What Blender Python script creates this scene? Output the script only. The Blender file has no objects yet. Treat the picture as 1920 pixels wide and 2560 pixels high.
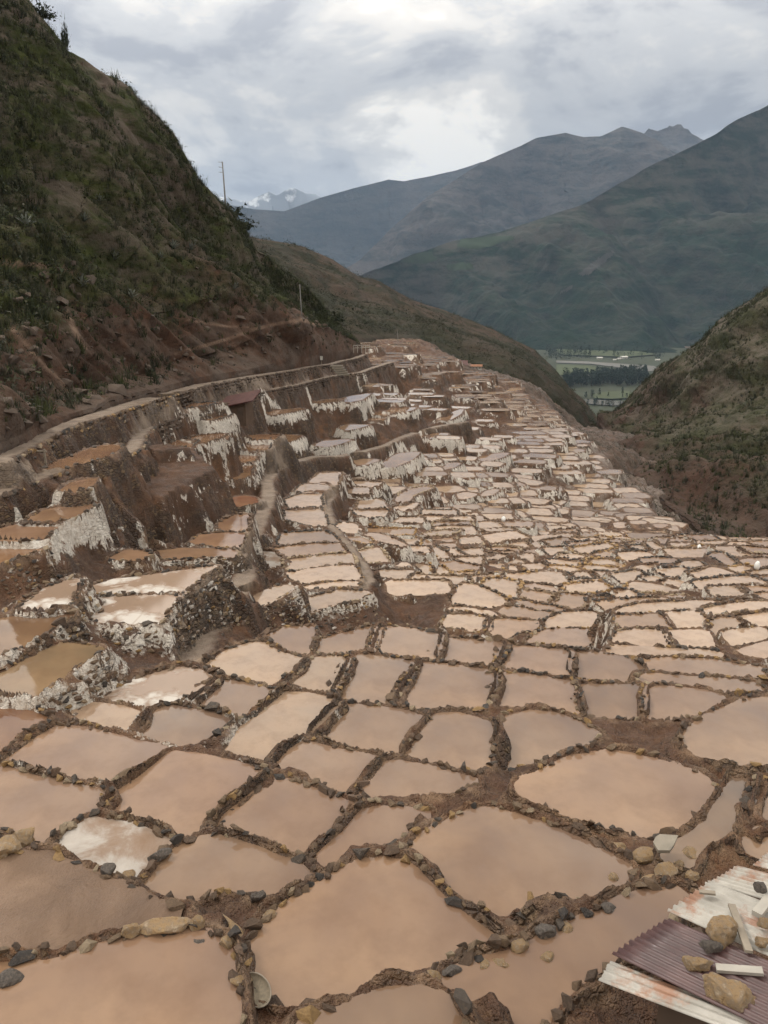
import bpy, math, random
import numpy as np

# ------------------------------------------------------------------ camera, sky, light
SC = bpy.context.scene
COL = SC.collection
FPX, CX, CY = 0.777 * 2560, 960.0, 1280.0
TH = math.atan((1280 - 717) / FPX)
CT, ST = math.cos(TH), math.sin(TH)
cd = bpy.data.cameras.new('camera')
cam = bpy.data.objects.new('camera', cd)
COL.objects.link(cam)
cam.location = (0, 0, 0)
cam.rotation_euler = (math.pi / 2 - TH, 0, 0)
cd.sensor_fit = 'VERTICAL'
cd.sensor_height = 36.0
cd.lens = 36.0 * 0.777
cd.clip_start = 0.1
cd.clip_end = 60000
SC.camera = cam

SUN_EL, SUN_AZ = math.radians(52), math.radians(-68)      # azimuth from +Y towards +X
world = bpy.data.worlds.new('World')
SC.world = world
world.use_nodes = True
WN, WL = world.node_tree.nodes, world.node_tree.links
WN.clear()


def wn(t, **k):
    n = WN.new(t)
    for a, b in k.items():
        setattr(n, a, b)
    return n


w_out = wn('ShaderNodeOutputWorld')
w_bg = wn('ShaderNodeBackground')
w_bg.inputs[1].default_value = 0.1
sky = wn('ShaderNodeTexSky', sky_type='NISHITA')
sky.sun_disc = False
sky.sun_elevation = SUN_EL
sky.sun_rotation = SUN_AZ
sky.altitude = 3300
tc = wn('ShaderNodeTexCoord')
sep = wn('ShaderNodeSeparateXYZ')
WL.new(tc.outputs['Generated'], sep.inputs[0])


def wmath(op, a, b=None, clamp=False):
    m = wn('ShaderNodeMath', operation=op, use_clamp=clamp)
    for i, v in enumerate((a, b)):
        if v is None:
            continue
        if isinstance(v, (int, float)):
            m.inputs[i].default_value = v
        else:
            WL.new(v, m.inputs[i])
    return m.outputs[0]


zc = wmath('MAXIMUM', sep.outputs[2], 0.0)
den = wmath('ADD', zc, 0.16)
comb = wn('ShaderNodeCombineXYZ')
WL.new(wmath('DIVIDE', sep.outputs[0], den), comb.inputs[0])
WL.new(wmath('DIVIDE', sep.outputs[1], den), comb.inputs[1])
comb.inputs[2].default_value = 3.7


def wnoise(scale, detail, rough, dist, off):
    mp = wn('ShaderNodeMapping')
    mp.inputs['Location'].default_value = off
    mp.inputs['Scale'].default_value = (1, 1.0, 1)
    WL.new(comb.outputs[0], mp.inputs[0])
    n = wn('ShaderNodeTexNoise')
    n.inputs['Scale'].default_value = scale
    n.inputs['Detail'].default_value = detail
    n.inputs['Roughness'].default_value = rough
    n.inputs['Distortion'].default_value = dist
    WL.new(mp.outputs[0], n.inputs['Vector'])
    return n.outputs[0]


def wramp(v, stops):
    r = wn('ShaderNodeValToRGB')
    r.color_ramp.interpolation = 'EASE'
    e = r.color_ramp.elements
    e[0].position, e[0].color = stops[0][0], (*stops[0][1], 1)
    e[1].position, e[1].color = stops[-1][0], (*stops[-1][1], 1)
    for p, c in stops[1:-1]:
        x = e.new(p)
        x.color = (*c, 1)
    WL.new(v, r.inputs[0])
    return r.outputs[0]


# overcast cloud deck: grey undersides and thinner bright gaps; luminance rises to the zenith (CIE overcast)
n1 = wnoise(0.6, 8, 0.58, 0.5, (2.3, 0.4, 0))
dmap = wn('ShaderNodeMapping')
dmap.inputs['Scale'].default_value = (1, 1, 1.9)
dmap.inputs['Location'].default_value = (0.35, 0.2, 0.75)
WL.new(tc.outputs['Generated'], dmap.inputs[0])
nb = wn('ShaderNodeTexNoise')
for k_, v_ in (('Scale', 4.6), ('Detail', 8.0), ('Roughness', 0.57), ('Distortion', 0.35)):
    nb.inputs[k_].default_value = v_
WL.new(dmap.outputs[0], nb.inputs['Vector'])
n2 = nb.outputs[0]
nmix = wmath('ADD', wmath('MULTIPLY', n1, 0.42), wmath('MULTIPLY', n2, 0.58))
cloud = wramp(nmix, [(0.40, (0.54, 0.575, 0.65)), (0.465, (0.76, 0.79, 0.84)), (0.52, (1.0, 1.0, 1.0)), (0.58, (1.42, 1.39, 1.33))])
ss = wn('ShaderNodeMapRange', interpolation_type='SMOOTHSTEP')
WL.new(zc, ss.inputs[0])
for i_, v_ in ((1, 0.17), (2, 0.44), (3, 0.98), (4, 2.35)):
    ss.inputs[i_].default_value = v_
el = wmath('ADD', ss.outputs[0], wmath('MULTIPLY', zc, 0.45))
# the veiled sun brightens the cloud around it
sdir = wn('ShaderNodeVectorMath', operation='DOT_PRODUCT')
WL.new(tc.outputs['Generated'], sdir.inputs[0])
sdir.inputs[1].default_value = (math.cos(SUN_EL) * math.sin(SUN_AZ), math.cos(SUN_EL) * math.cos(SUN_AZ), math.sin(SUN_EL))
glow = wmath('POWER', wmath('MAXIMUM', sdir.outputs['Value'], 0.0), 2.0)
el = wmath('ADD', el, wmath('MULTIPLY', glow, 0.35))
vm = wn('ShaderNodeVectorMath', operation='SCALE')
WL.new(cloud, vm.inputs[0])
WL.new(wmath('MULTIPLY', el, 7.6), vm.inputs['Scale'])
mixs = wn('ShaderNodeMix', data_type='RGBA')
mixs.inputs[0].default_value = 0.93
WL.new(sky.outputs[0], mixs.inputs[6])
warm = wn('ShaderNodeMix', data_type='RGBA', blend_type='MULTIPLY')
wf = wn('ShaderNodeMapRange', interpolation_type='SMOOTHSTEP')
WL.new(zc, wf.inputs[0])
for i_, v_ in ((1, 0.08), (2, 0.4), (3, 0.0), (4, 1.0)):
    wf.inputs[i_].default_value = v_
WL.new(wf.outputs[0], warm.inputs[0])
WL.new(vm.outputs[0], warm.inputs[6])
warm.inputs[7].default_value = (1.06, 0.99, 0.885, 1)
WL.new(warm.outputs[2], mixs.inputs[7])
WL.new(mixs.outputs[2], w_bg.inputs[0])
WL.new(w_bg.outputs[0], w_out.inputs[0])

sl = bpy.data.lights.new('sun', 'SUN')
sl.energy = 1.5
sl.angle = math.radians(10)
sl.color = (1.0, 0.95, 0.88)
sun = bpy.data.objects.new('sun', sl)
COL.objects.link(sun)
sun.rotation_euler = (math.pi / 2 - SUN_EL, 0, math.pi - SUN_AZ)

SC.view_settings.view_transform = 'Standard'
SC.view_settings.look = 'None'
SC.view_settings.exposure = -0.2
SC.view_settings.gamma = 1.0
SC.view_settings.use_curve_mapping = False
SC.cycles.use_denoising = True
SC.cycles.max_bounces = 6
SC.cycles.diffuse_bounces = 2
SC.cycles.glossy_bounces = 2
SC.cycles.transmission_bounces = 2
SC.cycles.volume_bounces = 0
SC.cycles.use_adaptive_sampling = True
SC.cycles.adaptive_threshold = 0.03
SC.cycles.transparent_max_bounces = 4
SC.cycles.caustics_reflective = False
SC.cycles.caustics_refractive = False

rng = np.random.default_rng(11)
random.seed(11)
# ------------------------------------------------------------------ helpers


def ray(u, v):
    x = (np.asarray(u, float) - CX) / FPX
    up = -(np.asarray(v, float) - CY) / FPX
    return np.stack([x, CT + up * ST, up * CT - ST], -1)


def at(u, v, d):
    """world point seen at photograph pixel (u, v) at distance d along the lens axis"""
    return ray(u, v) * np.asarray(d, float)[..., None]


def onz(u, v, z):
    r = ray(u, v)
    return r * (np.asarray(z, float) / r[..., 2])[..., None]


def proj(p):
    x, y, z = p[..., 0], p[..., 1], p[..., 2]
    d = y * CT - z * ST
    return CX + FPX * x / d, CY - FPX * (y * ST + z * CT) / d, d


def hash2(ix, iy, seed):
    h = (ix.astype(np.int64) * 374761393 + iy.astype(np.int64) * 668265263 + seed * 974711) & 0xffffffff
    h = ((h ^ (h >> 13)) * 1274126177) & 0xffffffff
    return ((h ^ (h >> 16)) & 0xffffff) / float(0xffffff)


def vnoise(x, y, seed=0):
    ix, iy = np.floor(x), np.floor(y)
    fx, fy = x - ix, y - iy
    fx = fx * fx * (3 - 2 * fx)
    fy = fy * fy * (3 - 2 * fy)
    a = hash2(ix, iy, seed); b = hash2(ix + 1, iy, seed)
    c = hash2(ix, iy + 1, seed); d = hash2(ix + 1, iy + 1, seed)
    return (a + (b - a) * fx) * (1 - fy) + (c + (d - c) * fx) * fy - 0.5


def fbm(x, y, seed=0, octv=4, gain=0.5):
    s = np.zeros_like(x, dtype=float); a = 1.0; f = 1.0
    for k in range(octv):
        s += a * vnoise(x * f + 13.7 * k, y * f - 7.3 * k, seed + k)
        a *= gain; f *= 2.03
    return s


def tag(o, label=None, cat=None, group=None, kind=None):
    if label: o['label'] = label
    if cat: o['category'] = cat
    if group: o['group'] = group
    if kind: o['kind'] = kind
    return o


def mesh_np(name, verts, faces, mat=None, smooth=True, parent=None, attrs=None):
    """faces: (n,3) or (n,4) int array, or list of lists"""
    me = bpy.data.meshes.new(name)
    verts = np.asarray(verts, np.float32)
    if isinstance(faces, np.ndarray):
        n, k = faces.shape
        me.vertices.add(len(verts)); me.vertices.foreach_set('co', verts.ravel())
        me.loops.add(n * k); me.loops.foreach_set('vertex_index', faces.astype(np.int32).ravel())
        me.polygons.add(n)
        me.polygons.foreach_set('loop_start', np.arange(0, n * k, k, dtype=np.int32))
        me.polygons.foreach_set('loop_total', np.full(n, k, np.int32))
    else:
        me.from_pydata([tuple(map(float, v)) for v in verts], [], faces)
    me.polygons.foreach_set('use_smooth', np.full(len(me.polygons), smooth))
    if attrs:
        for an, av in attrs.items():
            a = me.attributes.new(an, 'FLOAT', 'POINT')
            a.data.foreach_set('value', np.asarray(av, np.float32).ravel())
    me.update(calc_edges=True)
    me.validate()
    if mat: me.materials.append(mat)
    o = bpy.data.objects.new(name, me)
    COL.objects.link(o)
    if parent: o.parent = parent
    return o


def link(name, me, parent=None, loc=None, rot=None, scl=None, mat=None):
    o = bpy.data.objects.new(name, me)
    COL.objects.link(o)
    if parent: o.parent = parent
    if loc is not None: o.location = loc
    if rot is not None: o.rotation_euler = rot
    if scl is not None: o.scale = scl
    return o


def empty(name, loc=(0, 0, 0), rz=0.0):
    o = bpy.data.objects.new(name, None)
    o.empty_display_size = 0.2
    COL.objects.link(o)
    o.location = loc
    o.rotation_euler = (0, 0, rz)
    return o


class MB:
    """collects boxes, bars and sheets into one mesh"""
    def __init__(s):
        s.v, s.f = [], []

    def box(s, c, h, M=None):
        b = len(s.v)
        for dx in (-1, 1):
            for dy in (-1, 1):
                for dz in (-1, 1):
                    p = np.array([dx * h[0], dy * h[1], dz * h[2]])
                    if M is not None: p = M @ p
                    s.v.append(tuple(np.array(c) + p))
        for q in ((0, 1, 3, 2), (4, 6, 7, 5), (0, 4, 5, 1), (2, 3, 7, 6), (0, 2, 6, 4), (1, 5, 7, 3)):
            s.f.append([b + i for i in q])

    def bar(s, a, b, r0, r1=None, n=6):
        r1 = r0 if r1 is None else r1
        a, b = np.array(a, float), np.array(b, float)
        d = (b - a) / np.linalg.norm(b - a)
        t = np.cross(d, (0, 0, 1) if abs(d[2]) < 0.9 else (1, 0, 0)); t /= np.linalg.norm(t)
        w = np.cross(d, t)
        k = len(s.v)
        for p, r in ((a, r0), (b, r1)):
            for i in range(n):
                q = 2 * math.pi * i / n
                s.v.append(tuple(p + r * (math.cos(q) * t + math.sin(q) * w)))
        for i in range(n):
            j = (i + 1) % n
            s.f.append([k + i, k + j, k + n + j, k + n + i])
        s.f.append([k + i for i in range(n)][::-1]); s.f.append([k + n + i for i in range(n)])

    def build(s, name, mat, parent=None, smooth=False):
        o = mesh_np(name, np.array(s.v), s.f, mat, smooth, parent)
        return o


# ------------------------------------------------------------------ materials
MATS = {}


class NT:
    def __init__(s, name):
        s.m = bpy.data.materials.new(name)
        s.m.use_nodes = True
        s.n, s.l = s.m.node_tree.nodes, s.m.node_tree.links
        s.b = s.n['Principled BSDF']
        s.co = s.n.new('ShaderNodeTexCoord').outputs['Object']
        MATS[name] = s.m

    def put(s, sock, v):
        if isinstance(v, (int, float)): sock.default_value = v
        elif isinstance(v, tuple): sock.default_value = (*v, 1) if len(v) == 3 and sock.type == 'RGBA' else v
        else: s.l.new(v, sock)

    def noise(s, scale, detail=4, rough=0.55, dist=0.0, vec=None, sc=(1, 1, 1), loc=(0, 0, 0)):
        v = vec if vec is not None else s.co
        if sc != (1, 1, 1) or loc != (0, 0, 0):
            mp = s.n.new('ShaderNodeMapping')
            mp.inputs['Scale'].default_value = sc
            mp.inputs['Location'].default_value = loc
            s.l.new(v, mp.inputs[0]); v = mp.outputs[0]
        n = s.n.new('ShaderNodeTexNoise')
        for k, x in (('Scale', scale), ('Detail', detail), ('Roughness', rough), ('Distortion', dist)):
            n.inputs[k].default_value = x
        s.l.new(v, n.inputs['Vector'])
        return n.outputs[0]

    def voro(s, scale, feature='F1', vec=None):
        n = s.n.new('ShaderNodeTexVoronoi'); n.feature = feature
        n.inputs['Scale'].default_value = scale
        s.l.new(vec if vec is not None else s.co, n.inputs['Vector'])
        return n.outputs[0]

    def ramp(s, v, stops, interp='LINEAR'):
        r = s.n.new('ShaderNodeValToRGB')
        r.color_ramp.interpolation = interp
        e = r.color_ramp.elements
        g = lambda c: (*c, 1) if isinstance(c, tuple) else (c, c, c, 1)
        e[0].position, e[0].color = stops[0][0], g(stops[0][1])
        e[1].position, e[1].color = stops[-1][0], g(stops[-1][1])
        for p, c in stops[1:-1]:
            x = e.new(p); x.color = g(c)
        s.l.new(v, r.inputs[0])
        return r.outputs[0]

    def mix(s, f, a, b, mode='MIX'):
        m = s.n.new('ShaderNodeMix'); m.data_type = 'RGBA'; m.blend_type = mode
        s.put(m.inputs[0], f); s.put(m.inputs[6], a); s.put(m.inputs[7], b)
        return m.outputs[2]

    def math(s, op, a, b=0.0, clamp=False):
        m = s.n.new('ShaderNodeMath'); m.operation = op; m.use_clamp = clamp
        s.put(m.inputs[0], a); s.put(m.inputs[1], b)
        return m.outputs[0]

    def attr(s, name, kind='GEOMETRY'):
        a = s.n.new('ShaderNodeAttribute'); a.attribute_name = name; a.attribute_type = kind
        return a.outputs['Fac']

    def geo(s, o):
        return s.n.new('ShaderNodeNewGeometry').outputs[o]

    def bump(s, h, strength=0.5, dist=0.05):
        b = s.n.new('ShaderNodeBump')
        b.inputs['Strength'].default_value = strength
        b.inputs['Distance'].default_value = dist
        s.l.new(h, b.inputs['Height'])
        s.l.new(b.outputs[0], s.b.inputs['Normal'])

    def base(s, c, rough=0.9, spec=0.3):
        s.put(s.b.inputs['Base Color'], c)
        s.put(s.b.inputs['Roughness'], rough)
        s.put(s.b.inputs['Specular IOR Level'], spec)
        return s.m


# mud and earth of the terraces
t = NT('terrace_earth')
big = t.noise(0.22, 5, 0.6)
med = t.noise(1.3, 6, 0.6)
fine = t.noise(9.0, 3, 0.65)
earth = t.ramp(big, [(0.30, (0.070, 0.032, 0.016)), (0.5, (0.106, 0.049, 0.023)), (0.68, (0.158, 0.073, 0.032))])
earth = t.mix(t.ramp(med, [(0.36, 0.75), (0.62, 0.0)]), earth, (0.046, 0.025, 0.015))
earth = t.mix(t.ramp(fine, [(0.54, 0.0), (0.72, 0.45)]), earth, (0.21, 0.127, 0.070))
pathc = t.ramp(t.noise(1.1, 5, 0.6), [(0.3, (0.17, 0.122, 0.088)), (0.6, (0.29, 0.222, 0.165))])
earth = t.mix(t.attr('path'), earth, pathc)
# dry stone facing on the steep faces
nz0 = t.n.new('ShaderNodeSeparateXYZ'); t.l.new(t.geo('True Normal'), nz0.inputs[0])
stp = t.ramp(nz0.outputs[2], [(0.45, 1.0), (0.75, 0.0)])
vw = t.n.new('ShaderNodeMapping'); vw.inputs['Scale'].default_value = (1, 1, 1.6); t.l.new(t.co, vw.inputs[0])
vc = t.n.new('ShaderNodeTexVoronoi'); vc.inputs['Scale'].default_value = 4.8; t.l.new(vw.outputs[0], vc.inputs['Vector'])
ve = t.voro(4.8, 'DISTANCE_TO_EDGE', vw.outputs[0])
sepc = t.n.new('ShaderNodeSeparateColor'); t.l.new(vc.outputs['Color'], sepc.inputs[0])
stonec = t.ramp(sepc.outputs[0], [(0.0, (0.055, 0.037, 0.027)), (0.4, (0.095, 0.062, 0.042)), (0.7, (0.075, 0.057, 0.044)), (0.9, (0.19, 0.128, 0.068)), (1.0, (0.22, 0.16, 0.105))])
stonec = t.mix(t.ramp(ve, [(0.01, 0.75), (0.09, 0.0)]), stonec, (0.05, 0.034, 0.025))
stmask = t.math('MULTIPLY', stp, t.ramp(t.noise(0.33, 4, 0.6), [(0.42, 0.1), (0.56, 0.8)]))
earth = t.mix(stmask, earth, stonec)
# salt efflorescence: crusts and runs on the wall faces, pale scum along the rims
nz = t.n.new('ShaderNodeSeparateXYZ'); t.l.new(t.geo('True Normal'), nz.inputs[0])
steep = t.ramp(nz.outputs[2], [(0.50, 1.0), (0.80, 0.0)])
run = t.noise(1.5, 8, 0.7, 0.8, sc=(1.0, 1.0, 0.6))
drip = t.noise(5.5, 5, 0.7, 0.2, sc=(1.0, 1.0, 0.28))
sm = t.math('ADD', t.math('MULTIPLY', run, 0.72), t.math('MULTIPLY', drip, 0.28))
thr = t.math('SUBTRACT', t.math('ADD', sm, t.math('MULTIPLY', t.attr('salt'), 0.195)), 0.635)
salt = t.math('MULTIPLY', t.math('MULTIPLY', t.math('MULTIPLY', thr, 26.0, True), steep), t.math('MULTIPLY', t.attr('salt'), 6.0, True))
saltc = t.ramp(t.noise(7.0, 4, 0.6), [(0.3, (0.46, 0.40, 0.33)), (0.65, (0.78, 0.72, 0.64))])
earth = t.mix(salt, earth, saltc)
rim = t.math('MULTIPLY', t.attr('rim'), t.ramp(t.noise(3.1, 5, 0.7), [(0.42, 0.0), (0.62, 0.6)]))
earth = t.mix(rim, earth, (0.31, 0.205, 0.125))
earth = t.mix(t.math('MULTIPLY', t.attr('scrub'), 0.85), earth, t.ramp(t.noise(0.25, 7, 0.65), [(0.35, (0.045, 0.036, 0.022)), (0.5, (0.075, 0.048, 0.032)), (0.65, (0.105, 0.062, 0.040))]))
earth = t.mix(t.math('MULTIPLY', t.attr('rubble'), t.ramp(t.noise(0.5, 6, 0.7), [(0.42, 0.0), (0.6, 0.8)])), earth, (0.30, 0.255, 0.215))
wetr = t.ramp(t.noise(0.8, 4, 0.6), [(0.35, 0.45), (0.65, 0.9)])
hb = t.math('ADD', t.math('MULTIPLY', fine, 0.6), t.math('ADD', t.noise(28.0, 1, 0.7), t.math('MULTIPLY', med, 0.8)))
hb = t.math('ADD', hb, t.math('MULTIPLY', t.math('MULTIPLY', stmask, t.ramp(ve, [(0.0, 0.0), (0.16, 1.0)])), 1.6))
t.bump(hb, 0.9, 0.09)
t.base(earth, wetr, 0.4)

# muddy brine (opaque suspension, smooth surface that mirrors the sky)
t = NT('brine')
oc = t.n.new('ShaderNodeObjectInfo')
cl = t.noise(0.35, 4, 0.55, 0.6)
col = t.mix(t.ramp(cl, [(0.33, 0.0), (0.68, 0.8)]), oc.outputs['Color'], t.mix(0.5, oc.outputs['Color'], (0.46, 0.285, 0.15)))
col = t.mix(t.ramp(t.noise(1.6, 5, 0.65), [(0.45, 0.0), (0.75, 0.5)]), col, (0.15, 0.085, 0.048))
t.bump(t.noise(2.6, 3, 0.5), 0.06, 0.02)
t.base(col, 0.035, 0.5)
t.b.inputs['IOR'].default_value = 1.45

t = NT('silty_brine')
t.bump(t.noise(2.6, 3, 0.5), 0.06, 0.02)
t.base(t.ramp(t.noise(0.2, 4, 0.6), [(0.4, (0.17, 0.105, 0.062)), (0.65, (0.27, 0.185, 0.12))]), 0.05, 0.5)
t.b.inputs['IOR'].default_value = 1.45

# pond with a cracked crust of salt
t = NT('salt_crust_pond')
oc = t.n.new('ShaderNodeObjectInfo')
pl = t.noise(0.42, 4, 0.6, 0.4)
pt = t.ramp(t.math('ADD', pl, t.math('MULTIPLY', t.noise(3.0, 5, 0.7), 0.22)), [(0.60, 0.0), (0.68, 1.0)])
ck = t.ramp(t.voro(1.1, 'DISTANCE_TO_EDGE'), [(0.0, 0.0), (0.035, 1.0)])
white = t.math('MULTIPLY', pt, t.math('MULTIPLY_ADD', ck, 0.5))
t.n[-1].inputs[2].default_value = 0.5
col = t.mix(white, t.mix(t.noise(0.9, 4), oc.outputs['Color'], (0.30, 0.20, 0.14)), (0.50, 0.455, 0.40))
t.base(col, t.math('MULTIPLY_ADD', pt, 0.5), 0.4)
t.n[-1].inputs[2].default_value = 0.06
t.base(col, t.ramp(pl, [(0.46, 0.06), (0.53, 0.6)]), 0.45)

# drained pond, pale crust over mud
t = NT('dry_salt_pond')
pl = t.noise(0.9, 6, 0.65, 0.5)
col = t.ramp(pl, [(0.34, (0.22, 0.14, 0.09)), (0.46, (0.27, 0.20, 0.15)), (0.55, (0.38, 0.335, 0.29)), (0.70, (0.48, 0.435, 0.385))])
t.bump(t.noise(12, 5, 0.7), 0.5, 0.03)
t.base(col, 0.8, 0.3)

# wet mud flat
t = NT('wet_mud')
pl = t.noise(0.5, 5, 0.6, 0.9)
col = t.ramp(pl, [(0.3, (0.115, 0.070, 0.043)), (0.5, (0.165, 0.104, 0.066)), (0.62, (0.215, 0.140, 0.092)), (0.75, (0.17, 0.108, 0.069))])
t.bump(t.math('ADD', t.noise(1.1, 4, 0.6, 2.2), t.math('MULTIPLY', t.noise(16, 4, 0.7), 0.45)), 0.8, 0.09)
t.base(col, t.ramp(t.noise(0.7, 4), [(0.35, 0.35), (0.65, 0.75)]), 0.35)

# field stones: mostly mud-brown, some ochre, slate grey or pale
t = NT('field_stone')
oi = t.n.new('ShaderNodeObjectInfo').outputs['Random']
sc_ = t.ramp(oi, [(0.0, (0.13, 0.085, 0.056)), (0.18, (0.185, 0.122, 0.075)), (0.34, (0.10, 0.066, 0.045)), (0.47, (0.095, 0.077, 0.062)),
                  (0.60, (0.062, 0.055, 0.050)), (0.67, (0.23, 0.16, 0.10)), (0.76, (0.36, 0.225, 0.095)), (0.86, (0.36, 0.275, 0.18)), (0.95, (0.19, 0.125, 0.085))], 'CONSTANT')
gr = t.noise(4.5, 6, 0.65)
sc_ = t.mix(t.ramp(gr, [(0.35, 0.7), (0.6, 0.0)]), sc_, t.mix(0.6, sc_, (0.05, 0.035, 0.025)))
sc_ = t.mix(t.ramp(t.noise(2.1, 5, 0.7), [(0.52, 0.0), (0.72, 0.5)]), sc_, (0.20, 0.14, 0.095))
t.bump(t.math('ADD', t.noise(9, 5, 0.7), t.math('MULTIPLY', t.noise(30, 4, 0.7), 0.5)), 0.8, 0.05)
t.base(sc_, t.ramp(gr, [(0.3, 0.55), (0.7, 0.85)]), 0.35)

# stones in salt-streaked walls
t = NT('salted_stone')
oi = t.n.new('ShaderNodeObjectInfo').outputs['Random']
sc_ = t.ramp(oi, [(0.0, (0.16, 0.11, 0.08)), (0.3, (0.22, 0.15, 0.10)), (0.55, (0.10, 0.085, 0.075)), (0.75, (0.28, 0.20, 0.125)), (0.9, (0.19, 0.13, 0.09))], 'CONSTANT')
sn = t.noise(0.9, 7, 0.68, 0.4, vec=t.geo('Position'), sc=(1, 1, 0.5))
sc_ = t.mix(t.ramp(sn, [(0.52, 0.0), (0.57, 0.9)]), sc_, (0.58, 0.53, 0.47))
t.bump(t.noise(10, 5, 0.7), 0.8, 0.05)
t.base(sc_, 0.8, 0.3)


def hill_mat(name, dirt, dirt2, green, green2, vscale, rock=None, bump=1.0, bscale=1.0):
    t = NT(name)
    a = t.noise(vscale, 7, 0.62, 0.3)
    b = t.noise(vscale * 5.3, 6, 0.65)
    c = t.noise(vscale * 23, 5, 0.7)
    d = t.mix(t.ramp(b, [(0.35, 0.0), (0.65, 1.0)]), dirt, dirt2)
    g = t.mix(t.ramp(b, [(0.38, 0.0), (0.62, 1.0)]), green, green2)
    veg = t.attr('veg')
    f = t.math('ADD', t.math('MULTIPLY', t.math('ADD', a, t.math('MULTIPLY', b, 0.45)), 1.0), t.math('MULTIPLY', veg, 0.62))
    f = t.ramp(f, [(0.80, 0.0), (0.95, 1.0)])
    col = t.mix(f, d, g)
    col = t.mix(t.ramp(c, [(0.34, 0.65), (0.56, 0.0)]), col, t.mix(0.7, col, (0.018, 0.016, 0.011)))
    if rock:
        r = t.math('MULTIPLY', t.attr('rock'), t.ramp(t.noise(vscale * 3, 6, 0.7, 0.3, sc=(1, 1, 3.5)), [(0.42, 0.0), (0.58, 1.0)]))
        col = t.mix(r, col, t.mix(c, rock, tuple(x * 0.45 for x in rock)))
    col = t.mix(t.attr('trail'), col, t.ramp(b, [(0.3, (0.13, 0.082, 0.058)), (0.7, (0.23, 0.16, 0.115))]))
    t.bump(t.math('ADD', t.math('MULTIPLY', b, 1.0), t.math('MULTIPLY', c, 0.5)), bump, bscale)
    return t.base(col, 0.95, 0.15)


hill_mat('near_hill', (0.110, 0.060, 0.039), (0.052, 0.033, 0.024), (0.030, 0.038, 0.013), (0.060, 0.068, 0.021), 0.045, (0.16, 0.125, 0.10), 1.0, 0.7)
hill_mat('brown_ridge', (0.050, 0.039, 0.028), (0.034, 0.028, 0.021), (0.019, 0.022, 0.012), (0.031, 0.031, 0.017), 0.012, (0.16, 0.10, 0.08), 1.0, 2.0)
hill_mat('gorge_hill', (0.070, 0.038, 0.026), (0.040, 0.025, 0.018), (0.022, 0.029, 0.012), (0.056, 0.054, 0.028), 0.016, (0.19, 0.155, 0.125), 1.0, 1.6)
hill_mat('green_mountain', (0.030, 0.031, 0.021), (0.012, 0.017, 0.011), (0.003, 0.014, 0.008), (0.009, 0.024, 0.011), 0.0016, (0.15, 0.125, 0.11), 1.0, 22.0)
hill_mat('far_mountain', (0.046, 0.041, 0.038), (0.018, 0.019, 0.021), (0.008, 0.014, 0.016), (0.017, 0.022, 0.021), 0.0010, (0.15, 0.13, 0.12), 1.0, 40.0)

t = NT('snow_mountain')
p = t.n.new('ShaderNodeSeparateXYZ'); t.l.new(t.geo('Position'), p.inputs[0])
nn = t.n.new('ShaderNodeSeparateXYZ'); t.l.new(t.geo('True Normal'), nn.inputs[0])
sn = t.math('ADD', t.noise(0.0019, 6, 0.65), t.math('MULTIPLY', t.math('SUBTRACT', p.outputs[2], 1230.0), 0.0004))
t.base(t.mix(t.ramp(sn, [(0.50, 0.0), (0.56, 1.0)]), (0.26, 0.29, 0.34), (0.80, 0.83, 0.87)), 0.8, 0.2)  # rock tone lightened: haze softening the peak is put into its colour


def plain(name, c, rough=0.8, var=0.25, scale=3.0, spec=0.3, bump=0.0, metal=0.0):
    t = NT(name)
    n = t.noise(scale, 5, 0.6)
    t.put(t.b.inputs['Metallic'], metal)
    if bump: t.bump(t.noise(scale * 6, 4, 0.7), bump, 0.01)
    return t.base(t.mix(t.ramp(n, [(0.35, 0.0), (0.7, 1.0)]), c, tuple(x * (1 - var) for x in c)), rough, spec)


plain('hill_rock', (0.115, 0.085, 0.065), 0.9, 0.45, 0.7)
plain('shrub_dark', (0.024, 0.031, 0.013), 0.9, 0.4, 0.8)
plain('shrub_olive', (0.052, 0.060, 0.020), 0.9, 0.4, 0.8)
plain('shrub_grey', (0.060, 0.058, 0.038), 0.9, 0.4, 0.8)
plain('trail_dirt', (0.21, 0.145, 0.105), 0.95, 0.35, 0.8)
plain('mountain_field', (0.030, 0.046, 0.022), 0.95, 0.4, 0.02)
plain('landslip', (0.055, 0.053, 0.048), 0.95, 0.4, 0.02)
plain('agave_leaf', (0.17, 0.185, 0.15), 0.6, 0.3, 2.0)
plain('grass_blade', (0.075, 0.105, 0.030), 0.8, 0.4, 2.0)
plain('bark', (0.10, 0.075, 0.055), 0.9, 0.4, 2.0)
plain('tree_leaf', (0.022, 0.034, 0.020), 0.9, 0.4, 0.1)
plain('weathered_wood', (0.29, 0.245, 0.19), 0.8, 0.35, 4.0, 0.3, 0.4)
plain('painted_wood', (0.40, 0.37, 0.32), 0.7, 0.2, 4.0, 0.3, 0.3)
plain('dark_wood', (0.11, 0.075, 0.055), 0.8, 0.4, 3.0, 0.3, 0.3)
plain('pole_grey', (0.20, 0.19, 0.18), 0.8, 0.3, 1.0)
plain('white_plaster', (0.55, 0.53, 0.48), 0.85, 0.2, 0.8)
plain('orange_tile', (0.26, 0.13, 0.075), 0.85, 0.35, 1.0)
plain('adobe', (0.12, 0.08, 0.056), 0.9, 0.3, 1.0)
plain('rust_roof', (0.105, 0.045, 0.038), 0.55, 0.35, 1.5)
plain('white_sack', (0.74, 0.73, 0.70), 0.8, 0.15, 3.0)
plain('wicker', (0.30, 0.25, 0.18), 0.8, 0.4, 25.0, 0.3, 0.8)
plain('valley_grass', (0.045, 0.052, 0.028), 0.9, 0.4, 0.008)
plain('valley_field', (0.066, 0.080, 0.036), 0.9, 0.3, 0.02)
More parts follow.
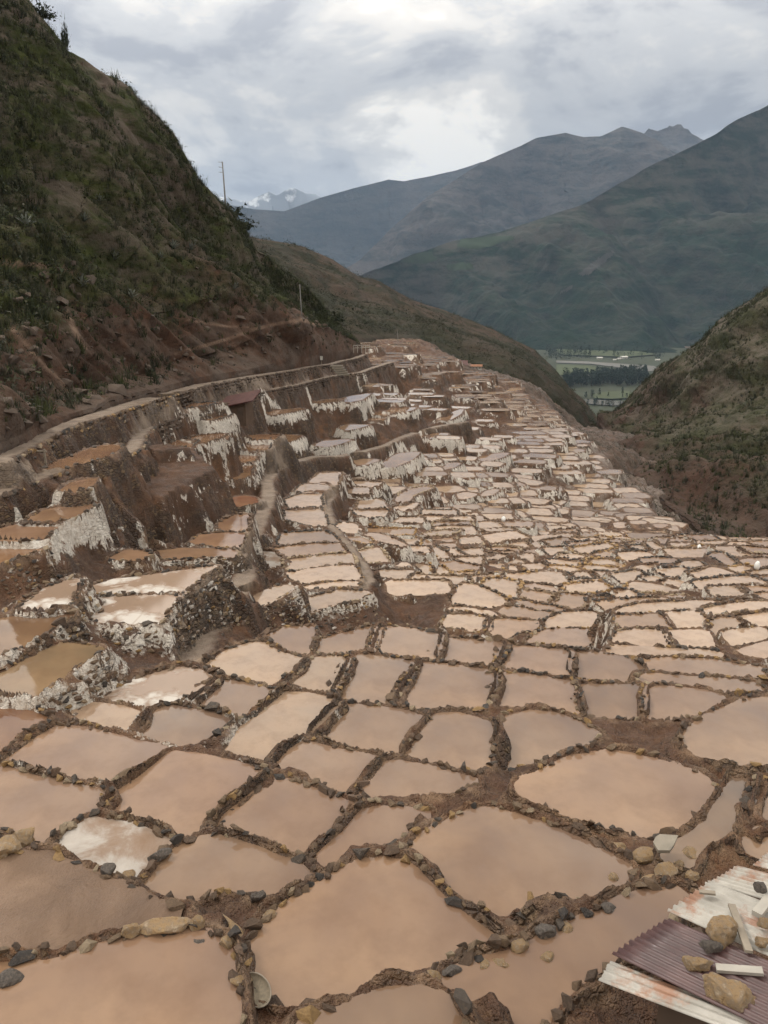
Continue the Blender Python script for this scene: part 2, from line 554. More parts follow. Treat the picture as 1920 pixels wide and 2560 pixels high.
plain('river_gravel', (0.155, 0.15, 0.135), 0.8, 0.3, 0.01)
plain('river_water', (0.20, 0.19, 0.17), 0.12, 0.2, 0.01, 0.5)
plain('slate_slab', (0.27, 0.235, 0.185), 0.65, 0.3, 3.0, 0.3, 0.3)

t = NT('brown_sheet')
rs = t.ramp(t.noise(3.0, 6, 0.65), [(0.4, (0.070, 0.038, 0.036)), (0.62, (0.105, 0.055, 0.05))])
t.bump(t.noise(30, 3), 0.15, 0.004)
t.base(rs, t.ramp(t.noise(5, 4), [(0.3, 0.28), (0.7, 0.5)]), 0.5)
t = NT('galvanised_sheet')
a = t.noise(1.7, 6, 0.7)
gs = t.ramp(t.noise(2.6, 5, 0.6), [(0.3, (0.27, 0.25, 0.215)), (0.65, (0.45, 0.42, 0.37))])
gs = t.mix(t.ramp(a, [(0.52, 0.0), (0.62, 0.85)]), gs, t.mix(t.noise(9, 4), (0.24, 0.095, 0.05), (0.36, 0.20, 0.12)))
t.base(gs, 0.5, 0.4)
t = NT('ochre_rock')
g = t.noise(3.5, 6, 0.65)
t.bump(t.math('ADD', t.noise(7, 6, 0.7), t.math('MULTIPLY', t.noise(28, 4, 0.7), 0.4)), 0.9, 0.06)
t.base(t.ramp(g, [(0.3, (0.22, 0.135, 0.075)), (0.43, (0.45, 0.30, 0.155)), (0.56, (0.36, 0.26, 0.17)), (0.7, (0.56, 0.44, 0.31))]), 0.8, 0.3)
t = NT('grey_rock')
g = t.noise(4.5, 6, 0.65)
t.bump(t.math('ADD', t.noise(8, 6, 0.7), t.math('MULTIPLY', t.noise(30, 4, 0.7), 0.4)), 0.9, 0.05)
t.base(t.ramp(g, [(0.3, (0.070, 0.058, 0.050)), (0.55, (0.145, 0.122, 0.103)), (0.8, (0.26, 0.205, 0.155))]), 0.7, 0.35)
M = MATS
PONDS="""
A1 -7.97 -4.83,7.78 -4.67,7.79 -4.33,7.79 -4.03,7.83 -3.79,7.93 -3.54,8.04 -3.20,8.15 -2.81,8.20 -2.43,8.24 -2.08,8.15 -2.00,8.04 -1.95,7.79 -1.83,7.46 -1.77,7.18 -1.72,6.86 -4.32,6.72
A2 -8.38 -6.05,10.20 -5.56,10.20 -5.13,10.20 -4.72,9.95 -4.17,9.64 -3.63,9.44 -3.29,9.17 -2.87,9.05 -3.22,8.92 -3.56,8.80 -3.75,8.60 -4.03,8.45 -4.40,8.41 -4.84,8.43 -5.17,8.38
A3 -8.83 -5.24,11.37 -5.00,11.70 -4.49,11.58 -3.96,11.37 -3.58,11.11 -3.76,10.81 -3.78,10.49 -3.80,10.31 -4.07,10.49 -4.44,10.62 -4.80,10.59 -5.25,10.92
A4 -8.77 -3.35,10.84 -2.90,11.15 -2.50,11.06 -2.02,10.89 -1.69,10.65 -1.30,10.47 -1.22,10.37 -1.48,10.12 -1.60,9.95 -1.95,10.00 -2.36,10.14 -2.78,9.93 -3.08,9.88 -3.57,10.17 -3.43,10.57
A5 -9.14 -4.32,14.21 -3.74,14.12 -3.03,13.85 -2.40,13.49 -2.52,13.09 -2.81,12.67 -3.02,12.20 -3.07,11.89 -3.30,11.61 -3.55,11.53 -4.09,11.89 -4.61,12.14 -5.02,12.50 -4.99,12.81 -4.82,13.24 -4.62,13.61
A6 -9.06 -2.18,13.23 -1.79,13.08 -1.33,12.83 -0.88,12.56 -0.54,12.32 -0.65,11.97 -0.75,11.66 -1.01,11.37 -1.21,11.03 -1.36,10.97 -1.67,11.03 -1.96,11.20 -2.38,11.43 -2.90,11.72 -2.87,12.10 -2.58,12.56 -2.34,12.98
A7 -8.82 -0.40,11.86 0.00,12.00 0.49,11.90 0.72,11.80 0.40,11.56 0.12,11.23 -0.07,11.09 -0.37,10.89 -0.66,10.73 -0.99,10.65 -1.10,10.63 -0.97,10.92 -0.69,11.29 -0.55,11.62
A8 -9.05 -7.79,13.63 -7.36,13.48 -6.75,13.22 -6.01,13.00 -5.22,12.75 -5.15,12.65 -5.21,12.34 -5.24,12.18 -5.47,11.83 -5.61,11.47 -5.82,11.50 -6.25,11.77 -7.08,12.15
B1 -8.20 0.00,9.94 0.27,9.84 0.44,9.69 0.62,9.42 0.77,9.11 1.03,8.82 1.31,8.54 1.35,8.42 1.13,8.31 0.82,8.20 0.44,8.09 0.14,7.99 -0.28,7.85 -0.84,7.68 -1.16,7.55 -1.36,7.65 -1.54,7.92 -1.62,8.20 -1.56,8.62 -1.44,8.86 -1.06,9.19 -0.69,9.55 -0.34,9.84
B2 -8.44 0.47,10.43 0.74,10.81 1.05,11.04 1.42,11.33 1.74,11.42 2.15,11.30 2.48,11.04 2.94,10.76 3.24,10.49 3.44,10.28 3.63,10.08 3.54,9.88 3.23,9.65 2.85,9.46 2.48,9.29 2.20,9.16 1.91,8.99 1.70,8.83 1.60,8.79 1.40,8.99 1.17,9.24 0.87,9.60 0.69,9.98 0.46,10.23
B3 -8.87 2.57,12.78 3.02,13.13 3.60,13.55 4.35,13.83 4.90,13.71 5.37,13.47 5.85,13.09 5.99,12.77 5.88,12.50 5.50,12.16 5.16,11.78 4.92,11.54 4.60,11.42 4.23,11.48 3.82,11.72 3.32,11.97 2.90,12.29 2.57,12.57
B4 -8.00 0.83,7.65 1.13,7.82 1.60,7.93 2.05,8.18 2.56,8.48 2.90,8.64 3.28,8.88 3.60,9.01 4.09,9.07 3.84,8.80 3.55,8.48 3.19,8.18 2.89,8.05 2.53,7.89 2.23,7.69 1.96,7.46 1.78,7.24 1.67,7.03 1.61,6.75 1.01,6.75 0.93,7.18 0.81,7.40
B5 -7.45 -0.49,6.63 -0.15,6.80 0.08,6.89 0.38,6.93 0.58,6.83 0.67,6.69 0.73,6.53 0.70,6.26 -0.70,6.26 -0.80,6.55
B6 -8.41 6.24,12.18 6.41,12.11 6.16,11.72 5.65,11.17 5.29,10.83 4.79,10.50 4.54,10.19 4.33,10.19 4.43,10.39 4.82,10.66 5.34,11.05 5.70,11.47
B7 -8.43 6.61,12.00 7.09,12.00 6.25,10.31 5.73,10.41 5.86,10.79 6.23,11.43
C0 -9.32 -7.66,14.33 -7.61,15.02 -7.25,15.48 -6.67,15.43 -5.91,15.11 -5.18,14.84 -4.55,14.58 -4.75,14.00 -4.93,13.53 -5.12,13.27 -5.53,13.42 -6.18,13.61 -6.68,13.73 -7.35,14.00
D1 -10.09 7.13,16.45 7.85,17.17 8.64,17.72 9.37,18.06 10.36,18.18 9.04,15.50 7.89,15.46 7.23,15.59 7.02,15.87
D2 -9.98 -1.70,16.17 -1.33,17.09 -0.92,17.61 0.00,17.47 0.56,17.30 0.92,17.03 0.70,16.42 0.39,15.79 0.15,15.60 -0.41,15.69 -1.05,15.93
D3 -9.90 1.25,17.01 1.83,17.06 2.40,16.69 2.48,16.49 2.36,15.94 2.18,15.30 2.13,14.86 1.91,14.74 1.49,14.91 0.90,15.12 0.63,15.30 0.67,15.66 0.85,16.24
D4 -10.33 3.15,17.69 3.73,17.92 4.29,17.80 4.74,17.47 5.06,16.95 4.69,16.54 4.07,16.20 3.37,15.87 2.79,15.56 2.63,15.51 2.64,15.97 2.79,16.64 3.01,17.37
D5 -9.57 -0.45,13.51 -0.19,14.05 0.00,14.49 0.29,14.53 0.86,14.37 1.41,14.12 1.82,13.93 1.38,13.70 0.73,13.58 0.00,13.55
D6 -9.61 -2.24,14.35 -2.08,15.03 -1.76,15.34 -1.19,15.12 -0.59,14.90 -0.22,14.77 -0.47,14.19 -0.64,13.65 -0.96,13.65 -1.54,13.99 -1.99,14.23
D7 -10.66 0.31,18.98 0.58,19.93 0.93,20.83 1.16,21.27 1.89,21.12 2.68,20.90 3.13,20.76 3.10,20.27 2.82,19.35 2.50,18.73 1.83,18.73 0.92,18.79
D8 -10.80 3.28,20.88 4.01,20.81 4.64,20.60 5.25,20.39 5.26,19.99 5.17,19.47 5.06,18.74 4.75,18.68 4.06,18.92 3.47,19.10 2.86,19.16 3.16,19.99
D9 -10.96 5.64,20.47 6.47,20.47 7.37,20.41 7.23,19.75 7.03,19.12 6.90,18.71 6.12,18.76 5.35,18.88 5.38,19.49
D10 -10.78 7.39,20.01 8.13,20.01 8.83,19.81 9.17,19.55 8.85,19.05 8.13,18.63 7.45,18.40 6.92,18.46
D11 -11.08 1.89,23.84 2.63,23.75 3.84,23.49 3.53,22.58 3.24,22.03 2.68,22.03 1.85,22.34 1.61,22.50
D12 -11.15 3.95,23.47 4.75,23.38 5.87,23.05 5.58,22.09 5.33,21.42 4.86,21.64 4.20,21.86 3.53,22.09
D13 -11.35 6.06,23.37 6.97,23.29 7.74,22.88 7.90,22.56 7.62,21.87 7.31,21.43 6.66,21.57 6.07,21.72 5.58,21.87
D14 -11.55 8.32,23.27 9.17,23.35 10.40,23.27 11.15,22.95 11.78,22.71 11.64,22.25 11.04,22.02 10.32,22.17 9.28,22.25 8.50,22.48 8.14,22.71
D15 -11.15 7.65,21.48 8.27,21.48 9.02,21.26 10.08,21.19 10.74,20.97 10.78,20.63 9.82,20.56 9.15,20.70 8.49,20.90 7.59,21.04
D16 -10.96 -0.15,24.58 0.77,24.39 1.85,23.85 1.63,22.82 1.47,22.09 0.71,22.20 -0.36,22.65 -0.26,23.67
C1 -10.99 -2.01,23.55 -1.21,24.09 -0.15,24.64 -0.29,23.91 -0.46,22.71 -1.15,22.63 -2.09,22.71
C2 -10.86 -3.84,23.37 -3.20,24.18 -2.44,24.27 -2.37,23.46 -2.49,22.37 -2.83,22.29 -3.31,22.70
C3 -10.53 -5.08,20.94 -4.70,21.77 -4.10,22.33 -3.75,22.33 -3.17,21.69 -2.37,21.23 -2.50,20.58 -2.81,19.89 -2.97,19.62 -3.57,19.82 -4.31,20.37
C4 -10.51 -2.78,19.64 -2.41,20.39 -2.09,21.18 -1.63,21.41 -1.08,21.26 -1.24,20.39 -1.44,19.45 -1.54,19.13 -2.05,19.26
C5 -10.62 -1.37,19.34 -1.17,20.33 -0.95,21.49 -0.69,21.72 0.00,21.57 0.89,21.26 0.59,20.19 0.26,19.28 0.13,18.90 -0.61,19.03
C6 -9.82 -2.49,17.94 -1.90,17.88 -1.19,17.54 -1.52,16.72 -1.84,16.02 -2.14,15.45 -2.36,14.84 -2.49,14.71 -2.97,14.92 -3.53,15.27 -3.76,15.41 -3.47,16.02 -3.11,16.72 -2.72,17.48
C7 -9.97 -4.82,17.58 -4.60,18.27 -4.31,18.89 -3.67,18.70 -2.77,18.27 -2.77,17.86 -3.11,17.08 -3.38,16.66 -3.65,16.98 -4.29,17.35
C8 -9.72 -5.57,16.04 -5.48,16.64 -5.17,17.12 -4.74,16.96 -4.14,16.75 -3.67,16.54 -3.83,16.04 -4.10,15.56 -4.38,15.47 -4.94,15.65
C9 -9.91 -6.96,17.85 -6.76,18.39 -6.41,18.83 -5.91,19.22 -5.42,19.48 -5.02,19.35 -4.50,18.83 -4.70,18.21 -4.93,17.68 -5.31,17.40 -5.75,17.35 -6.50,17.57
C10 -9.71 -7.54,17.21 -7.02,17.16 -6.29,17.00 -5.72,16.73 -5.67,16.22 -5.81,15.97 -6.35,16.17 -7.08,16.73
C11 -9.30 -9.18,16.44 -8.85,16.42 -8.34,16.23 -7.69,15.83 -7.53,15.68 -7.76,15.25 -7.84,14.89 -7.98,14.54 -8.18,14.37
C12 -9.10 -9.28,17.41 -9.04,18.15 -8.82,19.01 -8.55,19.25 -7.96,19.15 -7.46,18.94 -7.63,18.41 -7.86,17.77 -8.00,17.01 -8.08,16.56 -8.62,16.67 -9.42,17.01
C13 -8.89 -10.95,20.25 -10.61,20.33 -10.01,20.73 -9.40,20.81 -8.84,20.73 -8.98,20.09 -9.23,19.06 -9.67,18.31 -9.93,18.11
C14 -8.81 -10.30,20.96 -10.27,21.83 -10.14,22.67 -9.62,23.37 -9.36,22.86 -9.22,21.92 -9.18,21.13 -9.51,20.79
C15 -9.49 -9.45,23.51 -9.63,24.42 -9.12,24.95 -8.17,25.39 -7.18,25.85 -5.94,26.44 -6.20,25.73 -6.39,24.84 -6.54,23.91 -7.48,23.81 -8.60,23.81
C16 -9.40 -9.13,22.45 -9.11,23.19 -8.27,23.29 -7.42,23.34 -6.52,23.38 -6.62,22.54 -6.60,21.41 -7.11,21.32 -7.97,21.49 -8.81,21.74
C17 -12.65 -5.85,30.45 -5.33,31.73 -4.64,32.54 -3.91,32.82 -4.26,31.86 -4.90,30.82 -5.38,30.20
C18 -13.80 -3.93,33.09 -3.19,34.19 -2.06,35.06 -0.75,34.77 -1.26,34.05 -2.29,33.50 -3.17,32.69 -3.78,32.69
L1 -14.01 -4.79,38.03 -3.83,38.46 -2.67,38.99 -1.68,39.08 -1.44,38.03 -1.27,37.53 -1.40,36.88 -2.54,36.88 -3.43,36.64 -4.00,36.64 -4.46,37.20
L2 -14.18 -5.26,40.49 -4.35,40.77 -3.14,41.35 -1.94,41.55 -1.72,40.68 -1.74,39.75 -2.41,39.75 -3.61,39.39 -4.60,39.03 -4.99,39.21
L3 -14.28 -6.09,42.75 -5.26,43.27 -3.96,43.59 -2.63,43.70 -2.30,42.34 -2.87,42.04 -4.13,41.74 -5.17,41.35 -5.58,41.55
L4 -14.44 -6.07,46.11 -5.25,46.35 -3.86,46.59 -3.33,46.11 -2.82,44.63 -3.69,44.41 -5.02,44.09 -5.87,43.87 -6.06,44.30
L5 -13.82 -3.78,35.61 -3.04,35.99 -2.21,36.23 -1.32,36.23 -1.36,35.76 -2.19,35.76 -3.00,35.53 -3.43,35.38
L6 -15.49 -6.93,55.00 -5.80,55.31 -4.74,55.62 -4.35,53.80 -3.93,51.27 -4.63,51.27 -5.46,51.81 -6.68,52.79
L7 -15.44 -7.25,58.07 -6.15,59.82 -4.92,60.18 -4.96,58.42 -4.69,56.10 -5.42,55.78 -6.67,55.62 -7.07,56.58
L8 -15.39 -6.83,60.34 -6.49,62.42 -4.74,62.82 -4.61,62.23 -4.79,60.34 -5.80,59.98
L9 -15.39 -5.92,63.41 -5.40,66.56 -3.83,66.78 -3.83,65.05 -3.96,62.42 -4.75,63.01 -5.60,63.01
L10 -14.13 -7.19,41.10 -6.69,41.79 -6.15,41.59 -5.72,40.72 -5.42,39.79 -5.84,39.24 -6.52,39.33 -6.98,39.97
L11 -15.47 -3.14,51.20 -2.80,52.02 -2.07,51.47 -1.64,50.40 -2.00,49.63 -2.61,49.76
L12 -17.00 -2.23,60.36 -0.86,60.70 0.37,60.36 -0.13,58.72 -1.10,58.56 -2.10,59.36
L13 -16.99 -2.00,61.72 -1.76,63.53 -1.10,64.09 -0.33,63.53 0.05,61.03 -0.87,60.86 -1.88,60.86
L14 -18.33 0.88,64.02 1.99,64.02 2.20,61.48 0.94,61.64
L15 -18.01 0.94,64.87 1.95,66.17 2.86,66.36 2.40,64.69 1.89,63.96
L16 -15.58 -1.02,49.75 -0.33,49.63 0.78,48.52 1.27,47.22 0.41,47.68 -0.48,48.52 -1.08,49.25
L17 -15.58 -2.13,49.24 -1.45,48.99 -0.76,47.90 -1.13,47.79 -1.96,48.50
L18 -15.65 -1.66,46.18 -1.10,46.63 -0.46,46.96 -0.10,45.74 0.14,44.48 -0.78,44.37 -1.21,45.31
L19 -15.68 -0.62,42.59 0.04,43.07 1.56,42.97 1.47,42.21 1.26,41.48 0.36,41.84 -0.55,42.21
L20 -17.87 1.21,66.82 1.62,69.24 2.51,70.94 3.83,71.82 4.45,71.38 3.31,69.86 2.42,68.41 1.97,66.82 1.55,66.05
L21 -16.82 -2.69,69.30 -1.50,69.30 -0.35,69.08 -0.65,68.01 -1.46,67.38 -2.39,68.22
L22 -17.40 -3.41,80.85 -2.12,82.01 -0.66,81.43 -1.70,79.45 -3.23,79.18
L24 -15.74 0.85,43.91 1.20,44.51 1.59,43.81 1.05,43.71
J1 -14.91 3.47,36.56 3.78,38.12 4.20,38.78 4.73,38.61 5.29,37.88 5.85,36.86 6.01,36.33 5.56,35.97 5.14,35.75 4.27,36.04 3.50,36.26
J2 -17.66 3.70,50.23 4.33,50.46 5.06,49.88 6.21,49.20 5.97,48.43 5.22,48.43 4.17,48.43 4.02,49.31
J3 -17.85 4.48,51.23 5.44,51.47 6.57,51.59 6.31,50.06 5.72,50.29 5.00,50.87
J4 -17.53 4.54,47.52 5.74,47.73 5.78,46.79 5.74,45.78 4.97,45.88 4.48,45.98
J5 -17.47 3.17,48.56 3.66,48.56 3.97,47.69 4.17,46.64 3.56,45.05 3.14,45.05 3.16,46.64
J6 -17.93 2.49,54.51 2.89,55.87 3.38,55.59 3.69,53.72 3.24,53.08 2.70,53.72
J7 -17.75 3.09,56.57 3.82,57.29 5.69,57.74 4.98,56.57 3.76,56.28
J8 -17.85 3.74,55.88 5.13,56.16 5.06,55.33 3.96,55.33
J9 -17.88 3.98,55.02 5.03,55.02 4.94,53.95 4.02,53.82
J10 -17.86 3.98,53.24 4.82,53.50 5.36,52.24 4.68,51.79 4.10,52.61
J11 -15.13 5.33,39.35 5.57,40.04 6.27,40.13 7.08,39.61 6.85,38.69 6.52,37.72 5.86,38.12 5.31,38.93
J12 -15.14 7.17,38.46 7.96,38.21 8.73,37.90 8.33,36.82 7.75,37.12 7.03,37.66
J13 -15.23 7.37,39.61 7.93,39.70 9.27,39.02 8.85,38.77 7.40,39.10
J14 -15.05 8.55,37.05 9.12,37.83 10.28,37.51 9.94,36.60 9.18,36.01 8.49,36.52
J15 -14.98 6.25,36.80 7.06,36.50 8.04,35.99 8.66,35.48 7.98,35.41 7.17,35.55 6.60,36.13
J16 -14.77 5.54,34.86 5.98,35.42 6.55,35.21 7.19,34.79 7.89,34.72 7.45,34.18 6.60,33.91 5.99,34.11 5.56,34.45
J17 -14.71 3.19,35.20 4.05,35.06 4.99,34.64 5.20,34.23 4.55,34.64 3.49,34.85
J18 -14.60 2.76,33.19 3.03,33.97 3.94,34.04 4.71,33.58 4.59,32.80 4.45,32.25 3.78,32.49 2.83,32.80
J19 -14.54 4.81,33.32 5.45,33.38 6.22,33.25 6.96,33.06 6.58,32.37 5.77,32.13 5.46,31.71 5.20,31.35 4.58,31.88
J21 -14.66 7.07,32.76 7.68,33.72 8.41,34.39 9.63,34.53 9.95,34.12 9.61,33.20 9.19,32.76 8.48,32.82 7.95,32.76
J22 -14.33 6.15,30.61 6.64,31.42 7.46,31.78 8.43,31.84 9.05,31.72 8.70,30.90 8.35,30.28 7.63,30.28 6.74,30.61
J23 -17.94 9.48,48.32 10.52,49.08 11.21,49.08 11.97,48.11 11.51,47.69 10.62,47.69 9.63,47.90
J24 -18.05 11.25,51.57 12.20,51.57 13.28,51.10 12.96,50.40 12.16,50.63 11.37,50.98
J25 -18.01 11.13,50.17 12.05,50.17 12.80,49.72 12.31,48.94 11.73,49.38 11.13,49.83
J26 -18.06 12.19,52.09 12.69,53.08 13.29,52.83 14.06,52.33 13.56,51.60 12.74,51.84
J27 -18.36 9.26,53.45 9.90,53.83 10.45,53.70 10.44,52.95 10.03,51.73 9.61,52.58
J28 -18.19 8.27,50.66 8.91,50.78 9.15,50.32 8.87,49.09 8.41,49.53 8.26,50.09
J29 -18.24 8.30,51.39 8.76,52.35 9.66,51.99 9.21,51.15
J30 -18.63 10.67,56.77 11.55,57.34 12.09,56.50 11.76,55.68 10.89,56.09
J31 -18.50 10.06,54.74 10.82,55.27 11.47,54.87 11.09,53.96 10.52,54.48
J32 -18.04 6.96,52.13 7.34,52.62 8.08,52.75 8.45,52.50 7.79,51.77 7.15,51.77
J33 -18.15 7.23,51.13 7.80,51.25 8.06,50.90 7.90,50.32 7.34,50.78
J34 -18.14 7.80,49.08 8.38,49.41 8.64,49.08 8.20,48.22 7.89,48.65
J35 -20.87 15.44,67.73 17.03,67.90 16.91,66.96 15.43,67.20
J36 -20.92 15.12,66.67 16.89,66.84 16.47,65.90 15.05,66.33
J37 -21.04 14.63,66.22 16.41,66.06 16.04,65.30 14.46,65.40
J38 -21.10 14.40,65.08 15.93,65.24 15.63,64.34 14.50,64.60
J39 -21.15 14.25,64.30 15.13,64.30 14.38,63.06 14.15,63.36
J40 -20.90 13.57,67.11 14.19,67.63 14.39,67.11 13.93,65.26 13.69,66.09
K1 -12.77 9.28,29.15 9.48,29.61 10.35,29.72 11.17,29.78 11.14,29.15 11.07,28.54 10.36,28.59 9.46,28.59
K2 -12.91 11.42,30.22 12.20,30.40 12.81,30.40 12.83,29.80 12.64,28.89 11.89,28.78 11.28,28.78 11.35,29.46
K3 -12.40 8.34,26.44 8.82,27.24 9.44,27.45 10.35,27.45 10.27,26.83 10.13,26.06 9.43,26.06 8.89,26.20
K4 -12.56 10.56,27.70 11.33,27.70 12.13,27.75 12.04,27.19 11.82,26.40 11.13,26.35 10.33,26.35 10.43,26.98
K5 -11.99 7.76,24.91 8.05,25.23 8.62,25.14 9.38,25.00 10.53,24.91 11.09,24.82 11.40,24.60 10.34,24.38 8.80,24.43 8.16,24.51 7.96,24.65
K6 -12.49 12.67,25.87 13.13,26.15 13.96,26.54 14.52,26.63 14.06,25.68 13.24,25.50 12.80,25.59
K7 -12.67 12.99,27.88 13.54,28.04 14.52,28.26 14.50,27.73 13.88,27.21 13.06,26.72 12.93,26.72 12.93,27.31
K8 -12.83 13.07,29.27 13.51,29.56 14.07,29.56 14.17,29.16 14.25,28.71 13.60,28.66 13.08,28.49 12.71,27.96 12.68,28.17
K9 -12.93 14.39,29.96 15.16,30.20 15.90,30.38 15.57,29.27 14.92,29.04 14.48,28.99 14.43,29.49
K10 -12.97 13.43,30.92 14.21,31.23 15.32,31.55 16.32,31.68 16.42,31.04 15.67,30.79 14.84,30.55 14.24,30.37 13.36,30.19
K11 -13.11 9.82,30.86 10.35,31.36 10.99,31.68 12.05,31.87 13.29,32.01 13.92,32.07 14.76,31.94 14.14,31.62 13.47,31.30 12.76,31.24 11.75,30.99 10.75,30.74
K12 -16.00 13.05,39.89 13.50,40.14 14.75,40.14 15.88,39.81 16.13,39.48 15.17,39.56 14.25,39.56 13.04,39.64
K13 -16.14 13.50,41.27 14.15,42.25 15.01,42.07 15.87,41.53 16.16,41.18 15.40,40.75 14.35,40.83 13.52,41.00
K14 -16.18 15.82,42.35 16.44,42.81 16.97,42.81 17.34,42.54 16.81,41.81 16.29,41.81
K15 -15.66 17.16,41.09 18.04,41.45 19.11,41.72 20.40,42.00 20.75,41.63 20.90,40.82 20.77,40.56 19.62,40.65 18.54,40.65 17.75,40.56 17.08,40.13 17.03,40.65
K16 -15.49 17.42,39.77 18.36,39.94 19.04,39.94 19.07,39.43 18.55,38.53 17.67,38.29 17.20,38.61
K17 -15.51 19.19,40.00 20.00,40.00 20.79,39.83 20.52,39.25 19.17,39.25
K18 -15.37 19.29,38.48 19.85,38.64 20.25,38.48 19.95,37.84 19.36,37.84
K19 -16.29 15.13,43.68 15.95,43.68 16.36,43.30 15.86,42.83 15.30,42.93
K20 -17.38 16.16,48.08 16.67,48.52 17.64,48.52 17.68,47.97 17.25,47.33 16.68,46.91 16.23,47.33
K21 -17.41 17.90,47.73 18.49,48.16 18.79,47.73 19.11,47.20 18.66,46.78 18.30,47.20
K22 -17.38 19.07,48.74 19.76,49.18 20.52,49.41 20.63,48.51 19.79,47.86 19.31,47.75 19.06,48.29
K23 -17.27 19.85,47.36 20.65,48.00 21.58,48.11 21.64,47.90 20.76,47.36 20.16,46.94 19.81,46.98
K24 -17.13 20.83,46.85 21.90,47.49 22.87,47.71 23.48,47.28 22.67,46.75 21.75,46.13 21.15,46.23
K25 -17.16 21.63,49.95 22.17,50.55 22.59,50.43 22.58,49.49 22.62,48.69 22.09,48.13 21.94,49.03
K26 -19.74 23.59,59.13 24.44,59.85 25.33,60.00 25.42,58.84 24.61,58.14 24.02,58.01
K27 -18.64 25.53,56.38 26.38,57.35 27.19,57.21 27.86,56.38 27.86,55.43 26.89,54.77 26.16,55.43
K28 -17.17 23.13,48.83 23.94,49.28 24.90,49.40 25.50,49.05 24.87,47.72 23.81,47.50 23.29,48.16
K29 -17.38 17.17,49.88 18.17,50.11 19.24,49.88 18.85,49.19 17.83,49.08 17.03,49.19
K30 -19.95 19.83,58.62 20.86,58.90 21.67,58.35 21.04,58.07 20.01,58.21
K31 -19.92 21.11,61.14 21.63,61.30 21.84,59.96 21.69,58.96 21.38,59.38 20.97,60.11
K32 -17.05 22.31,46.11 23.23,46.74 24.34,46.95 23.76,45.71 22.77,45.71
K33 -17.30 25.05,50.36 25.62,50.60 26.13,50.36 25.91,49.89 25.14,49.89
K34 -18.12 14.16,51.76 15.23,51.88 16.19,51.04 15.79,50.46 14.96,50.58 13.99,51.04
K35 -18.04 13.37,50.48 14.40,50.25 15.43,49.91 15.16,49.35 14.20,49.46 13.31,49.91
K36 -17.90 13.72,48.84 14.37,48.74 14.77,48.52 14.12,47.77 13.75,47.77 13.76,48.41
K37 -17.92 12.46,48.60 12.94,48.71 13.53,48.38 13.47,47.85 12.92,47.12 12.22,47.54
K38 -17.74 11.83,46.54 12.55,46.54 12.93,46.34 12.45,45.55 11.74,45.55
K39 -17.65 12.78,45.50 13.34,45.99 13.68,45.69 13.34,44.92 12.73,45.02
K40 -15.09 10.31,37.15 10.72,37.38 11.44,37.45 11.12,36.69 10.70,36.62 10.26,36.69
K41 -18.08 14.84,52.87 15.78,53.63 16.23,53.63 15.91,52.62 15.23,52.50
K42 -18.15 13.24,52.95 13.73,52.95 14.07,52.33 13.76,51.72 12.99,51.84
K44 -19.72 23.44,61.43 24.11,61.74 24.75,61.43 24.43,60.82 23.32,60.82
K45 -19.69 23.08,60.43 24.29,60.43 23.92,59.69 23.04,59.26 22.97,59.84
K47 -22.03 25.23,71.85 26.15,71.66 26.02,70.92 25.10,71.11
K48 -22.22 25.09,71.19 26.12,71.19 25.93,70.47 25.02,70.47
K49 -22.34 25.04,70.49 25.90,70.49 25.83,69.96 24.97,69.96
K50 -22.35 25.07,69.62 25.98,69.79 25.85,69.10 25.22,69.10
K51 -21.96 25.24,72.57 25.97,72.76 25.98,71.82 25.22,71.82
K52 -22.20 22.61,74.34 23.29,74.54 23.40,73.37 22.40,72.98
K53 -22.31 22.21,73.07 23.45,73.14 23.12,72.39 22.30,72.20
K54 -21.81 23.99,73.60 25.04,73.72 24.93,73.21 23.93,73.02
K55 -21.93 24.00,73.23 25.04,73.35 24.99,72.84 23.94,72.65
K56 -22.03 24.01,72.69 24.99,72.80 24.92,72.23 24.02,72.16
K57 -21.84 25.94,72.73 26.83,72.73 26.62,71.97 25.89,71.90
K58 -21.84 26.88,71.61 27.52,72.18 27.22,70.88 26.91,71.06
K59 -22.15 26.47,70.95 27.07,71.13 26.59,70.05 26.33,70.23
E1 -7.52 -14.41,33.25 -14.51,34.61 -14.17,35.70 -14.10,37.46 -13.73,38.51 -13.07,38.51 -12.82,37.26 -13.02,35.51 -13.46,34.61 -13.90,33.42
E2 -7.60 -12.45,30.04 -12.47,31.15 -11.98,31.88 -11.79,31.15 -11.68,29.91 -11.91,29.64
E3 -8.07 -12.76,27.13 -12.61,28.68 -12.12,29.39 -11.22,29.76 -11.26,28.80 -11.34,27.66 -11.53,27.06 -12.13,27.06
E4 -8.10 -13.27,26.29 -12.96,26.90 -12.38,26.94 -11.52,26.94 -11.60,25.90 -11.38,25.24 -12.02,25.15 -12.79,25.24 -13.17,25.33 -13.53,26.10
E5 -8.29 -13.13,25.20 -12.83,25.29 -12.06,25.20 -11.26,25.02 -11.46,24.33 -11.84,23.83 -11.97,23.43 -12.18,23.20
E6 -9.60 -9.93,27.79 -9.71,28.47 -9.17,28.37 -8.74,27.98 -9.01,27.60 -9.74,27.56
E7 -11.71 -10.57,34.61 -9.57,34.97 -8.40,34.97 -7.21,34.85 -6.81,34.37 -6.88,33.90 -8.19,34.02 -9.63,33.67 -10.34,33.78
E8 -11.80 -9.13,36.39 -8.96,37.47 -7.93,37.75 -7.00,37.70 -6.96,35.62 -7.94,35.75 -8.82,36.13
E9 -11.96 -8.46,39.13 -8.41,40.66 -8.01,41.48 -7.45,41.64 -7.22,40.04 -7.14,38.48 -8.00,38.54
E10 -13.53 -10.40,49.49 -10.13,50.98 -9.46,51.64 -8.71,51.20 -8.39,49.91 -9.27,49.29
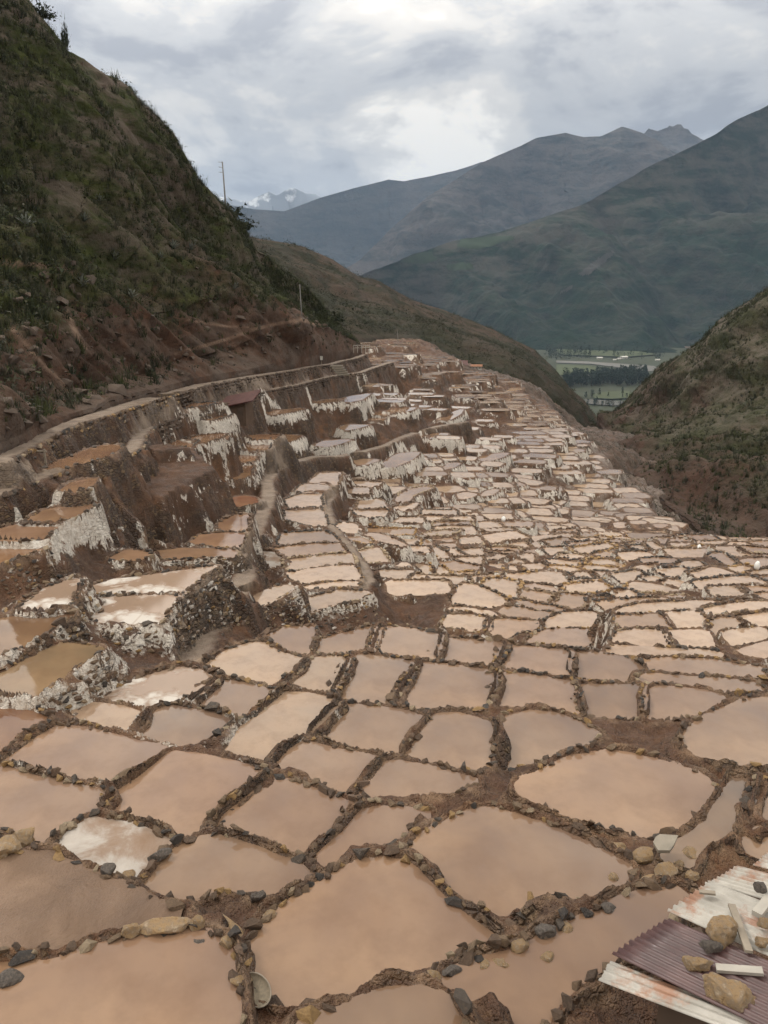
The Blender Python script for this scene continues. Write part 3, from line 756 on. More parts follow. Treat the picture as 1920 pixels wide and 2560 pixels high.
E11 -13.68 -12.90,62.32 -11.82,62.32 -10.51,61.69 -10.29,58.75 -10.89,57.10 -11.82,58.75
E12 -13.50 -12.29,63.44 -12.09,65.47 -10.68,65.47 -10.54,62.78 -11.25,62.15
E13 -13.16 -12.43,66.64 -11.96,68.15 -10.05,68.15 -9.88,65.91 -11.24,65.55
E14 -10.91 -15.38,56.49 -15.10,57.80 -13.66,57.46 -13.82,55.55 -14.90,55.55
E15 -10.83 -14.54,58.08 -13.72,59.47 -12.20,60.19 -12.24,58.42 -13.13,56.76
E16 -10.42 -15.02,64.85 -14.56,66.63 -13.17,67.56 -13.25,65.73 -14.15,64.00
E17 -9.52 -18.11,60.90 -18.07,62.62 -16.83,63.51 -16.10,64.43 -16.36,62.18 -16.98,60.08
E18 -9.44 -16.90,64.36 -16.23,66.78 -13.95,67.39 -14.92,65.31 -16.01,64.08
E22 -12.80 -11.99,70.27 -10.85,70.69 -9.48,70.69 -9.66,68.63 -11.08,68.23
H1 -14.99 -9.49,106.72 -8.02,109.80 -6.34,110.60 -6.63,108.24 -8.62,106.42
H2 -15.01 -5.91,110.73 -4.29,114.03 -2.09,116.64 -3.27,109.93 -4.90,107.60
H3 -13.57 -13.23,89.06 -11.51,90.83 -9.47,92.05 -10.47,89.64 -12.12,87.35
H5 -16.22 -5.08,94.15 -4.43,96.39 -1.94,96.39 -3.20,94.15 -4.44,92.53
H6 -15.65 -7.10,80.46 -5.99,83.06 -3.69,83.51 -4.73,81.31 -5.91,79.63
H7 -14.40 -10.19,77.25 -9.83,79.40 -8.52,78.96 -8.91,76.84 -9.53,75.61
H9 -17.57 -1.96,108.24 -1.56,110.97 0.19,110.97 -0.24,108.24
H10 -17.27 -1.57,111.19 -0.70,113.37 0.86,112.63 -0.03,110.49
H11 -17.01 0.42,112.39 2.02,115.41 4.56,116.19 3.55,113.13 1.52,111.66
H12 -18.95 5.30,102.78 6.50,105.67 8.39,105.67 7.76,102.78 6.26,101.67
H13 -18.87 3.41,101.25 4.51,103.49 5.54,103.49 4.60,100.71
H14 -19.67 5.97,87.36 6.85,89.82 8.69,90.25 7.79,88.16 6.47,86.96
H15 -19.38 8.26,119.43 9.79,124.00 12.87,130.63 11.89,125.60 9.68,119.43
H18 -17.97 -0.18,80.92 0.66,84.43 1.73,87.37 3.87,88.25 2.86,84.43 0.95,80.54
H19 -20.97 12.05,98.51 13.41,101.43 16.20,102.44 15.03,99.95 12.67,97.10
F2 -20.67 6.68,75.77 7.49,76.07 8.37,75.47 7.61,74.02 6.76,74.88
F3 -20.70 8.76,76.17 9.50,77.08 10.42,76.78 9.76,75.28 8.77,74.12
F4 -19.13 3.73,67.71 4.78,68.76 6.07,68.76 5.24,67.20 4.08,66.44
F5 -20.11 7.62,77.68 8.33,78.32 9.23,77.68 8.46,76.42 7.61,75.80
F6 -20.15 9.81,77.18 10.69,79.12 11.76,79.79 10.65,77.50
"""
FAR="""
-20.03 15.71,60.10 18.22,59.85 18.57,61.46 16.03,62.08
-21.19 21.74,63.82 24.58,63.57 24.99,65.30 21.93,65.62
-20.09 9.78,66.49 12.72,66.20 12.96,67.62 9.76,67.92
-21.19 21.34,66.66 24.55,65.90 25.22,67.35 22.09,67.74
-20.01 5.52,69.86 7.95,70.15 7.81,71.44 5.62,71.17
-20.05 8.73,68.60 11.77,68.46 11.51,69.97 8.85,69.84
-20.20 8.90,71.09 11.34,70.40 11.80,71.91 9.50,72.71
-21.21 12.48,70.12 14.38,69.94 14.59,71.65 12.67,71.80
-21.31 14.88,69.88 16.89,69.39 17.59,71.01 15.41,71.46
-22.46 19.18,70.06 20.73,69.77 21.07,71.33 19.35,71.80
-21.31 13.74,72.50 16.66,71.62 17.35,72.73 13.84,74.01
-22.46 18.24,72.83 20.84,71.89 20.93,73.41 18.52,74.09
-22.53 25.70,75.76 28.76,74.19 29.59,75.25 26.48,77.16
-21.24 12.31,74.55 16.20,74.12 16.08,76.07 12.45,76.38
-22.58 17.27,74.67 20.63,73.75 21.28,75.85 17.86,76.52
-21.39 14.06,77.07 16.91,76.58 16.90,77.85 14.22,78.35
-23.77 20.87,79.26 24.72,77.89 25.41,79.33 21.60,80.42
-23.61 26.00,80.39 30.00,79.67 30.28,80.98 26.18,81.75
-21.32 12.56,79.42 16.09,78.37 16.99,79.82 13.13,80.86
-22.57 17.07,80.01 18.71,79.18 19.14,80.43 17.73,81.28
-23.75 19.49,81.07 23.40,79.59 23.89,80.94 20.04,82.44
-21.27 10.72,81.73 13.68,81.19 14.16,82.90 10.98,83.80
-22.43 14.27,81.07 16.11,81.28 16.12,83.08 14.38,83.31
-23.73 19.40,82.69 21.92,82.06 22.89,83.85 19.70,84.62
-24.88 22.91,83.68 25.49,83.57 25.93,85.38 23.04,85.83
-24.87 26.49,84.81 28.48,84.91 28.48,87.13 26.43,86.80
-20.82 11.77,83.61 13.82,83.54 13.51,85.16 11.71,85.08
-22.40 14.04,83.98 15.94,83.41 16.29,85.08 14.76,85.49
-23.68 16.89,85.10 19.91,83.82 20.26,85.24 17.51,86.48
-24.94 21.14,86.23 24.42,85.18 24.61,86.72 21.52,87.51
-25.07 25.27,87.15 27.24,87.04 27.31,88.39 25.16,88.68
-24.94 28.05,88.22 30.69,87.95 30.71,89.54 28.24,89.85
-22.45 14.69,86.57 16.95,86.21 16.99,88.30 15.04,88.63
-23.69 17.32,87.84 19.63,86.63 20.76,88.26 18.40,89.33
-25.08 27.88,90.03 30.30,90.36 29.97,92.29 27.73,91.96
-20.89 11.46,89.28 13.89,88.61 14.02,89.89 12.15,90.69
-22.55 16.16,90.04 19.49,89.07 19.99,90.46 16.76,91.49
-24.84 20.33,91.07 23.82,90.41 23.86,91.96 20.56,92.68
-26.17 24.73,92.60 27.22,92.16 27.49,93.71 24.84,94.04
-25.06 28.06,92.93 31.25,92.78 31.15,94.34 28.12,94.34
-22.43 15.38,92.57 17.73,90.86 18.83,92.23 16.61,94.15
-23.57 19.05,92.84 21.21,92.55 21.40,94.56 19.40,94.60
-24.95 21.66,93.93 24.57,93.05 25.01,94.95 22.39,95.87
-26.06 25.85,94.40 29.12,95.15 29.16,97.14 25.26,96.21
-25.13 30.19,95.25 32.86,95.36 32.75,97.38 30.15,97.16
-20.75 11.89,94.23 13.59,93.43 14.42,95.32 12.50,96.09
-22.48 14.91,94.25 17.62,93.60 17.93,95.72 15.36,96.43
-24.91 20.56,96.77 23.97,95.87 24.64,97.76 21.09,98.52
-25.08 25.31,97.67 28.86,97.67 28.84,99.90 25.13,99.86
-25.22 29.68,98.07 32.52,98.33 32.36,100.57 29.65,100.07
-20.61 8.73,97.29 10.90,96.20 11.46,98.12 9.64,98.63
-22.46 16.37,97.90 19.48,97.51 19.88,99.28 16.59,99.72
-25.04 25.10,100.53 28.84,99.79 28.98,101.60 25.01,102.61
-26.28 29.43,100.96 32.97,101.23 33.49,102.84 29.84,102.77
-18.57 6.94,99.91 9.34,99.54 9.48,101.19 7.16,101.67
-23.84 22.89,102.62 26.08,102.80 25.94,104.64 22.67,104.54
-25.16 26.84,104.00 29.75,103.08 30.31,104.89 27.54,105.85
-20.62 8.72,102.33 12.63,101.32 13.40,103.07 9.55,104.03
-22.50 16.62,104.20 20.99,103.06 21.51,104.67 17.53,105.77
-23.66 22.00,105.71 24.85,105.15 25.15,107.00 21.86,107.36
-25.03 25.94,106.09 29.60,106.28 29.50,108.17 26.15,107.80
-26.20 30.72,106.11 32.44,106.39 32.16,108.06 30.58,107.88
-20.69 10.33,104.65 12.15,103.99 12.76,106.08 11.11,106.74
-20.85 12.91,105.17 15.21,104.69 15.41,106.70 13.48,106.98
-22.38 15.65,105.91 17.53,105.65 17.93,107.77 16.17,108.29
-22.49 19.26,107.53 22.98,106.45 23.74,108.46 19.89,109.57
-23.86 25.54,108.84 28.92,108.92 28.61,111.11 25.48,111.19
-25.16 29.77,108.85 32.97,108.71 33.51,110.81 29.63,111.01
-22.41 17.81,110.31 19.85,109.90 20.18,111.79 18.46,112.21
-22.52 20.38,110.96 23.55,110.56 24.05,112.50 21.32,113.25
-23.73 24.44,111.74 27.54,111.26 27.69,113.47 24.75,113.81
-25.08 28.60,111.46 31.15,111.38 31.07,113.39 28.79,113.55
-20.88 13.83,111.71 15.85,110.95 16.57,112.48 14.05,113.08
-22.49 21.05,113.85 23.85,113.68 24.09,115.21 21.16,115.41
-23.71 24.96,114.59 27.90,115.02 27.82,116.57 24.91,116.12
-25.01 28.97,113.96 31.74,114.75 31.63,116.39 28.92,115.82
-21.21 16.36,115.09 18.40,114.77 18.83,116.28 16.63,116.58
-22.38 19.44,116.06 22.85,115.51 22.74,117.22 19.96,117.54
-22.65 23.92,116.77 26.44,116.80 26.59,118.64 23.71,118.64
-23.75 27.29,116.86 29.77,117.17 30.00,118.77 27.27,118.52
-16.14 -3.77,117.99 -2.22,118.05 -1.92,120.12 -3.44,120.36
-16.28 -1.34,117.23 2.10,116.51 2.91,118.50 -0.96,119.47
-22.47 17.45,117.70 20.64,117.89 20.75,119.94 17.37,119.56
-22.52 21.17,118.42 24.17,118.74 24.02,120.65 21.47,120.51
-22.57 24.95,119.13 27.19,119.85 26.77,121.73 24.60,121.12
-23.82 27.82,119.50 29.47,119.65 29.44,121.54 27.53,121.45
-25.11 31.50,118.45 33.54,118.93 33.03,120.97 31.11,120.56
-16.32 0.10,119.41 2.88,118.96 3.14,121.08 -0.03,121.49
-20.64 11.59,119.01 13.77,118.18 14.21,120.34 12.05,120.73
-22.52 19.63,121.50 22.91,121.50 22.88,123.51 19.71,123.23
-22.63 23.83,121.94 26.38,122.64 25.86,124.43 23.48,123.97
-22.51 26.94,121.98 29.04,122.36 28.82,124.37 26.56,123.88
-23.90 29.98,122.07 31.66,122.45 31.25,124.35 29.13,123.81
-16.13 -2.96,122.97 -1.03,122.76 -0.71,125.08 -2.58,125.39
-22.56 21.39,124.95 25.83,125.38 24.81,127.97 20.79,126.95
-22.62 26.26,124.83 28.60,125.38 28.36,127.49 26.03,127.32
-23.84 29.77,124.09 32.98,125.16 31.84,126.99 29.09,126.11
-16.29 -1.11,125.26 1.62,124.76 2.04,126.66 -0.80,126.98
-18.51 5.73,124.98 8.76,123.26 9.81,125.01 6.69,126.39
-20.69 14.82,126.44 17.21,126.13 17.32,127.94 15.28,128.07
-22.65 26.09,127.72 30.00,128.57 29.34,130.42 25.94,129.47
-25.00 30.46,126.94 34.32,127.74 34.26,129.69 30.66,128.75
-18.25 2.36,127.20 4.29,126.40 4.82,128.37 3.07,129.09
-18.43 5.03,126.70 6.65,126.24 7.59,127.90 5.73,128.55
-22.73 23.44,130.45 27.31,130.79 27.50,132.72 23.59,132.41
-23.78 28.51,129.75 32.24,130.71 31.87,132.76 28.40,131.65
-22.57 21.52,132.94 24.08,133.35 24.05,135.50 21.09,135.45
-22.57 25.31,133.42 27.26,133.66 27.15,136.01 24.88,135.83
-16.09 -3.63,134.09 -1.01,133.69 -0.88,135.71 -3.53,136.07
-18.27 2.27,133.35 5.76,131.55 6.15,133.33 2.81,135.09
-20.48 8.65,133.61 11.10,132.45 11.85,134.30 9.44,135.15
-22.49 23.38,136.46 25.03,136.82 24.88,138.75 22.79,138.26
-22.58 25.66,136.32 28.14,136.35 28.49,138.17 25.57,138.22
-23.74 29.10,135.53 31.47,135.69 31.62,137.41 29.14,137.51
-16.17 -2.81,137.31 0.32,135.69 1.60,137.23 -1.78,139.18
-20.84 17.53,138.82 21.32,138.50 21.86,140.68 17.57,141.06
-22.48 22.57,138.89 25.91,139.71 25.33,142.21 22.36,141.37
-23.67 27.35,138.44 29.97,139.68 29.61,141.74 26.40,140.45
-24.94 31.01,136.83 35.10,138.34 34.55,140.53 30.70,139.09
-18.43 6.97,139.00 9.98,138.63 10.39,140.77 6.79,141.08
-20.58 10.70,140.13 14.41,139.46 15.21,141.26 11.56,142.24
-21.34 21.05,142.48 24.28,143.15 23.74,144.85 21.09,144.48
-22.57 25.04,142.00 27.91,142.71 28.02,144.73 24.39,143.65
-23.83 30.79,139.83 32.48,140.82 31.45,142.45 29.86,141.53
-18.36 4.63,141.21 8.26,141.06 8.72,143.61 4.70,143.66
-22.50 21.87,144.75 24.85,146.01 23.60,148.10 20.41,146.90
-23.69 25.73,144.20 28.18,144.82 27.16,147.15 25.19,146.33
-24.90 30.73,143.00 34.44,143.18 34.10,145.77 30.92,145.72
-20.86 18.34,147.96 21.53,148.56 21.16,150.97 17.95,150.16
-22.48 22.58,148.35 25.94,148.70 25.95,151.04 22.43,150.62
-23.67 27.42,147.44 29.23,148.29 28.27,150.23 26.46,149.59
-23.80 30.26,145.51 32.97,146.99 31.89,148.92 29.09,147.94
-18.40 5.57,148.16 8.28,147.42 8.65,149.27 6.00,150.16
-20.85 20.72,151.69 22.41,152.35 21.60,154.07 19.92,153.38
-22.57 22.97,151.29 25.21,151.73 24.76,153.83 22.57,153.15
-23.65 26.55,150.03 29.11,151.46 28.62,153.07 25.25,151.84
-24.89 30.06,148.60 33.76,149.47 33.13,151.70 29.54,150.53
-20.62 14.54,153.54 17.22,153.70 17.00,155.67 14.28,155.51
-20.80 18.13,154.51 20.72,154.81 20.33,156.39 17.89,156.16
-22.90 21.54,154.20 24.90,155.11 25.08,157.12 21.13,155.93
-23.88 30.28,151.61 32.90,152.75 31.74,154.24 29.54,153.25
-20.68 14.40,156.15 17.87,156.57 17.61,159.13 14.33,158.95
-20.74 18.60,156.83 21.19,157.45 20.79,160.06 18.34,159.39
-23.77 27.21,154.95 30.72,156.54 29.86,158.75 26.36,156.97
-23.52 24.49,158.81 27.41,160.41 26.28,162.43 23.81,160.84
-23.72 28.18,158.04 29.99,158.45 29.71,160.47 27.93,160.29
-24.95 31.25,156.88 34.79,157.64 34.50,159.66 30.36,159.00
-20.81 17.99,163.33 20.53,163.42 20.11,165.95 17.44,165.45
-22.78 21.36,162.91 23.62,163.23 23.29,166.01 20.51,165.14
-23.58 24.77,161.50 28.75,162.94 27.81,165.31 23.97,163.98
-24.84 29.79,159.84 32.97,161.09 32.28,163.48 29.06,161.93
-22.81 22.27,165.75 24.26,166.41 23.64,168.05 22.03,167.79
-23.62 25.21,164.93 27.43,165.83 26.18,167.46 24.41,166.55
-23.78 28.34,163.81 30.95,164.54 30.36,166.26 27.63,165.61
-24.94 32.07,162.42 35.13,162.69 35.25,164.74 31.73,164.29
-18.40 7.65,167.57 10.60,167.13 10.76,169.58 7.88,170.01
-20.63 15.05,168.77 17.96,169.55 17.69,172.23 14.24,170.71
-22.84 21.46,168.24 24.21,169.13 23.85,171.55 21.19,170.82
-23.59 25.43,167.17 29.33,168.11 29.13,170.36 25.25,169.55
-24.87 30.64,165.21 35.31,166.73 34.05,168.62 29.88,167.33
-16.30 1.90,169.44 4.20,168.51 5.40,170.79 2.73,171.95
-18.32 5.44,170.10 9.31,169.88 9.32,172.62 5.99,172.76
-20.59 16.40,171.67 20.02,173.12 19.38,175.45 15.55,174.40
-24.87 31.30,168.17 33.53,168.58 33.10,171.40 31.07,171.32
-16.04 -2.83,172.29 -0.84,171.53 -0.29,173.32 -2.05,174.29
-16.19 3.72,172.95 6.70,172.78 6.67,174.74 3.80,175.32
-18.35 7.75,174.80 11.98,174.42 12.28,176.67 7.56,176.69
-23.71 26.99,172.70 31.64,173.79 30.81,175.89 26.81,174.82
-24.84 31.95,172.08 34.48,171.81 35.06,173.78 32.30,174.23
-16.23 -1.06,175.32 1.34,174.45 2.20,177.16 -0.78,178.10
-18.50 11.40,178.42 13.79,178.87 13.48,181.37 10.55,181.15
-22.92 23.59,177.07 27.76,178.36 26.70,180.83 23.03,179.71
-23.81 28.47,175.58 31.53,175.69 31.60,178.01 28.60,178.43
-16.32 1.69,179.27 5.87,179.48 6.04,181.50 1.81,181.55
-18.67 14.14,182.22 16.65,182.71 16.49,184.83 13.47,184.29
-20.82 19.96,181.08 24.10,182.38 23.26,184.46 19.58,183.42
-23.71 26.75,178.96 31.50,179.84 30.89,182.02 26.66,181.10
-16.01 -5.48,181.41 -2.51,180.94 -1.83,183.09 -4.78,184.24
-16.16 -1.17,182.16 2.40,180.74 2.72,183.62 -0.68,184.35
-16.43 3.59,183.11 5.81,183.08 5.70,185.78 3.50,185.98
-20.75 19.76,184.83 24.35,185.47 23.73,187.85 19.03,187.04
-23.78 28.12,181.80 32.48,181.85 31.96,184.60 27.96,184.53
-15.95 -4.06,185.45 -1.15,184.43 -0.35,186.31 -3.20,187.45
-16.27 0.42,185.02 4.29,185.49 4.08,187.47 0.27,187.64
-20.68 20.07,187.39 23.94,188.62 23.37,190.71 18.93,189.49
-23.64 27.70,185.67 29.78,185.35 29.77,187.86 27.89,187.96
-16.06 -3.15,188.60 -1.30,187.86 -0.17,189.89 -2.25,190.95
-20.78 20.97,190.35 23.35,190.72 23.09,193.39 20.56,192.53
-22.90 23.97,189.27 27.36,189.19 27.37,191.60 23.80,192.02
-23.71 28.42,187.67 31.22,188.29 31.01,190.82 28.17,190.53
-16.01 0.71,192.53 3.84,192.70 3.83,194.93 1.05,195.15
-18.37 10.20,195.30 12.33,195.68 11.68,198.09 9.47,197.40
-23.77 30.52,191.31 32.75,191.17 32.80,193.82 30.48,193.47
-14.05 -6.21,195.00 -3.23,193.95 -2.46,196.17 -5.49,196.93
-18.33 7.66,198.52 12.78,198.24 12.26,201.01 8.24,200.77
-20.67 18.64,196.86 22.33,198.16 21.45,200.30 18.16,199.18
-20.86 23.28,194.98 26.70,196.25 26.02,198.58 22.79,197.36
-23.00 27.27,194.72 29.05,194.40 29.41,197.02 27.40,197.18
-23.81 30.17,194.58 33.27,194.33 33.73,196.74 30.23,197.06
-14.08 -4.86,198.13 -1.59,197.12 -1.23,199.39 -4.46,200.07
-16.17 4.21,200.68 8.19,200.34 8.28,202.39 3.85,203.03
-20.72 22.66,198.50 25.73,199.35 25.25,201.22 22.19,200.45
-22.70 29.58,197.64 33.06,197.77 32.73,200.11 29.12,199.72
-16.20 0.13,202.48 4.73,202.66 4.39,204.92 0.75,205.03
-18.41 11.40,204.40 14.69,205.48 14.56,207.77 10.72,206.81
-20.71 20.79,202.40 23.02,202.71 23.00,205.23 20.49,205.09
-20.84 24.30,201.21 26.49,201.89 26.08,204.01 23.70,203.42
-16.13 -5.27,204.03 -1.01,203.66 -1.44,206.27 -5.06,206.21
-16.25 -0.24,205.67 4.09,205.61 3.86,207.88 -0.68,207.55
-18.55 15.35,206.82 19.33,208.10 18.50,210.35 14.98,209.40
-13.91 -7.01,206.88 -2.79,207.08 -2.30,209.94 -7.37,209.89
-18.40 13.01,210.60 15.68,212.05 15.00,214.47 11.83,213.02
-22.88 29.49,207.07 31.50,207.16 31.83,210.00 29.31,209.96
-16.12 -2.05,211.42 -0.34,211.56 -0.64,214.31 -2.44,213.86
-18.34 11.60,213.97 14.16,216.07 12.23,217.56 10.10,215.84
-18.46 15.24,212.85 19.04,215.01 17.43,216.87 13.95,215.20
-18.29 9.47,217.89 13.28,218.73 11.99,222.03 8.69,220.68
-18.33 14.40,216.40 18.15,217.80 17.66,220.66 13.53,219.11
-18.20 6.62,225.00 10.55,226.40 9.85,228.60 5.90,227.50
-16.03 -4.34,226.20 -1.52,226.38 -1.90,228.89 -4.41,228.88
-16.26 4.15,228.36 6.62,229.41 6.40,231.98 3.44,231.23
-16.11 -2.36,230.19 0.58,230.57 -0.04,233.49 -2.54,232.88
-16.18 1.30,231.57 4.09,232.23 3.49,234.99 0.84,234.31
-18.16 4.81,232.29 7.49,232.48 6.97,235.31 4.06,235.09
-16.14 2.72,235.62 5.84,236.29 5.57,238.88 2.12,238.04
-16.26 7.46,239.32 9.97,240.29 8.94,242.57 6.47,241.49
-16.22 6.26,242.41 9.63,243.43 8.71,246.48 5.51,245.44
-16.05 -2.95,250.02 -0.47,250.15 -0.81,253.34 -3.25,252.99
-15.97 -5.91,252.32 -2.79,254.06 -3.76,256.65 -6.99,255.05
-16.10 1.54,254.25 5.75,255.12 5.43,258.28 1.06,257.20
-16.08 -7.43,256.75 -2.76,256.77 -2.22,259.34 -7.38,259.26
-16.13 7.08,257.57 10.56,257.67 10.45,260.56 6.82,260.23
-16.15 -0.16,261.47 2.63,262.45 2.13,264.84 -0.85,264.03
-20.97 11.90,72.13 13.03,72.47 13.50,72.51 12.99,74.32 12.24,74.04 11.42,73.70
-17.50 0.83,49.86 3.15,50.50 4.25,50.74 3.78,52.74 2.19,52.28 0.40,51.81
-17.34 24.46,51.19 26.34,50.64 27.22,50.47 27.49,51.64 26.07,52.07 24.72,52.48
-17.69 6.32,43.95 7.74,44.15 8.98,44.29 8.75,46.22 7.03,46.02 6.08,45.88
-14.85 10.88,34.43 13.05,34.64 14.20,34.85 13.92,36.75 12.26,36.59 10.48,36.37
-16.69 2.28,42.61 4.27,42.85 5.37,43.21 5.11,44.85 3.56,44.58 1.88,44.34
-18.36 7.94,56.45 9.78,57.27 10.86,57.66 10.13,59.27 8.70,58.58 7.26,57.88
-19.68 18.26,55.02 20.81,54.82 22.28,54.78 22.32,57.08 20.30,57.06 18.35,57.20
-17.60 19.51,50.84 21.64,50.87 22.67,50.89 22.67,52.54 21.18,52.59 19.64,52.65
-19.40 4.07,84.83 5.62,85.12 6.32,85.26 6.03,86.92 4.91,86.74 3.81,86.53
-16.68 20.33,42.90 22.27,42.87 23.37,42.83 23.32,44.72 21.84,44.55 20.29,44.47
-20.42 20.18,62.36 21.78,62.47 22.40,62.41 22.29,63.61 21.42,63.36 20.07,63.27
-20.05 24.65,61.73 26.02,61.88 27.39,62.03 27.34,63.62 25.24,63.50 24.43,63.31
-20.90 17.21,62.85 18.95,63.94 19.90,64.50 19.04,65.99 17.61,65.13 16.36,64.33
-14.94 0.42,37.58 2.40,37.62 3.31,37.61 3.24,39.37 1.85,39.30 0.32,39.34
-18.31 20.00,52.94 21.22,53.03 22.23,53.13 22.03,54.51 20.68,54.37 19.80,54.26
-18.26 23.96,53.23 25.79,53.50 26.31,53.64 26.00,55.15 25.36,55.07 23.59,54.67
-21.23 19.27,66.12 20.31,66.33 21.11,66.49 20.74,68.29 19.62,68.07 18.92,67.96
-17.75 9.98,43.37 11.52,43.90 12.17,44.07 11.75,45.33 10.83,45.05 9.50,44.51
-20.98 29.34,63.67 31.69,63.52 32.96,63.55 33.07,65.49 31.30,65.58 29.39,65.67
-18.09 13.86,53.07 15.67,53.87 16.61,54.48 16.17,55.41 14.80,54.78 13.43,54.20
-17.26 15.70,45.05 17.49,45.36 18.42,45.59 18.14,47.03 16.94,46.69 15.41,46.54
-20.00 1.44,76.21 3.97,75.91 5.28,75.69 5.54,77.98 3.56,78.17 1.63,78.34
-20.84 11.04,63.62 13.08,64.09 13.88,64.27 13.33,66.21 12.37,65.99 10.61,65.53
-15.07 14.53,34.76 17.01,34.67 18.42,34.58 18.45,36.98 16.49,36.95 14.51,37.01
-21.31 9.83,85.89 12.13,85.52 13.19,85.36 13.35,86.94 12.07,87.17 10.13,87.37
-15.54 1.47,39.95 3.07,39.69 4.29,39.49 4.67,41.49 2.70,41.67 1.67,41.91
-15.82 18.13,41.75 19.11,42.28 20.02,42.74 19.35,43.86 18.25,43.26 17.49,42.97
-20.53 10.65,75.95 11.75,76.11 12.11,76.04 12.12,77.31 11.38,77.16 10.61,77.07
-19.91 25.02,60.19 26.43,60.11 27.61,60.20 27.68,61.55 25.88,61.45 25.07,61.56
-20.30 28.44,61.41 30.20,61.53 31.06,61.58 30.91,62.97 29.67,62.98 28.45,62.85
-18.24 3.38,63.62 5.00,63.37 5.85,63.47 6.00,64.78 4.73,64.88 3.41,64.95
-22.07 25.14,66.14 26.87,65.99 28.09,65.91 28.32,68.12 26.38,68.38 25.24,68.41
-18.48 12.67,55.77 13.43,56.27 14.37,56.59 13.73,57.90 12.44,57.33 12.13,57.15
-20.74 25.33,63.90 26.58,64.11 27.53,64.54 27.33,65.43 25.83,65.03 25.13,64.77
-18.23 11.71,53.29 12.79,53.35 13.45,53.34 13.34,54.79 12.40,54.78 11.66,54.75
-20.80 12.49,76.64 13.13,76.83 13.98,76.93 13.58,78.64 12.67,78.49 12.25,78.30
-19.81 16.71,57.75 18.39,58.13 19.30,58.38 18.98,59.75 17.65,59.39 16.40,59.23
-17.97 5.64,52.38 6.71,52.56 7.08,52.67 6.78,53.80 6.22,53.71 5.39,53.44
-21.69 18.78,68.18 20.92,68.69 21.95,68.86 21.68,69.95 20.15,69.46 18.64,69.19
-18.37 7.38,54.02 9.39,54.03 9.68,53.94 9.63,55.21 9.30,55.34 7.47,55.36
-20.33 18.57,61.70 19.51,62.08 19.94,62.23 19.59,63.31 18.91,63.13 18.10,62.86
-21.60 17.68,69.16 18.58,69.54 19.21,69.65 18.93,70.51 17.92,70.14 17.42,69.99
-22.82 17.01,81.85 17.89,82.25 18.87,82.66 17.99,84.29 16.87,83.76 16.25,83.47
-20.15 22.84,61.82 24.01,62.09 24.27,62.13 24.09,63.26 23.62,63.20 22.54,63.09
-19.59 2.47,71.41 4.82,72.18 5.90,72.67 5.40,74.55 3.49,74.02 1.71,73.38
-17.97 5.61,54.94 6.88,55.04 7.18,55.27 6.96,56.64 6.38,56.38 5.37,56.35
-15.67 13.77,36.94 15.38,37.44 16.09,37.78 15.67,39.30 14.71,39.03 13.19,38.64
-19.04 11.69,57.83 14.04,58.50 15.33,58.81 14.81,60.76 13.03,60.20 11.17,59.79
-20.76 11.83,68.16 13.44,68.26 14.21,68.27 14.10,69.75 12.94,69.63 11.78,69.72
-16.44 0.84,48.73 1.71,48.69 2.72,48.57 2.81,49.51 1.45,49.68 0.94,49.63
-19.71 25.79,58.16 27.50,58.34 28.90,58.45 28.73,59.96 26.83,59.75 25.68,59.70
-22.27 21.33,70.39 22.23,70.47 23.34,70.48 23.20,72.00 21.77,71.90 21.19,71.77
-17.84 -0.37,53.67 1.68,53.55 2.31,53.49 2.50,55.77 1.64,55.81 -0.30,55.99
-19.94 6.51,68.45 8.19,68.98 8.55,69.01 8.28,70.03 7.67,69.87 6.32,69.50
-20.06 6.50,71.61 7.66,71.86 8.89,72.13 8.72,73.36 7.04,73.08 6.15,72.94
-17.97 16.46,51.32 17.74,51.48 18.62,51.66 18.43,52.98 17.13,52.92 16.40,52.85
-18.29 13.85,55.13 15.16,55.44 15.84,55.48 15.60,56.50 14.57,56.14 13.59,56.11
-19.51 8.01,61.39 10.16,61.70 11.16,61.93 10.70,63.90 9.23,63.64 7.52,63.29
-15.43 6.88,40.03 8.86,40.12 9.99,40.18 9.81,42.02 8.30,41.93 6.73,41.66
-17.33 23.07,50.40 23.69,50.40 24.53,50.56 24.33,52.21 23.29,52.16 22.87,52.18
-19.88 6.46,66.82 8.16,67.35 8.92,67.51 8.56,68.76 7.51,68.56 5.96,68.06
-19.44 27.96,56.74 29.14,56.79 30.37,56.86 30.34,58.11 28.65,58.12 27.82,58.01
-18.21 2.47,61.53 4.44,61.76 4.93,61.83 4.74,63.17 3.99,63.14 2.33,62.75
-17.78 -0.57,52.70 1.35,52.52 1.98,52.48 2.02,53.23 1.19,53.27 -0.60,53.50
-18.65 14.56,56.90 15.50,56.95 16.24,56.95 16.25,58.48 15.26,58.33 14.41,58.35
-15.96 5.65,41.77 7.43,42.01 8.45,42.29 8.20,43.38 6.76,42.97 5.44,42.68
-20.51 11.89,61.05 13.62,61.72 14.52,62.34 13.85,63.79 12.48,63.20 11.24,62.57
-20.93 15.25,62.16 15.98,62.46 16.54,62.47 16.29,63.69 15.52,63.60 14.98,63.47
-22.16 26.54,68.74 27.64,68.51 28.59,68.25 28.96,69.56 27.41,69.92 26.92,70.07
-19.06 1.80,88.81 3.74,89.35 4.85,89.64 4.30,91.36 2.84,90.96 1.31,90.47
-19.01 7.20,59.26 8.92,59.44 9.88,59.50 9.75,61.02 8.69,60.96 7.15,60.93
-20.94 14.70,67.81 15.70,68.10 16.43,68.30 16.20,69.23 15.28,69.07 14.46,68.75
-17.91 9.10,46.09 10.29,46.28 10.86,46.29 10.70,47.46 9.98,47.40 8.98,47.19
-19.46 10.38,59.98 11.16,60.15 11.35,60.15 11.33,61.61 10.95,61.56 10.31,61.49
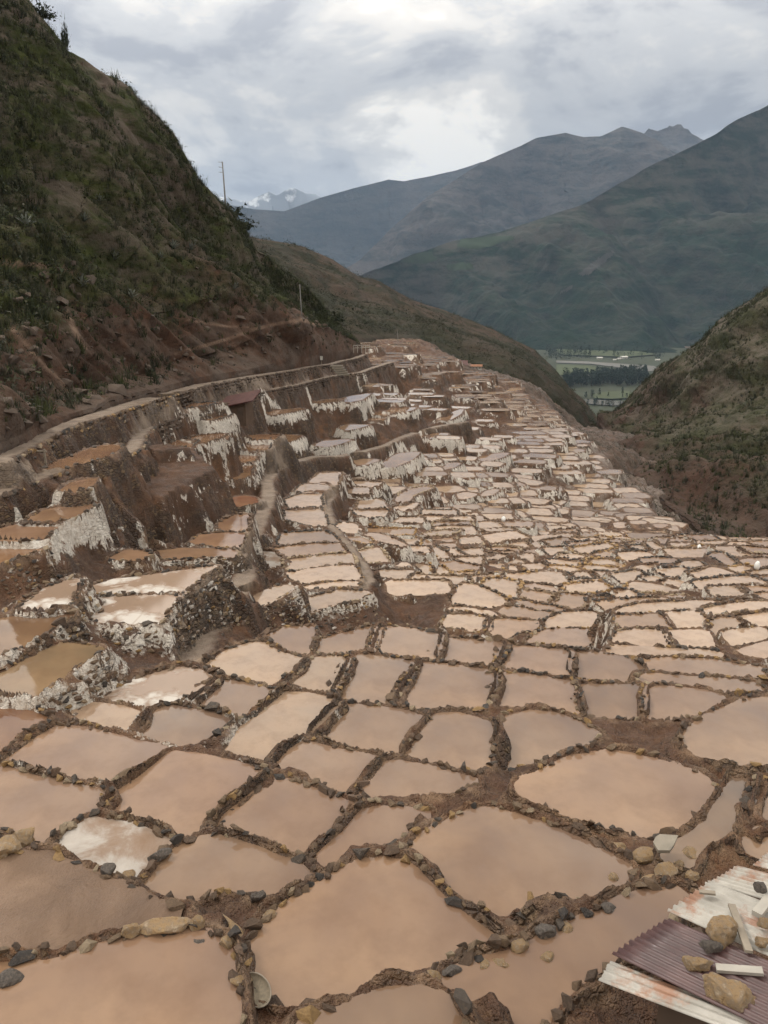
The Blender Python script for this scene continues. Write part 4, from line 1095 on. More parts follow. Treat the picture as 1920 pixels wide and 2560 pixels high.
-17.04 20.48,44.76 21.90,45.08 22.35,45.24 22.15,45.88 21.40,45.67 20.36,45.39
-22.13 22.31,68.48 23.72,68.60 24.87,68.67 24.76,70.42 23.07,70.29 22.17,70.17
-20.26 4.80,78.76 7.04,79.25 8.26,79.51 7.70,81.47 6.03,81.16 4.33,80.81
-17.52 10.13,41.81 11.95,42.28 13.13,42.76 12.72,44.04 11.02,43.39 9.85,43.01
-19.25 2.73,91.41 4.96,91.55 6.02,91.67 5.94,93.18 4.44,93.22 2.88,93.07
-18.01 -1.41,69.98 0.86,69.93 1.82,69.99 1.79,71.97 0.55,71.96 -1.34,71.90
-19.28 22.85,56.26 24.68,56.42 25.40,56.45 25.15,57.88 24.46,57.85 22.73,57.66
-22.08 14.51,88.86 15.68,89.18 16.09,89.44 15.40,91.45 14.79,91.10 13.80,90.75
-17.69 -1.13,56.33 0.94,56.34 1.99,56.22 2.15,57.68 0.48,57.67 -1.19,57.77
-19.74 22.19,57.68 22.94,57.93 23.62,58.14 23.35,59.11 22.37,58.81 21.88,58.53
-20.98 9.80,80.38 11.94,79.98 12.36,79.98 12.37,81.17 11.88,81.27 9.97,81.47
-16.83 1.01,46.00 2.04,45.67 2.46,45.56 2.88,46.85 2.45,47.07 1.50,47.50
-20.98 17.27,65.87 18.20,65.95 18.51,66.00 18.52,67.24 18.01,67.17 17.05,67.11
-18.96 23.35,55.30 24.85,55.36 25.37,55.31 25.38,56.03 24.70,56.13 23.20,55.97
-20.21 19.72,60.69 20.26,60.74 20.85,60.89 20.74,62.10 19.92,61.86 19.43,61.79
-18.51 16.93,53.66 18.74,53.52 19.56,53.45 19.68,54.66 18.57,54.76 17.01,54.79
-16.23 16.60,43.13 17.57,43.32 18.19,43.51 17.81,44.92 17.08,44.84 16.26,44.62
-20.74 9.10,87.15 10.60,87.58 11.65,87.93 11.24,89.77 9.71,89.46 8.56,89.19
-21.52 12.55,90.80 13.91,91.21 15.03,91.44 14.38,93.46 13.16,93.11 11.93,92.83
-19.35 3.95,82.62 5.58,82.87 6.54,82.95 6.36,84.40 5.05,84.26 3.65,84.11
-15.25 11.57,36.78 12.73,37.12 13.20,37.05 12.78,38.76 12.08,38.63 11.20,38.36
-17.95 6.03,46.71 8.00,46.59 8.72,46.54 8.87,48.16 7.84,48.15 6.17,48.38
-19.03 -1.94,76.08 0.14,75.79 0.92,75.61 1.29,77.57 0.17,77.86 -1.56,78.10
-20.73 10.00,73.76 11.14,73.88 11.64,74.00 11.34,75.17 10.80,75.20 9.87,74.84
-21.00 20.18,64.25 21.03,64.67 21.39,64.76 20.99,66.16 20.25,65.98 19.64,65.73
-15.19 9.69,38.34 11.27,38.59 11.74,38.71 11.48,39.90 10.89,39.71 9.38,39.30
-18.09 4.12,57.78 6.00,57.79 6.93,57.91 6.80,59.62 5.45,59.67 4.08,59.47
-19.20 16.53,56.29 17.75,56.34 18.01,56.30 17.95,57.64 17.51,57.67 16.44,57.52
-14.42 13.58,33.25 15.00,33.17 16.11,33.18 16.09,34.45 14.58,34.50 13.63,34.53
-21.21 17.44,67.43 18.27,67.52 18.54,67.56 18.45,69.08 17.92,68.87 17.15,68.77
-18.15 9.58,49.31 10.38,49.41 10.86,49.44 10.70,51.09 9.79,50.95 9.23,50.92
-17.52 0.55,58.91 1.64,58.97 3.00,58.91 2.89,60.20 1.06,60.20 0.59,60.17
-20.53 8.20,80.36 8.96,80.31 9.55,80.21 9.54,81.68 8.77,81.68 8.35,81.68
-19.03 -0.10,78.11 1.06,78.15 1.34,78.09 1.42,79.55 0.87,79.65 -0.12,79.51
-19.69 29.16,58.60 30.23,58.67 31.59,58.65 31.47,60.71 29.58,60.67 29.06,60.49
-16.59 -3.57,64.28 -2.19,64.16 -1.41,64.19 -1.43,66.13 -2.53,66.27 -3.64,66.18
-20.78 27.59,63.49 28.46,63.40 28.99,63.32 29.15,65.47 28.37,65.56 27.67,65.64
-16.65 14.09,43.62 15.45,43.96 15.77,44.15 15.32,45.55 14.75,45.32 13.70,44.89
-19.70 6.99,63.42 9.16,64.00 10.21,64.27 9.60,66.50 8.26,66.18 6.17,65.60
-19.89 6.72,84.10 8.28,84.20 9.67,84.18 9.65,86.14 7.73,86.14 6.53,86.07
-19.08 -1.83,74.05 0.44,73.73 1.59,73.53 1.71,75.25 0.16,75.30 -1.71,75.63
-15.42 16.89,37.23 18.66,37.38 19.13,37.41 18.97,38.13 18.27,38.09 16.72,37.90
-19.54 4.16,93.44 6.74,93.58 8.10,93.64 8.06,95.09 6.15,94.91 4.22,94.87
-17.62 14.81,46.63 15.82,46.85 16.12,47.00 15.62,48.22 15.32,48.06 14.41,47.76
-17.06 18.74,44.68 19.52,44.73 20.18,44.77 20.21,46.56 19.03,46.42 18.74,46.42
-19.65 1.65,78.73 3.55,78.55 4.21,78.49 4.36,79.67 3.48,79.85 1.81,79.97
-20.77 8.74,91.47 10.52,91.60 11.55,91.62 11.42,93.01 9.96,93.02 8.50,92.95
-16.44 -1.44,49.90 0.13,50.12 0.46,50.15 0.43,51.06 -0.02,50.94 -1.51,50.88
-18.46 9.18,55.60 10.05,55.78 10.66,55.91 10.49,56.94 9.76,56.83 9.06,56.50
-16.27 21.12,41.15 21.92,41.32 22.20,41.43 21.94,42.67 21.36,42.40 20.73,42.30
-18.21 4.03,60.23 5.52,60.22 6.84,60.05 6.89,61.43 5.23,61.54 4.21,61.51
-18.22 7.20,53.11 8.57,53.13 9.01,53.00 9.13,53.83 8.36,53.83 7.16,53.74
-20.79 10.05,83.93 10.79,83.98 11.39,84.07 11.29,85.38 10.46,85.35 10.05,85.25
-19.63 6.30,91.65 7.34,91.65 8.32,91.77 8.21,93.31 7.03,93.18 6.16,93.26
-18.27 5.25,61.83 6.12,61.81 7.12,61.94 7.00,62.99 5.60,62.99 5.14,63.01
-21.44 11.70,87.54 13.66,87.18 14.38,87.17 14.56,88.30 13.43,88.37 11.81,88.68
-15.45 5.10,40.22 6.27,40.52 6.57,40.64 6.27,41.66 5.88,41.59 4.80,41.30
-19.96 19.53,59.05 20.50,59.15 20.92,59.30 20.72,60.58 19.90,60.47 19.20,60.33
-19.42 5.12,89.44 5.97,89.51 6.36,89.41 6.39,90.87 5.64,90.94 5.06,90.89
-18.14 22.66,53.24 23.37,53.50 23.65,53.59 23.32,54.86 22.84,54.70 22.34,54.69
-15.67 10.44,39.89 11.30,40.08 12.12,40.31 11.96,41.43 10.64,41.39 10.17,41.21
"""
PATHS="""
P1 -15.14,29.95,-6.41 -15.62,31.77,-6.59 -16.16,35.35,-6.75 -16.81,39.74,-6.90 -16.96,43.04,-7.05 -16.76,46.98,-7.24 -17.15,51.21,-7.51 -17.28,57.17,-7.84 -17.23,63.86,-8.22 -16.88,73.07,-8.63 -16.38,79.76,-9.08 -15.68,87.19,-9.55 -14.73,95.39,-10.05 -13.56,103.58,-10.55 -12.41,111.52,-11.06 -11.56,120.89,-11.57 -8.72,131.48,-12.07 -7.53,142.96,-12.58 -5.70,153.69,-13.08 -4.28,168.26,-13.58
P2 -14.19,27.73,-7.20 -14.37,28.86,-7.33 -14.35,30.97,-7.45 -14.13,32.91,-7.57 -13.80,34.87,-7.73 -13.64,36.69,-7.97 -13.47,39.57,-8.26 -13.91,43.47,-8.58 -15.28,48.92,-8.91 -16.29,54.57,-9.26 -16.40,60.29,-9.62 -16.19,67.66,-10.00 -15.12,73.02,-10.40 -14.98,80.82,-10.83 -14.48,88.31,-11.27 -12.76,96.69,-11.73 -11.88,102.59,-12.20 -10.68,111.12,-12.67 -9.20,120.42,-13.15 -6.91,130.58,-13.63 -4.06,137.70,-14.10 -2.65,149.37,-14.58 1.26,167.40,-15.05
P3 12.14,115.71,-19.01 7.81,109.61,-18.55 5.34,103.85,-18.10 2.08,95.70,-17.64 0.16,88.38,-17.19 -2.34,82.61,-16.74 -4.56,78.07,-16.30 -6.73,76.04,-15.87 -8.48,71.30,-15.47 -9.44,65.78,-15.09 -9.20,60.87,-14.73 -8.38,56.02,-14.38 -7.88,51.71,-14.05 -7.66,47.48,-13.72 -7.35,42.49,-13.39 -7.14,38.70,-13.05 -6.78,35.78,-12.71 -6.23,33.50,-12.35 -5.97,31.07,-11.98 -5.79,28.11,-11.59 -5.88,25.27,-11.18 -5.85,23.10,-10.78 -5.58,21.13,-10.37
P4 -2.09,70.09,-16.58 -3.14,68.00,-16.31 -3.96,62.94,-16.03 -4.38,57.95,-15.75 -3.79,52.73,-15.47 -2.88,48.16,-15.18 -1.91,44.13,-14.88 -1.16,40.53,-14.58 -0.84,37.76,-14.26 -1.11,35.84,-13.94
"""
# ------------------------------------------------------------------ terrain


def chaikin(p, n=1):
    for _ in range(n):
        q = np.roll(p, -1, 0)
        p = np.stack([.75 * p + .25 * q, .25 * p + .75 * q], 1).reshape(-1, 2)
    return p


def round_corners(p, k=0.14):
    a = np.roll(p, 1, 0); b = np.roll(p, -1, 0)
    return np.stack([p + (a - p) * k, p + (b - p) * k], 1).reshape(-1, 2)


def sdist(px, py, poly):
    """signed distance to polygon, negative inside"""
    d2 = np.full(px.shape, 1e18); ins = np.zeros(px.shape, bool)
    n = len(poly)
    for i in range(n):
        ax, ay = poly[i]; bx, by = poly[(i + 1) % n]
        ex, ey = bx - ax, by - ay
        wx, wy = px - ax, py - ay
        tt = np.clip((wx * ex + wy * ey) / (ex * ex + ey * ey + 1e-12), 0, 1)
        dx, dy = wx - ex * tt, wy - ey * tt
        d2 = np.minimum(d2, dx * dx + dy * dy)
        c = (ay > py) != (by > py)
        if by != ay:
            ins ^= c & (px < ex * (py - ay) / (by - ay) + ax)
    d = np.sqrt(d2)
    return np.where(ins, -d, d)


ponds = []
for line in PONDS.strip().splitlines():
    n, z, *p = line.split()
    ponds.append(dict(id=n, z=float(z), poly=np.array([tuple(map(float, q.split(','))) for q in p])))
for line in FAR.strip().splitlines():
    z, *p = line.split()
    ponds.append(dict(id='far', z=float(z), poly=np.array([tuple(map(float, q.split(','))) for q in p])))
paths = {}
for line in PATHS.strip().splitlines():
    n, *p = line.split()
    paths[n] = np.array([tuple(map(float, q.split(','))) for q in p])
PATHW = dict(P1=0.75, P2=0.5, P3=0.55, P4=0.42, spur=0.18)
# earth terraces without water, and the eroded spur beside the gully
FLATS = [(-9.9, [(-14.41, 48.52), (-12.09, 49.86), (-10.72, 46.51), (-9.46, 43.78), (-10.32, 40.95), (-10.89, 37.78), (-11.82, 38.11), (-13.25, 42.12)]), (-9.7, [(-11.51, 31.74), (-11.09, 31.74), (-10.2, 29.92), (-10.16, 28.87), (-10.64, 28.37), (-11.27, 29.92)]), (-9.2, [(-14.54, 47.38), (-13.56, 47.92), (-11.96, 46.85), (-11.48, 46.08), (-12.61, 45.83), (-13.46, 45.33)])]
paths['spur'] = np.array([(-12.83, 35.47, -8.1), (-12.18, 34.3, -8.6), (-11.55, 34.17, -9.5), (-10.88, 34.22, -10.3), (-10.38, 34.68, -11.0), (-9.99, 34.84, -11.5)])


SALT = dict(E3=1.25, E4=1.25, E2=.35, E1=.2, E5=.6, C16=.9, C15=.9, C12=1.0, C18=1.0, C17=.5, C8=.9, C14=.7, E6=.7, E7=.9, E12=1, E13=1, E15=1, E16=1.3, E22=1.1,
            L22=1, L21=1, L20=.6, L14=1, L15=1.2, L19=1, J5=1.1, H18=1.2, F6=1.2, F3=.9, K16=1.3, K15=1.2, J28=1, K1=.7, K2=.5, K8=.8, J38=1, K25=.5)
for p in ponds:
    p['poly'] = round_corners(round_corners(p['poly'], 0.06), 0.25) if p['id'] != 'far' else round_corners(p['poly'], 0.08)
    p['c'] = p['poly'].mean(0)
    p['r'] = float(np.hypot(*p['c']))
    d = p['id'][0]
    p['salt'] = SALT.get(p['id'], {'A': 0, 'B': 0, 'D': 0.1, 'C': .35, 'H': 1.3, 'E': .75, 'F': 1.0, 'L': .75, 'J': .6, 'K': .4}.get(d, .8))
    if p['id'] == 'far': p['salt'] = random.choice([.5, .8, 1.1, 1.4])

# irregular polar grid of the ground: fine near, coarser with distance, out to the horizon
th = np.concatenate([np.arange(-1.1, -0.53, 0.012), np.arange(-0.53, 0.53, 0.0027), np.arange(0.53, 1.1, 0.012)])
rr = np.concatenate([np.geomspace(1.5, 5.5, 40)[:-1], np.geomspace(5.5, 130, 900)[:-1], np.geomspace(130, 330, 140)[:-1], np.geomspace(330, 13000, 60)])
NR, NT_ = len(rr), len(th)
RR, TT = np.meshgrid(rr, th, indexing='ij')
GX, GY = RR * np.sin(TT), RR * np.cos(TT)
print('grid', NR, NT_)

# --- scattered levels for the ground between the ponds
S = []
for p in ponds:
    q = p['poly'][::2]
    S += [(x, y, p['z']) for x, y in q]
for n, q in paths.items():
    S += [tuple(a) for a in q]
for z_, q in FLATS:
    S += [(x, y, z_) for x, y in q]
for u, v, d in [(1560, 1185, 150), (1600, 1215, 138), (1650, 1245, 120), (1690, 1280, 108), (1500, 1115, 200), (1470, 1075, 255), (1440, 1040, 290),
                (1380, 1000, 270), (1620, 1265, 112), (1560, 1210, 134), (1490, 1135, 165), (1420, 1075, 190)]:
    S.append(tuple(at(u, v, d)))
for u, v, d in [(1990, 1385, 84), (1920, 1360, 90), (1830, 1350, 95), (1745, 1322, 103), (1720, 1294, 110), (1650, 1243, 130), (1590, 1192, 160), (1545, 1134, 210), (1510, 1080, 290)]:
    b_ = at(u, v, d)
    S += [(b_[0], b_[1], b_[2] - 1.5), (b_[0] + 6, b_[1] + 4, b_[2] - 4), (b_[0] + 14, b_[1] + 10, b_[2] - 8), (b_[0] + 3, b_[1] - 8, b_[2] - 3), (b_[0] + 10, b_[1] - 4, b_[2] - 7)]
S += [(38, 78, -30), (52, 80, -31), (32, 92, -29), (45, 66, -26), (60, 62, -29), (62, 95, -31), (42, 60, -23), (75, 75, -31), (30, 75, -24)]
S += [(0, 0, -1.8), (-1.5, 0.3, -1.9), (1.5, 0.3, -1.8), (0, 1.4, -3.4), (3, 1.2, -3.2), (-3, 1.0, -3.6), (-2, 3.2, -6.4), (-5, 2, -5.5), (1, 3.2, -6.2),
      (3.2, 3.6, -6.2), (4.5, 4.4, -6.6), (6, 3.5, -5.6), (7, 6.5, -7.0), (9, 9, -7.9), (4.0, 5.6, -7.2), (2.6, 4.6, -7.0), (-6, 5, -7.6), (-9, 8, -8.0), (8.6, 12.3, -8.3)]
for u, v, d in [(1290, 962, 205), (1340, 1005, 192), (1400, 1058, 175), (1450, 1103, 158), (1500, 1150, 140), (1570, 1208, 120), (1630, 1270, 98), (1700, 1335, 78)]:
    b_ = at(u, v, d); S += [(b_[0] + 3, b_[1], b_[2] - 2.5), (b_[0] + 6, b_[1], b_[2] - 6)]
for a_ in ((250, 1820, -7.0), (600, 1970, -6.95), (60, 1850, -7.35), (900, 2080, -6.9), (-150, 2000, -7.4), (300, 2100, -7.1)):
    b_ = onz(1440 + a_[0] * .28933, 1960 + a_[1] * .28933, a_[2]); S.append(tuple(b_))
S += [(-6.6, 10.9, -8.6), (-5.4, 13.2, -8.75)]
S = np.array(S)
coarse_r = np.concatenate([np.geomspace(1.5, 330, 260)])
coarse_t = np.linspace(-1.1, 1.1, 260)
CR, CTT = np.meshgrid(coarse_r, coarse_t, indexing='ij')
qx, qy = (CR * np.sin(CTT)).ravel(), (CR * np.cos(CTT)).ravel()
B = np.zeros(len(qx))
for a in range(0, len(qx), 4000):
    d2 = (qx[a:a + 4000, None] - S[None, :, 0]) ** 2 + (qy[a:a + 4000, None] - S[None, :, 1]) ** 2
    w = 1.0 / (d2 + 0.08) ** 1.7
    b1 = (w * S[None, :, 2]).sum(1) / w.sum(1)
    w *= np.exp(-1.5 * np.clip(S[None, :, 2] - b1[:, None], -1.8, 1.8))
    B[a:a + 4000] = (w * S[None, :, 2]).sum(1) / w.sum(1)
B = B.reshape(CR.shape)


def coarse(r, t):
    fi = np.clip(np.log(np.maximum(r, 1.5) / 1.5) / math.log(330 / 1.5) * 259, 0, 258.999)
    fj = np.clip((t + 1.1) / 2.2 * 259, 0, 258.999)
    i, j = fi.astype(int), fj.astype(int); a, b = fi - i, fj - j
    return (B[i, j] * (1 - a) + B[i + 1, j] * a) * (1 - b) + (B[i, j + 1] * (1 - a) + B[i + 1, j + 1] * a) * b


HB = coarse(RR, TT)
far_z = np.interp(RR, [250, 330, 450, 700, 1300, 30000], [-48, -66, -100, -160, -228, -228])
k = np.clip((RR - 265) / 90, 0, 1); k = k * k * (3 - 2 * k)
HB = HB * (1 - k) + far_z * k
nf = np.clip((RR - 8) / 25, 0.25, 1)
HB += nf * (0.55 * fbm(GX * .35, GY * .35, 3) + 0.30 * np.abs(fbm(GX * 1.1, GY * 1.1, 9))) + 0.06 * fbm(GX * 3.1, GY * 3.1, 5)

HC = np.full(GX.shape, -1e9); INS = np.zeros(GX.shape, bool)
CAP = np.full(GX.shape, 1e9); DP = np.full(GX.shape, 50.0); DP2 = np.full(GX.shape, 50.0); ZB = np.zeros(GX.shape)
A_salt = np.zeros(GX.shape); A_rim = np.zeros(GX.shape); A_path = np.zeros(GX.shape); A_rub = np.zeros(GX.shape)
EDGE = 0.10 * fbm(GX * 1.9, GY * 1.9, 21, 3) + 0.05 * fbm(GX * 7, GY * 7, 22, 2)
RIMN = fbm(GX * 2.3, GY * 2.3, 31, 3)
WALLN = 0.55 * fbm(GX * .8, GY * .8, 33, 3) + 0.20 * fbm(GX * 2.7, GY * 2.7, 34, 3)
SLP = 3.6 * (1 + .9 * np.clip(fbm(GX * .22, GY * .22, 35, 3), -.75, .8))


def rows_for(rmin, rmax):
    return max(0, np.searchsorted(rr, rmin) - 1), min(NR, np.searchsorted(rr, rmax) + 1)


def cols_for(tmin, tmax):
    return max(0, np.searchsorted(th, tmin) - 1), min(NT_, np.searchsorted(th, tmax) + 1)


for p in ponds:
    q = p['poly']; m = 3.2
    R_ = np.hypot(q[:, 0], q[:, 1]); T_ = np.arctan2(q[:, 0], q[:, 1])
    i0, i1 = rows_for(R_.min() - m, R_.max() + m)
    dm = m / max(R_.min(), 2)
    j0, j1 = cols_for(T_.min() - dm, T_.max() + dm)
    sl = (slice(i0, i1), slice(j0, j1))
    x, y = GX[sl], GY[sl]
    rw = max(0.10, 0.0036 * p['r'])
    p['rw'] = rw
    rh = 0.10 if p['r'] < 30 else (0.08 if p['r'] < 60 else 0.05)
    d = sdist(x, y, q) - (0.125 + 0.0020 * min(p['r'], 70)) + EDGE[sl] * (0.6 if p['r'] < 60 else 0.5)
    z = p['z']
    bed = z - 0.10 + 0.10 * np.clip((d + 0.22) / 0.22, 0, 1)
    rimz = z + (rh * (1 + 1.3 * RIMN[sl])) * np.clip(d / 0.11, 0, 1)
    e_ = np.maximum(d - rw, 0)
    out = rimz - np.maximum(0, e_ + WALLN[sl] * np.clip(e_ / .35, 0, 1)) * (SLP[sl] + 1.2 * RIMN[sl])
    prof = np.where(d < 0, bed, out)
    HC[sl] = np.maximum(HC[sl], prof)
    INS[sl] |= d < 0.02
    CAP[sl] = np.minimum(CAP[sl], z + rh * .8 + np.maximum(0, d - .12) * (2.5 if p['id'] == 'B4' else .35 + .05 * p['r'] if p['r'] < 20 else .5))
    DP2[sl] = np.minimum(DP2[sl], np.maximum(DP[sl], d))
    ZB[sl] = np.where(d < DP[sl], z, ZB[sl])
    DP[sl] = np.minimum(DP[sl], d)
    fall = np.clip((1.25 - d) / 0.6, 0, 1) * (d > rw * 0.6) * np.clip((1.5 - (z - out)) / .5, 0, 1)
    A_salt[sl] = np.maximum(A_salt[sl], fall * p['salt'])
    A_rim[sl] = np.maximum(A_rim[sl], np.clip(1 - np.abs(d - 0.12) / 0.22, 0, 1))

for z_, q in FLATS:
    q = np.array(q)
    i0, i1 = rows_for(np.hypot(q[:, 0], q[:, 1]).min() - 3, np.hypot(q[:, 0], q[:, 1]).max() + 3)
    sl = (slice(i0, i1), slice(0, NT_))
    d = sdist(GX[sl], GY[sl], q) + EDGE[sl] * 2
    e_ = np.maximum(d, 0)
    prof = z_ + .12 * RIMN[sl] - np.maximum(0, e_ + WALLN[sl] * np.clip(e_ / .35, 0, 1)) * SLP[sl]
    HC[sl] = np.where(INS[sl], HC[sl], np.maximum(HC[sl], np.where(d < 2.5, prof, -1e9)))
    A_salt[sl] = np.maximum(A_salt[sl], np.clip(1 - e_, 0, 1) * (d > .1) * .6)

for n, q in paths.items():
    w = PATHW[n]
    i0, i1 = rows_for(np.hypot(q[:, 0], q[:, 1]).min() - 4, np.hypot(q[:, 0], q[:, 1]).max() + 4)
    sl = (slice(i0, i1), slice(0, NT_))
    x, y = GX[sl], GY[sl]
    best = np.full(x.shape, 1e9); bz = np.zeros(x.shape)
    for a, b in zip(q[:-1], q[1:]):
        e = b[:2] - a[:2]
        tt = np.clip(((x - a[0]) * e[0] + (y - a[1]) * e[1]) / (e @ e), 0, 1)
        d = np.hypot(x - a[0] - e[0] * tt, y - a[1] - e[1] * tt)
        m = d < best
        best = np.where(m, d, best); bz = np.where(m, a[2] + (b[2] - a[2]) * tt, bz)
    best = best + EDGE[sl] * 1.4
    ww = np.maximum(w, 0.0045 * RR[sl])
    e_ = np.maximum(best - ww, 0)
    prof = bz + 0.03 * RIMN[sl] - np.maximum(0, e_ + WALLN[sl] * np.clip(e_ / .35, 0, 1)) * (SLP[sl] * .8)
    inside = (best < ww) & ~INS[sl]
    HC[sl] = np.where(INS[sl], HC[sl], np.maximum(HC[sl], np.where(best < 4, prof, -1e9)))
    if n != 'spur': A_path[sl] = np.maximum(A_path[sl], np.clip((ww * 1.05 - best) / 0.25, 0, 1) * ~INS[sl])
    HB[sl] = np.where(inside, np.minimum(HB[sl], bz), HB[sl])

# roughness of the earth banks between the ponds
away = np.clip((DP - .5) / 2.5, 0, 1) * np.clip((RR - 14) / 20, 0, 1)
lump = 0.16 * np.abs(fbm(GX * 1.7, GY * 1.7, 41, 4)) + 0.05 * fbm(GX * 6, GY * 6, 42, 2)
lump += away * (1.1 * np.abs(fbm(GX * .8, GY * .8, 44, 5, .6)) - .25 + .35 * fbm(GX * 2.6, GY * 2.6, 45, 3))
H = np.where(INS, HC, np.maximum(HC + 0.02 * RIMN, np.minimum(CAP, HB + np.where(A_path > .5, 0, lump * np.clip(RR / 20, .3, 1)))))
# the ridge where two ponds meet
rdg = np.clip(1 - (DP2 - DP) / np.maximum(.15, .0032 * RR), 0, 1) * (DP < .08) * (DP2 < .3) * (RR < 75)
H = np.where(rdg > .02, np.maximum(H, ZB - .1 + .24 * np.clip(rdg * 1.6, 0, 1) * (1 + .6 * RIMN)), H)
INS &= rdg < .35
A_rub = np.clip(1 - np.hypot(GX - 33, GY - 110) / 60, 0, 1) * (A_rim < .1) * (H < -24)
A_salt = np.where(A_path > 0.5, 0, A_salt)
A_scrub = np.clip((DP - 1.6) / 1.4, 0, 1) * np.clip((RR - 55) / 20, 0, 1) * np.clip((TT - .02 - 9 / RR) / .06, 0, 1) * (A_path < .3)
fineamp = np.clip(1.2 - RR / 60, .25, 1)
H = np.where(INS, H, H + fineamp * (.055 * fbm(GX * 6.3, GY * 6.3, 46, 3, .6) * np.clip(DP / .08, 0, 1) + .03 * fbm(GX * 15, GY * 15, 47, 2)))
verts = np.stack([GX, GY, H], -1).reshape(-1, 3)
idx = np.arange(NR * NT_).reshape(NR, NT_)
faces = np.stack([idx[:-1, :-1], idx[:-1, 1:], idx[1:, 1:], idx[1:, :-1]], -1).reshape(-1, 4)[:, ::-1]
ground = mesh_np('ground', verts, faces, M['terrace_earth'], True, None, dict(salt=A_salt, rim=A_rim, path=A_path, rubble=A_rub, scrub=A_scrub))
tag(ground, kind='structure')
LT0 = th


def gz(x, y):
    """height of the ground at (x, y)"""
    r = math.hypot(x, y); t_ = math.atan2(x, y)
    i = min(max(np.searchsorted(rr, r) - 1, 0), NR - 2); j = min(max(np.searchsorted(th, t_) - 1, 0), NT_ - 2)
    a = min(max((r - rr[i]) / (rr[i + 1] - rr[i]), 0), 1); b = min(max((t_ - th[j]) / (th[j + 1] - th[j]), 0), 1)
    return (H[i, j] * (1 - a) + H[i + 1, j] * a) * (1 - b) + (H[i, j + 1] * (1 - a) + H[i + 1, j + 1] * a) * b


# ------------------------------------------------------------------ hills and mountains
LOFT = {}


def resample(line, n):
    line = np.array(line, float)
    s = np.r_[0, np.cumsum(np.hypot(np.diff(line[:, 0]), np.diff(line[:, 1])))]
    s /= s[-1]
    q = np.linspace(0, 1, n)
    return np.stack([np.interp(q, s, line[:, k]) for k in range(3)], 1)


def loft(name, mat, lines, nu, per, amp, nsc, back, drop, seed, veg, rock=None, ridged=0.0, crest_amp=0.35, taper=0.0, trails=()):
    """surface lofted through lines of (u, v, distance), from the foot up to the crest, then down the far side"""
    L = []
    for ln in lines:
        q = resample(ln, nu)
        L.append(at(q[:, 0], q[:, 1], q[:, 2]))
    foot = L[0] + np.array([0, 0, -drop]) + (L[0] - L[1]) * 0.06
    L = [foot] + L + [L[-1] + np.array(back) * .35 * np.array([1, 1, .5]), L[-1] + np.array(back)]
    vegs = [veg[0]] + list(veg) + [veg[-1]] * 2
    rocks = [0] + list(rock or [0] * len(lines)) + [0, 0]
    rows = []; vg = []; rk = []; am = []
    nl = len(L)
    for a in range(nl - 1):
        steps = per if 0 < a < nl - 3 else max(3, per // 5)
        p0, p1, p2, p3 = L[max(a - 1, 0)], L[a], L[a + 1], L[min(a + 2, nl - 1)]
        for s in range(steps + (a == nl - 2)):
            f = s / steps
            c = .5 * ((2 * p1) + (p2 - p0) * f + (2 * p0 - 5 * p1 + 4 * p2 - p3) * f * f + (3 * p1 - p0 - 3 * p2 + p3) * f ** 3)
            lin = p1 * (1 - f) + p2 * f
            rows.append(.5 * c + .5 * lin); vg.append(vegs[a] * (1 - f) + vegs[a + 1] * f); rk.append(rocks[a] * (1 - f) + rocks[a + 1] * f)
            g = (a + f - 1) / max(len(lines) - 1, 1)
            am.append(max(0.15 if g < 0.1 else crest_amp, min(1, 5 * g, 1 if g < 0.8 else 1 - (g - .8) / .2 * (1 - crest_amp)) if g <= 1 else crest_amp))
    G = np.stack(rows, 0)
    du = np.gradient(G, axis=1); dv = np.gradient(G, axis=0)
    N = np.cross(du, dv); N /= (np.linalg.norm(N, axis=-1, keepdims=True) + 1e-9)
    if N[..., 2].mean() < 0: N = -N
    X, Y, Z = G[..., 0], G[..., 1], G[..., 2]
    q1 = (X + .35 * Z) / nsc; q2 = (Y * .55 + Z * .8) / nsc
    n = fbm(q1, q2, seed, 6, 0.55)
    if ridged:
        n = n - ridged * (1 - 2 * np.abs(fbm(q1 * .8 + .2 * q2, q2 * .45, seed + 50, 4, .5)))
    tp = np.clip((1 - np.linspace(0, 1, nu)) / taper, .12, 1)[None] if taper else 1.0
    G = G + N * (n * amp * np.array(am)[:, None] * tp)[..., None]
    nv = G.shape[0]
    idx = np.arange(nv * nu).reshape(nv, nu)
    F = np.stack([idx[:-1, :-1], idx[:-1, 1:], idx[1:, 1:], idx[1:, :-1]], -1).reshape(-1, 4)
    V = np.repeat(np.array(vg)[:, None], nu, 1); K = np.repeat(np.array(rk)[:, None], nu, 1)
    TR = np.zeros(G.shape[:2])
    if trails:
        pu, pv, _ = proj(G)
        for tl, wd in trails:
            for (ax, ay), (bx, by) in zip(tl[:-1], tl[1:]):
                ex, ey = bx - ax, by - ay
                q = np.clip(((pu - ax) * ex + (pv - ay) * ey) / (ex * ex + ey * ey), 0, 1)
                dd = np.hypot(pu - ax - ex * q, (pv - ay - ey * q))
                TR = np.maximum(TR, np.clip((wd - dd) / (wd * .6), 0, 1))
        TR[-14:] = 0
    o = mesh_np(name, G.reshape(-1, 3), F, M[mat], True, None, dict(veg=V, rock=K, trail=TR))
    tag(o, kind='structure')
    LOFT[name] = (G, N, V)
    return o


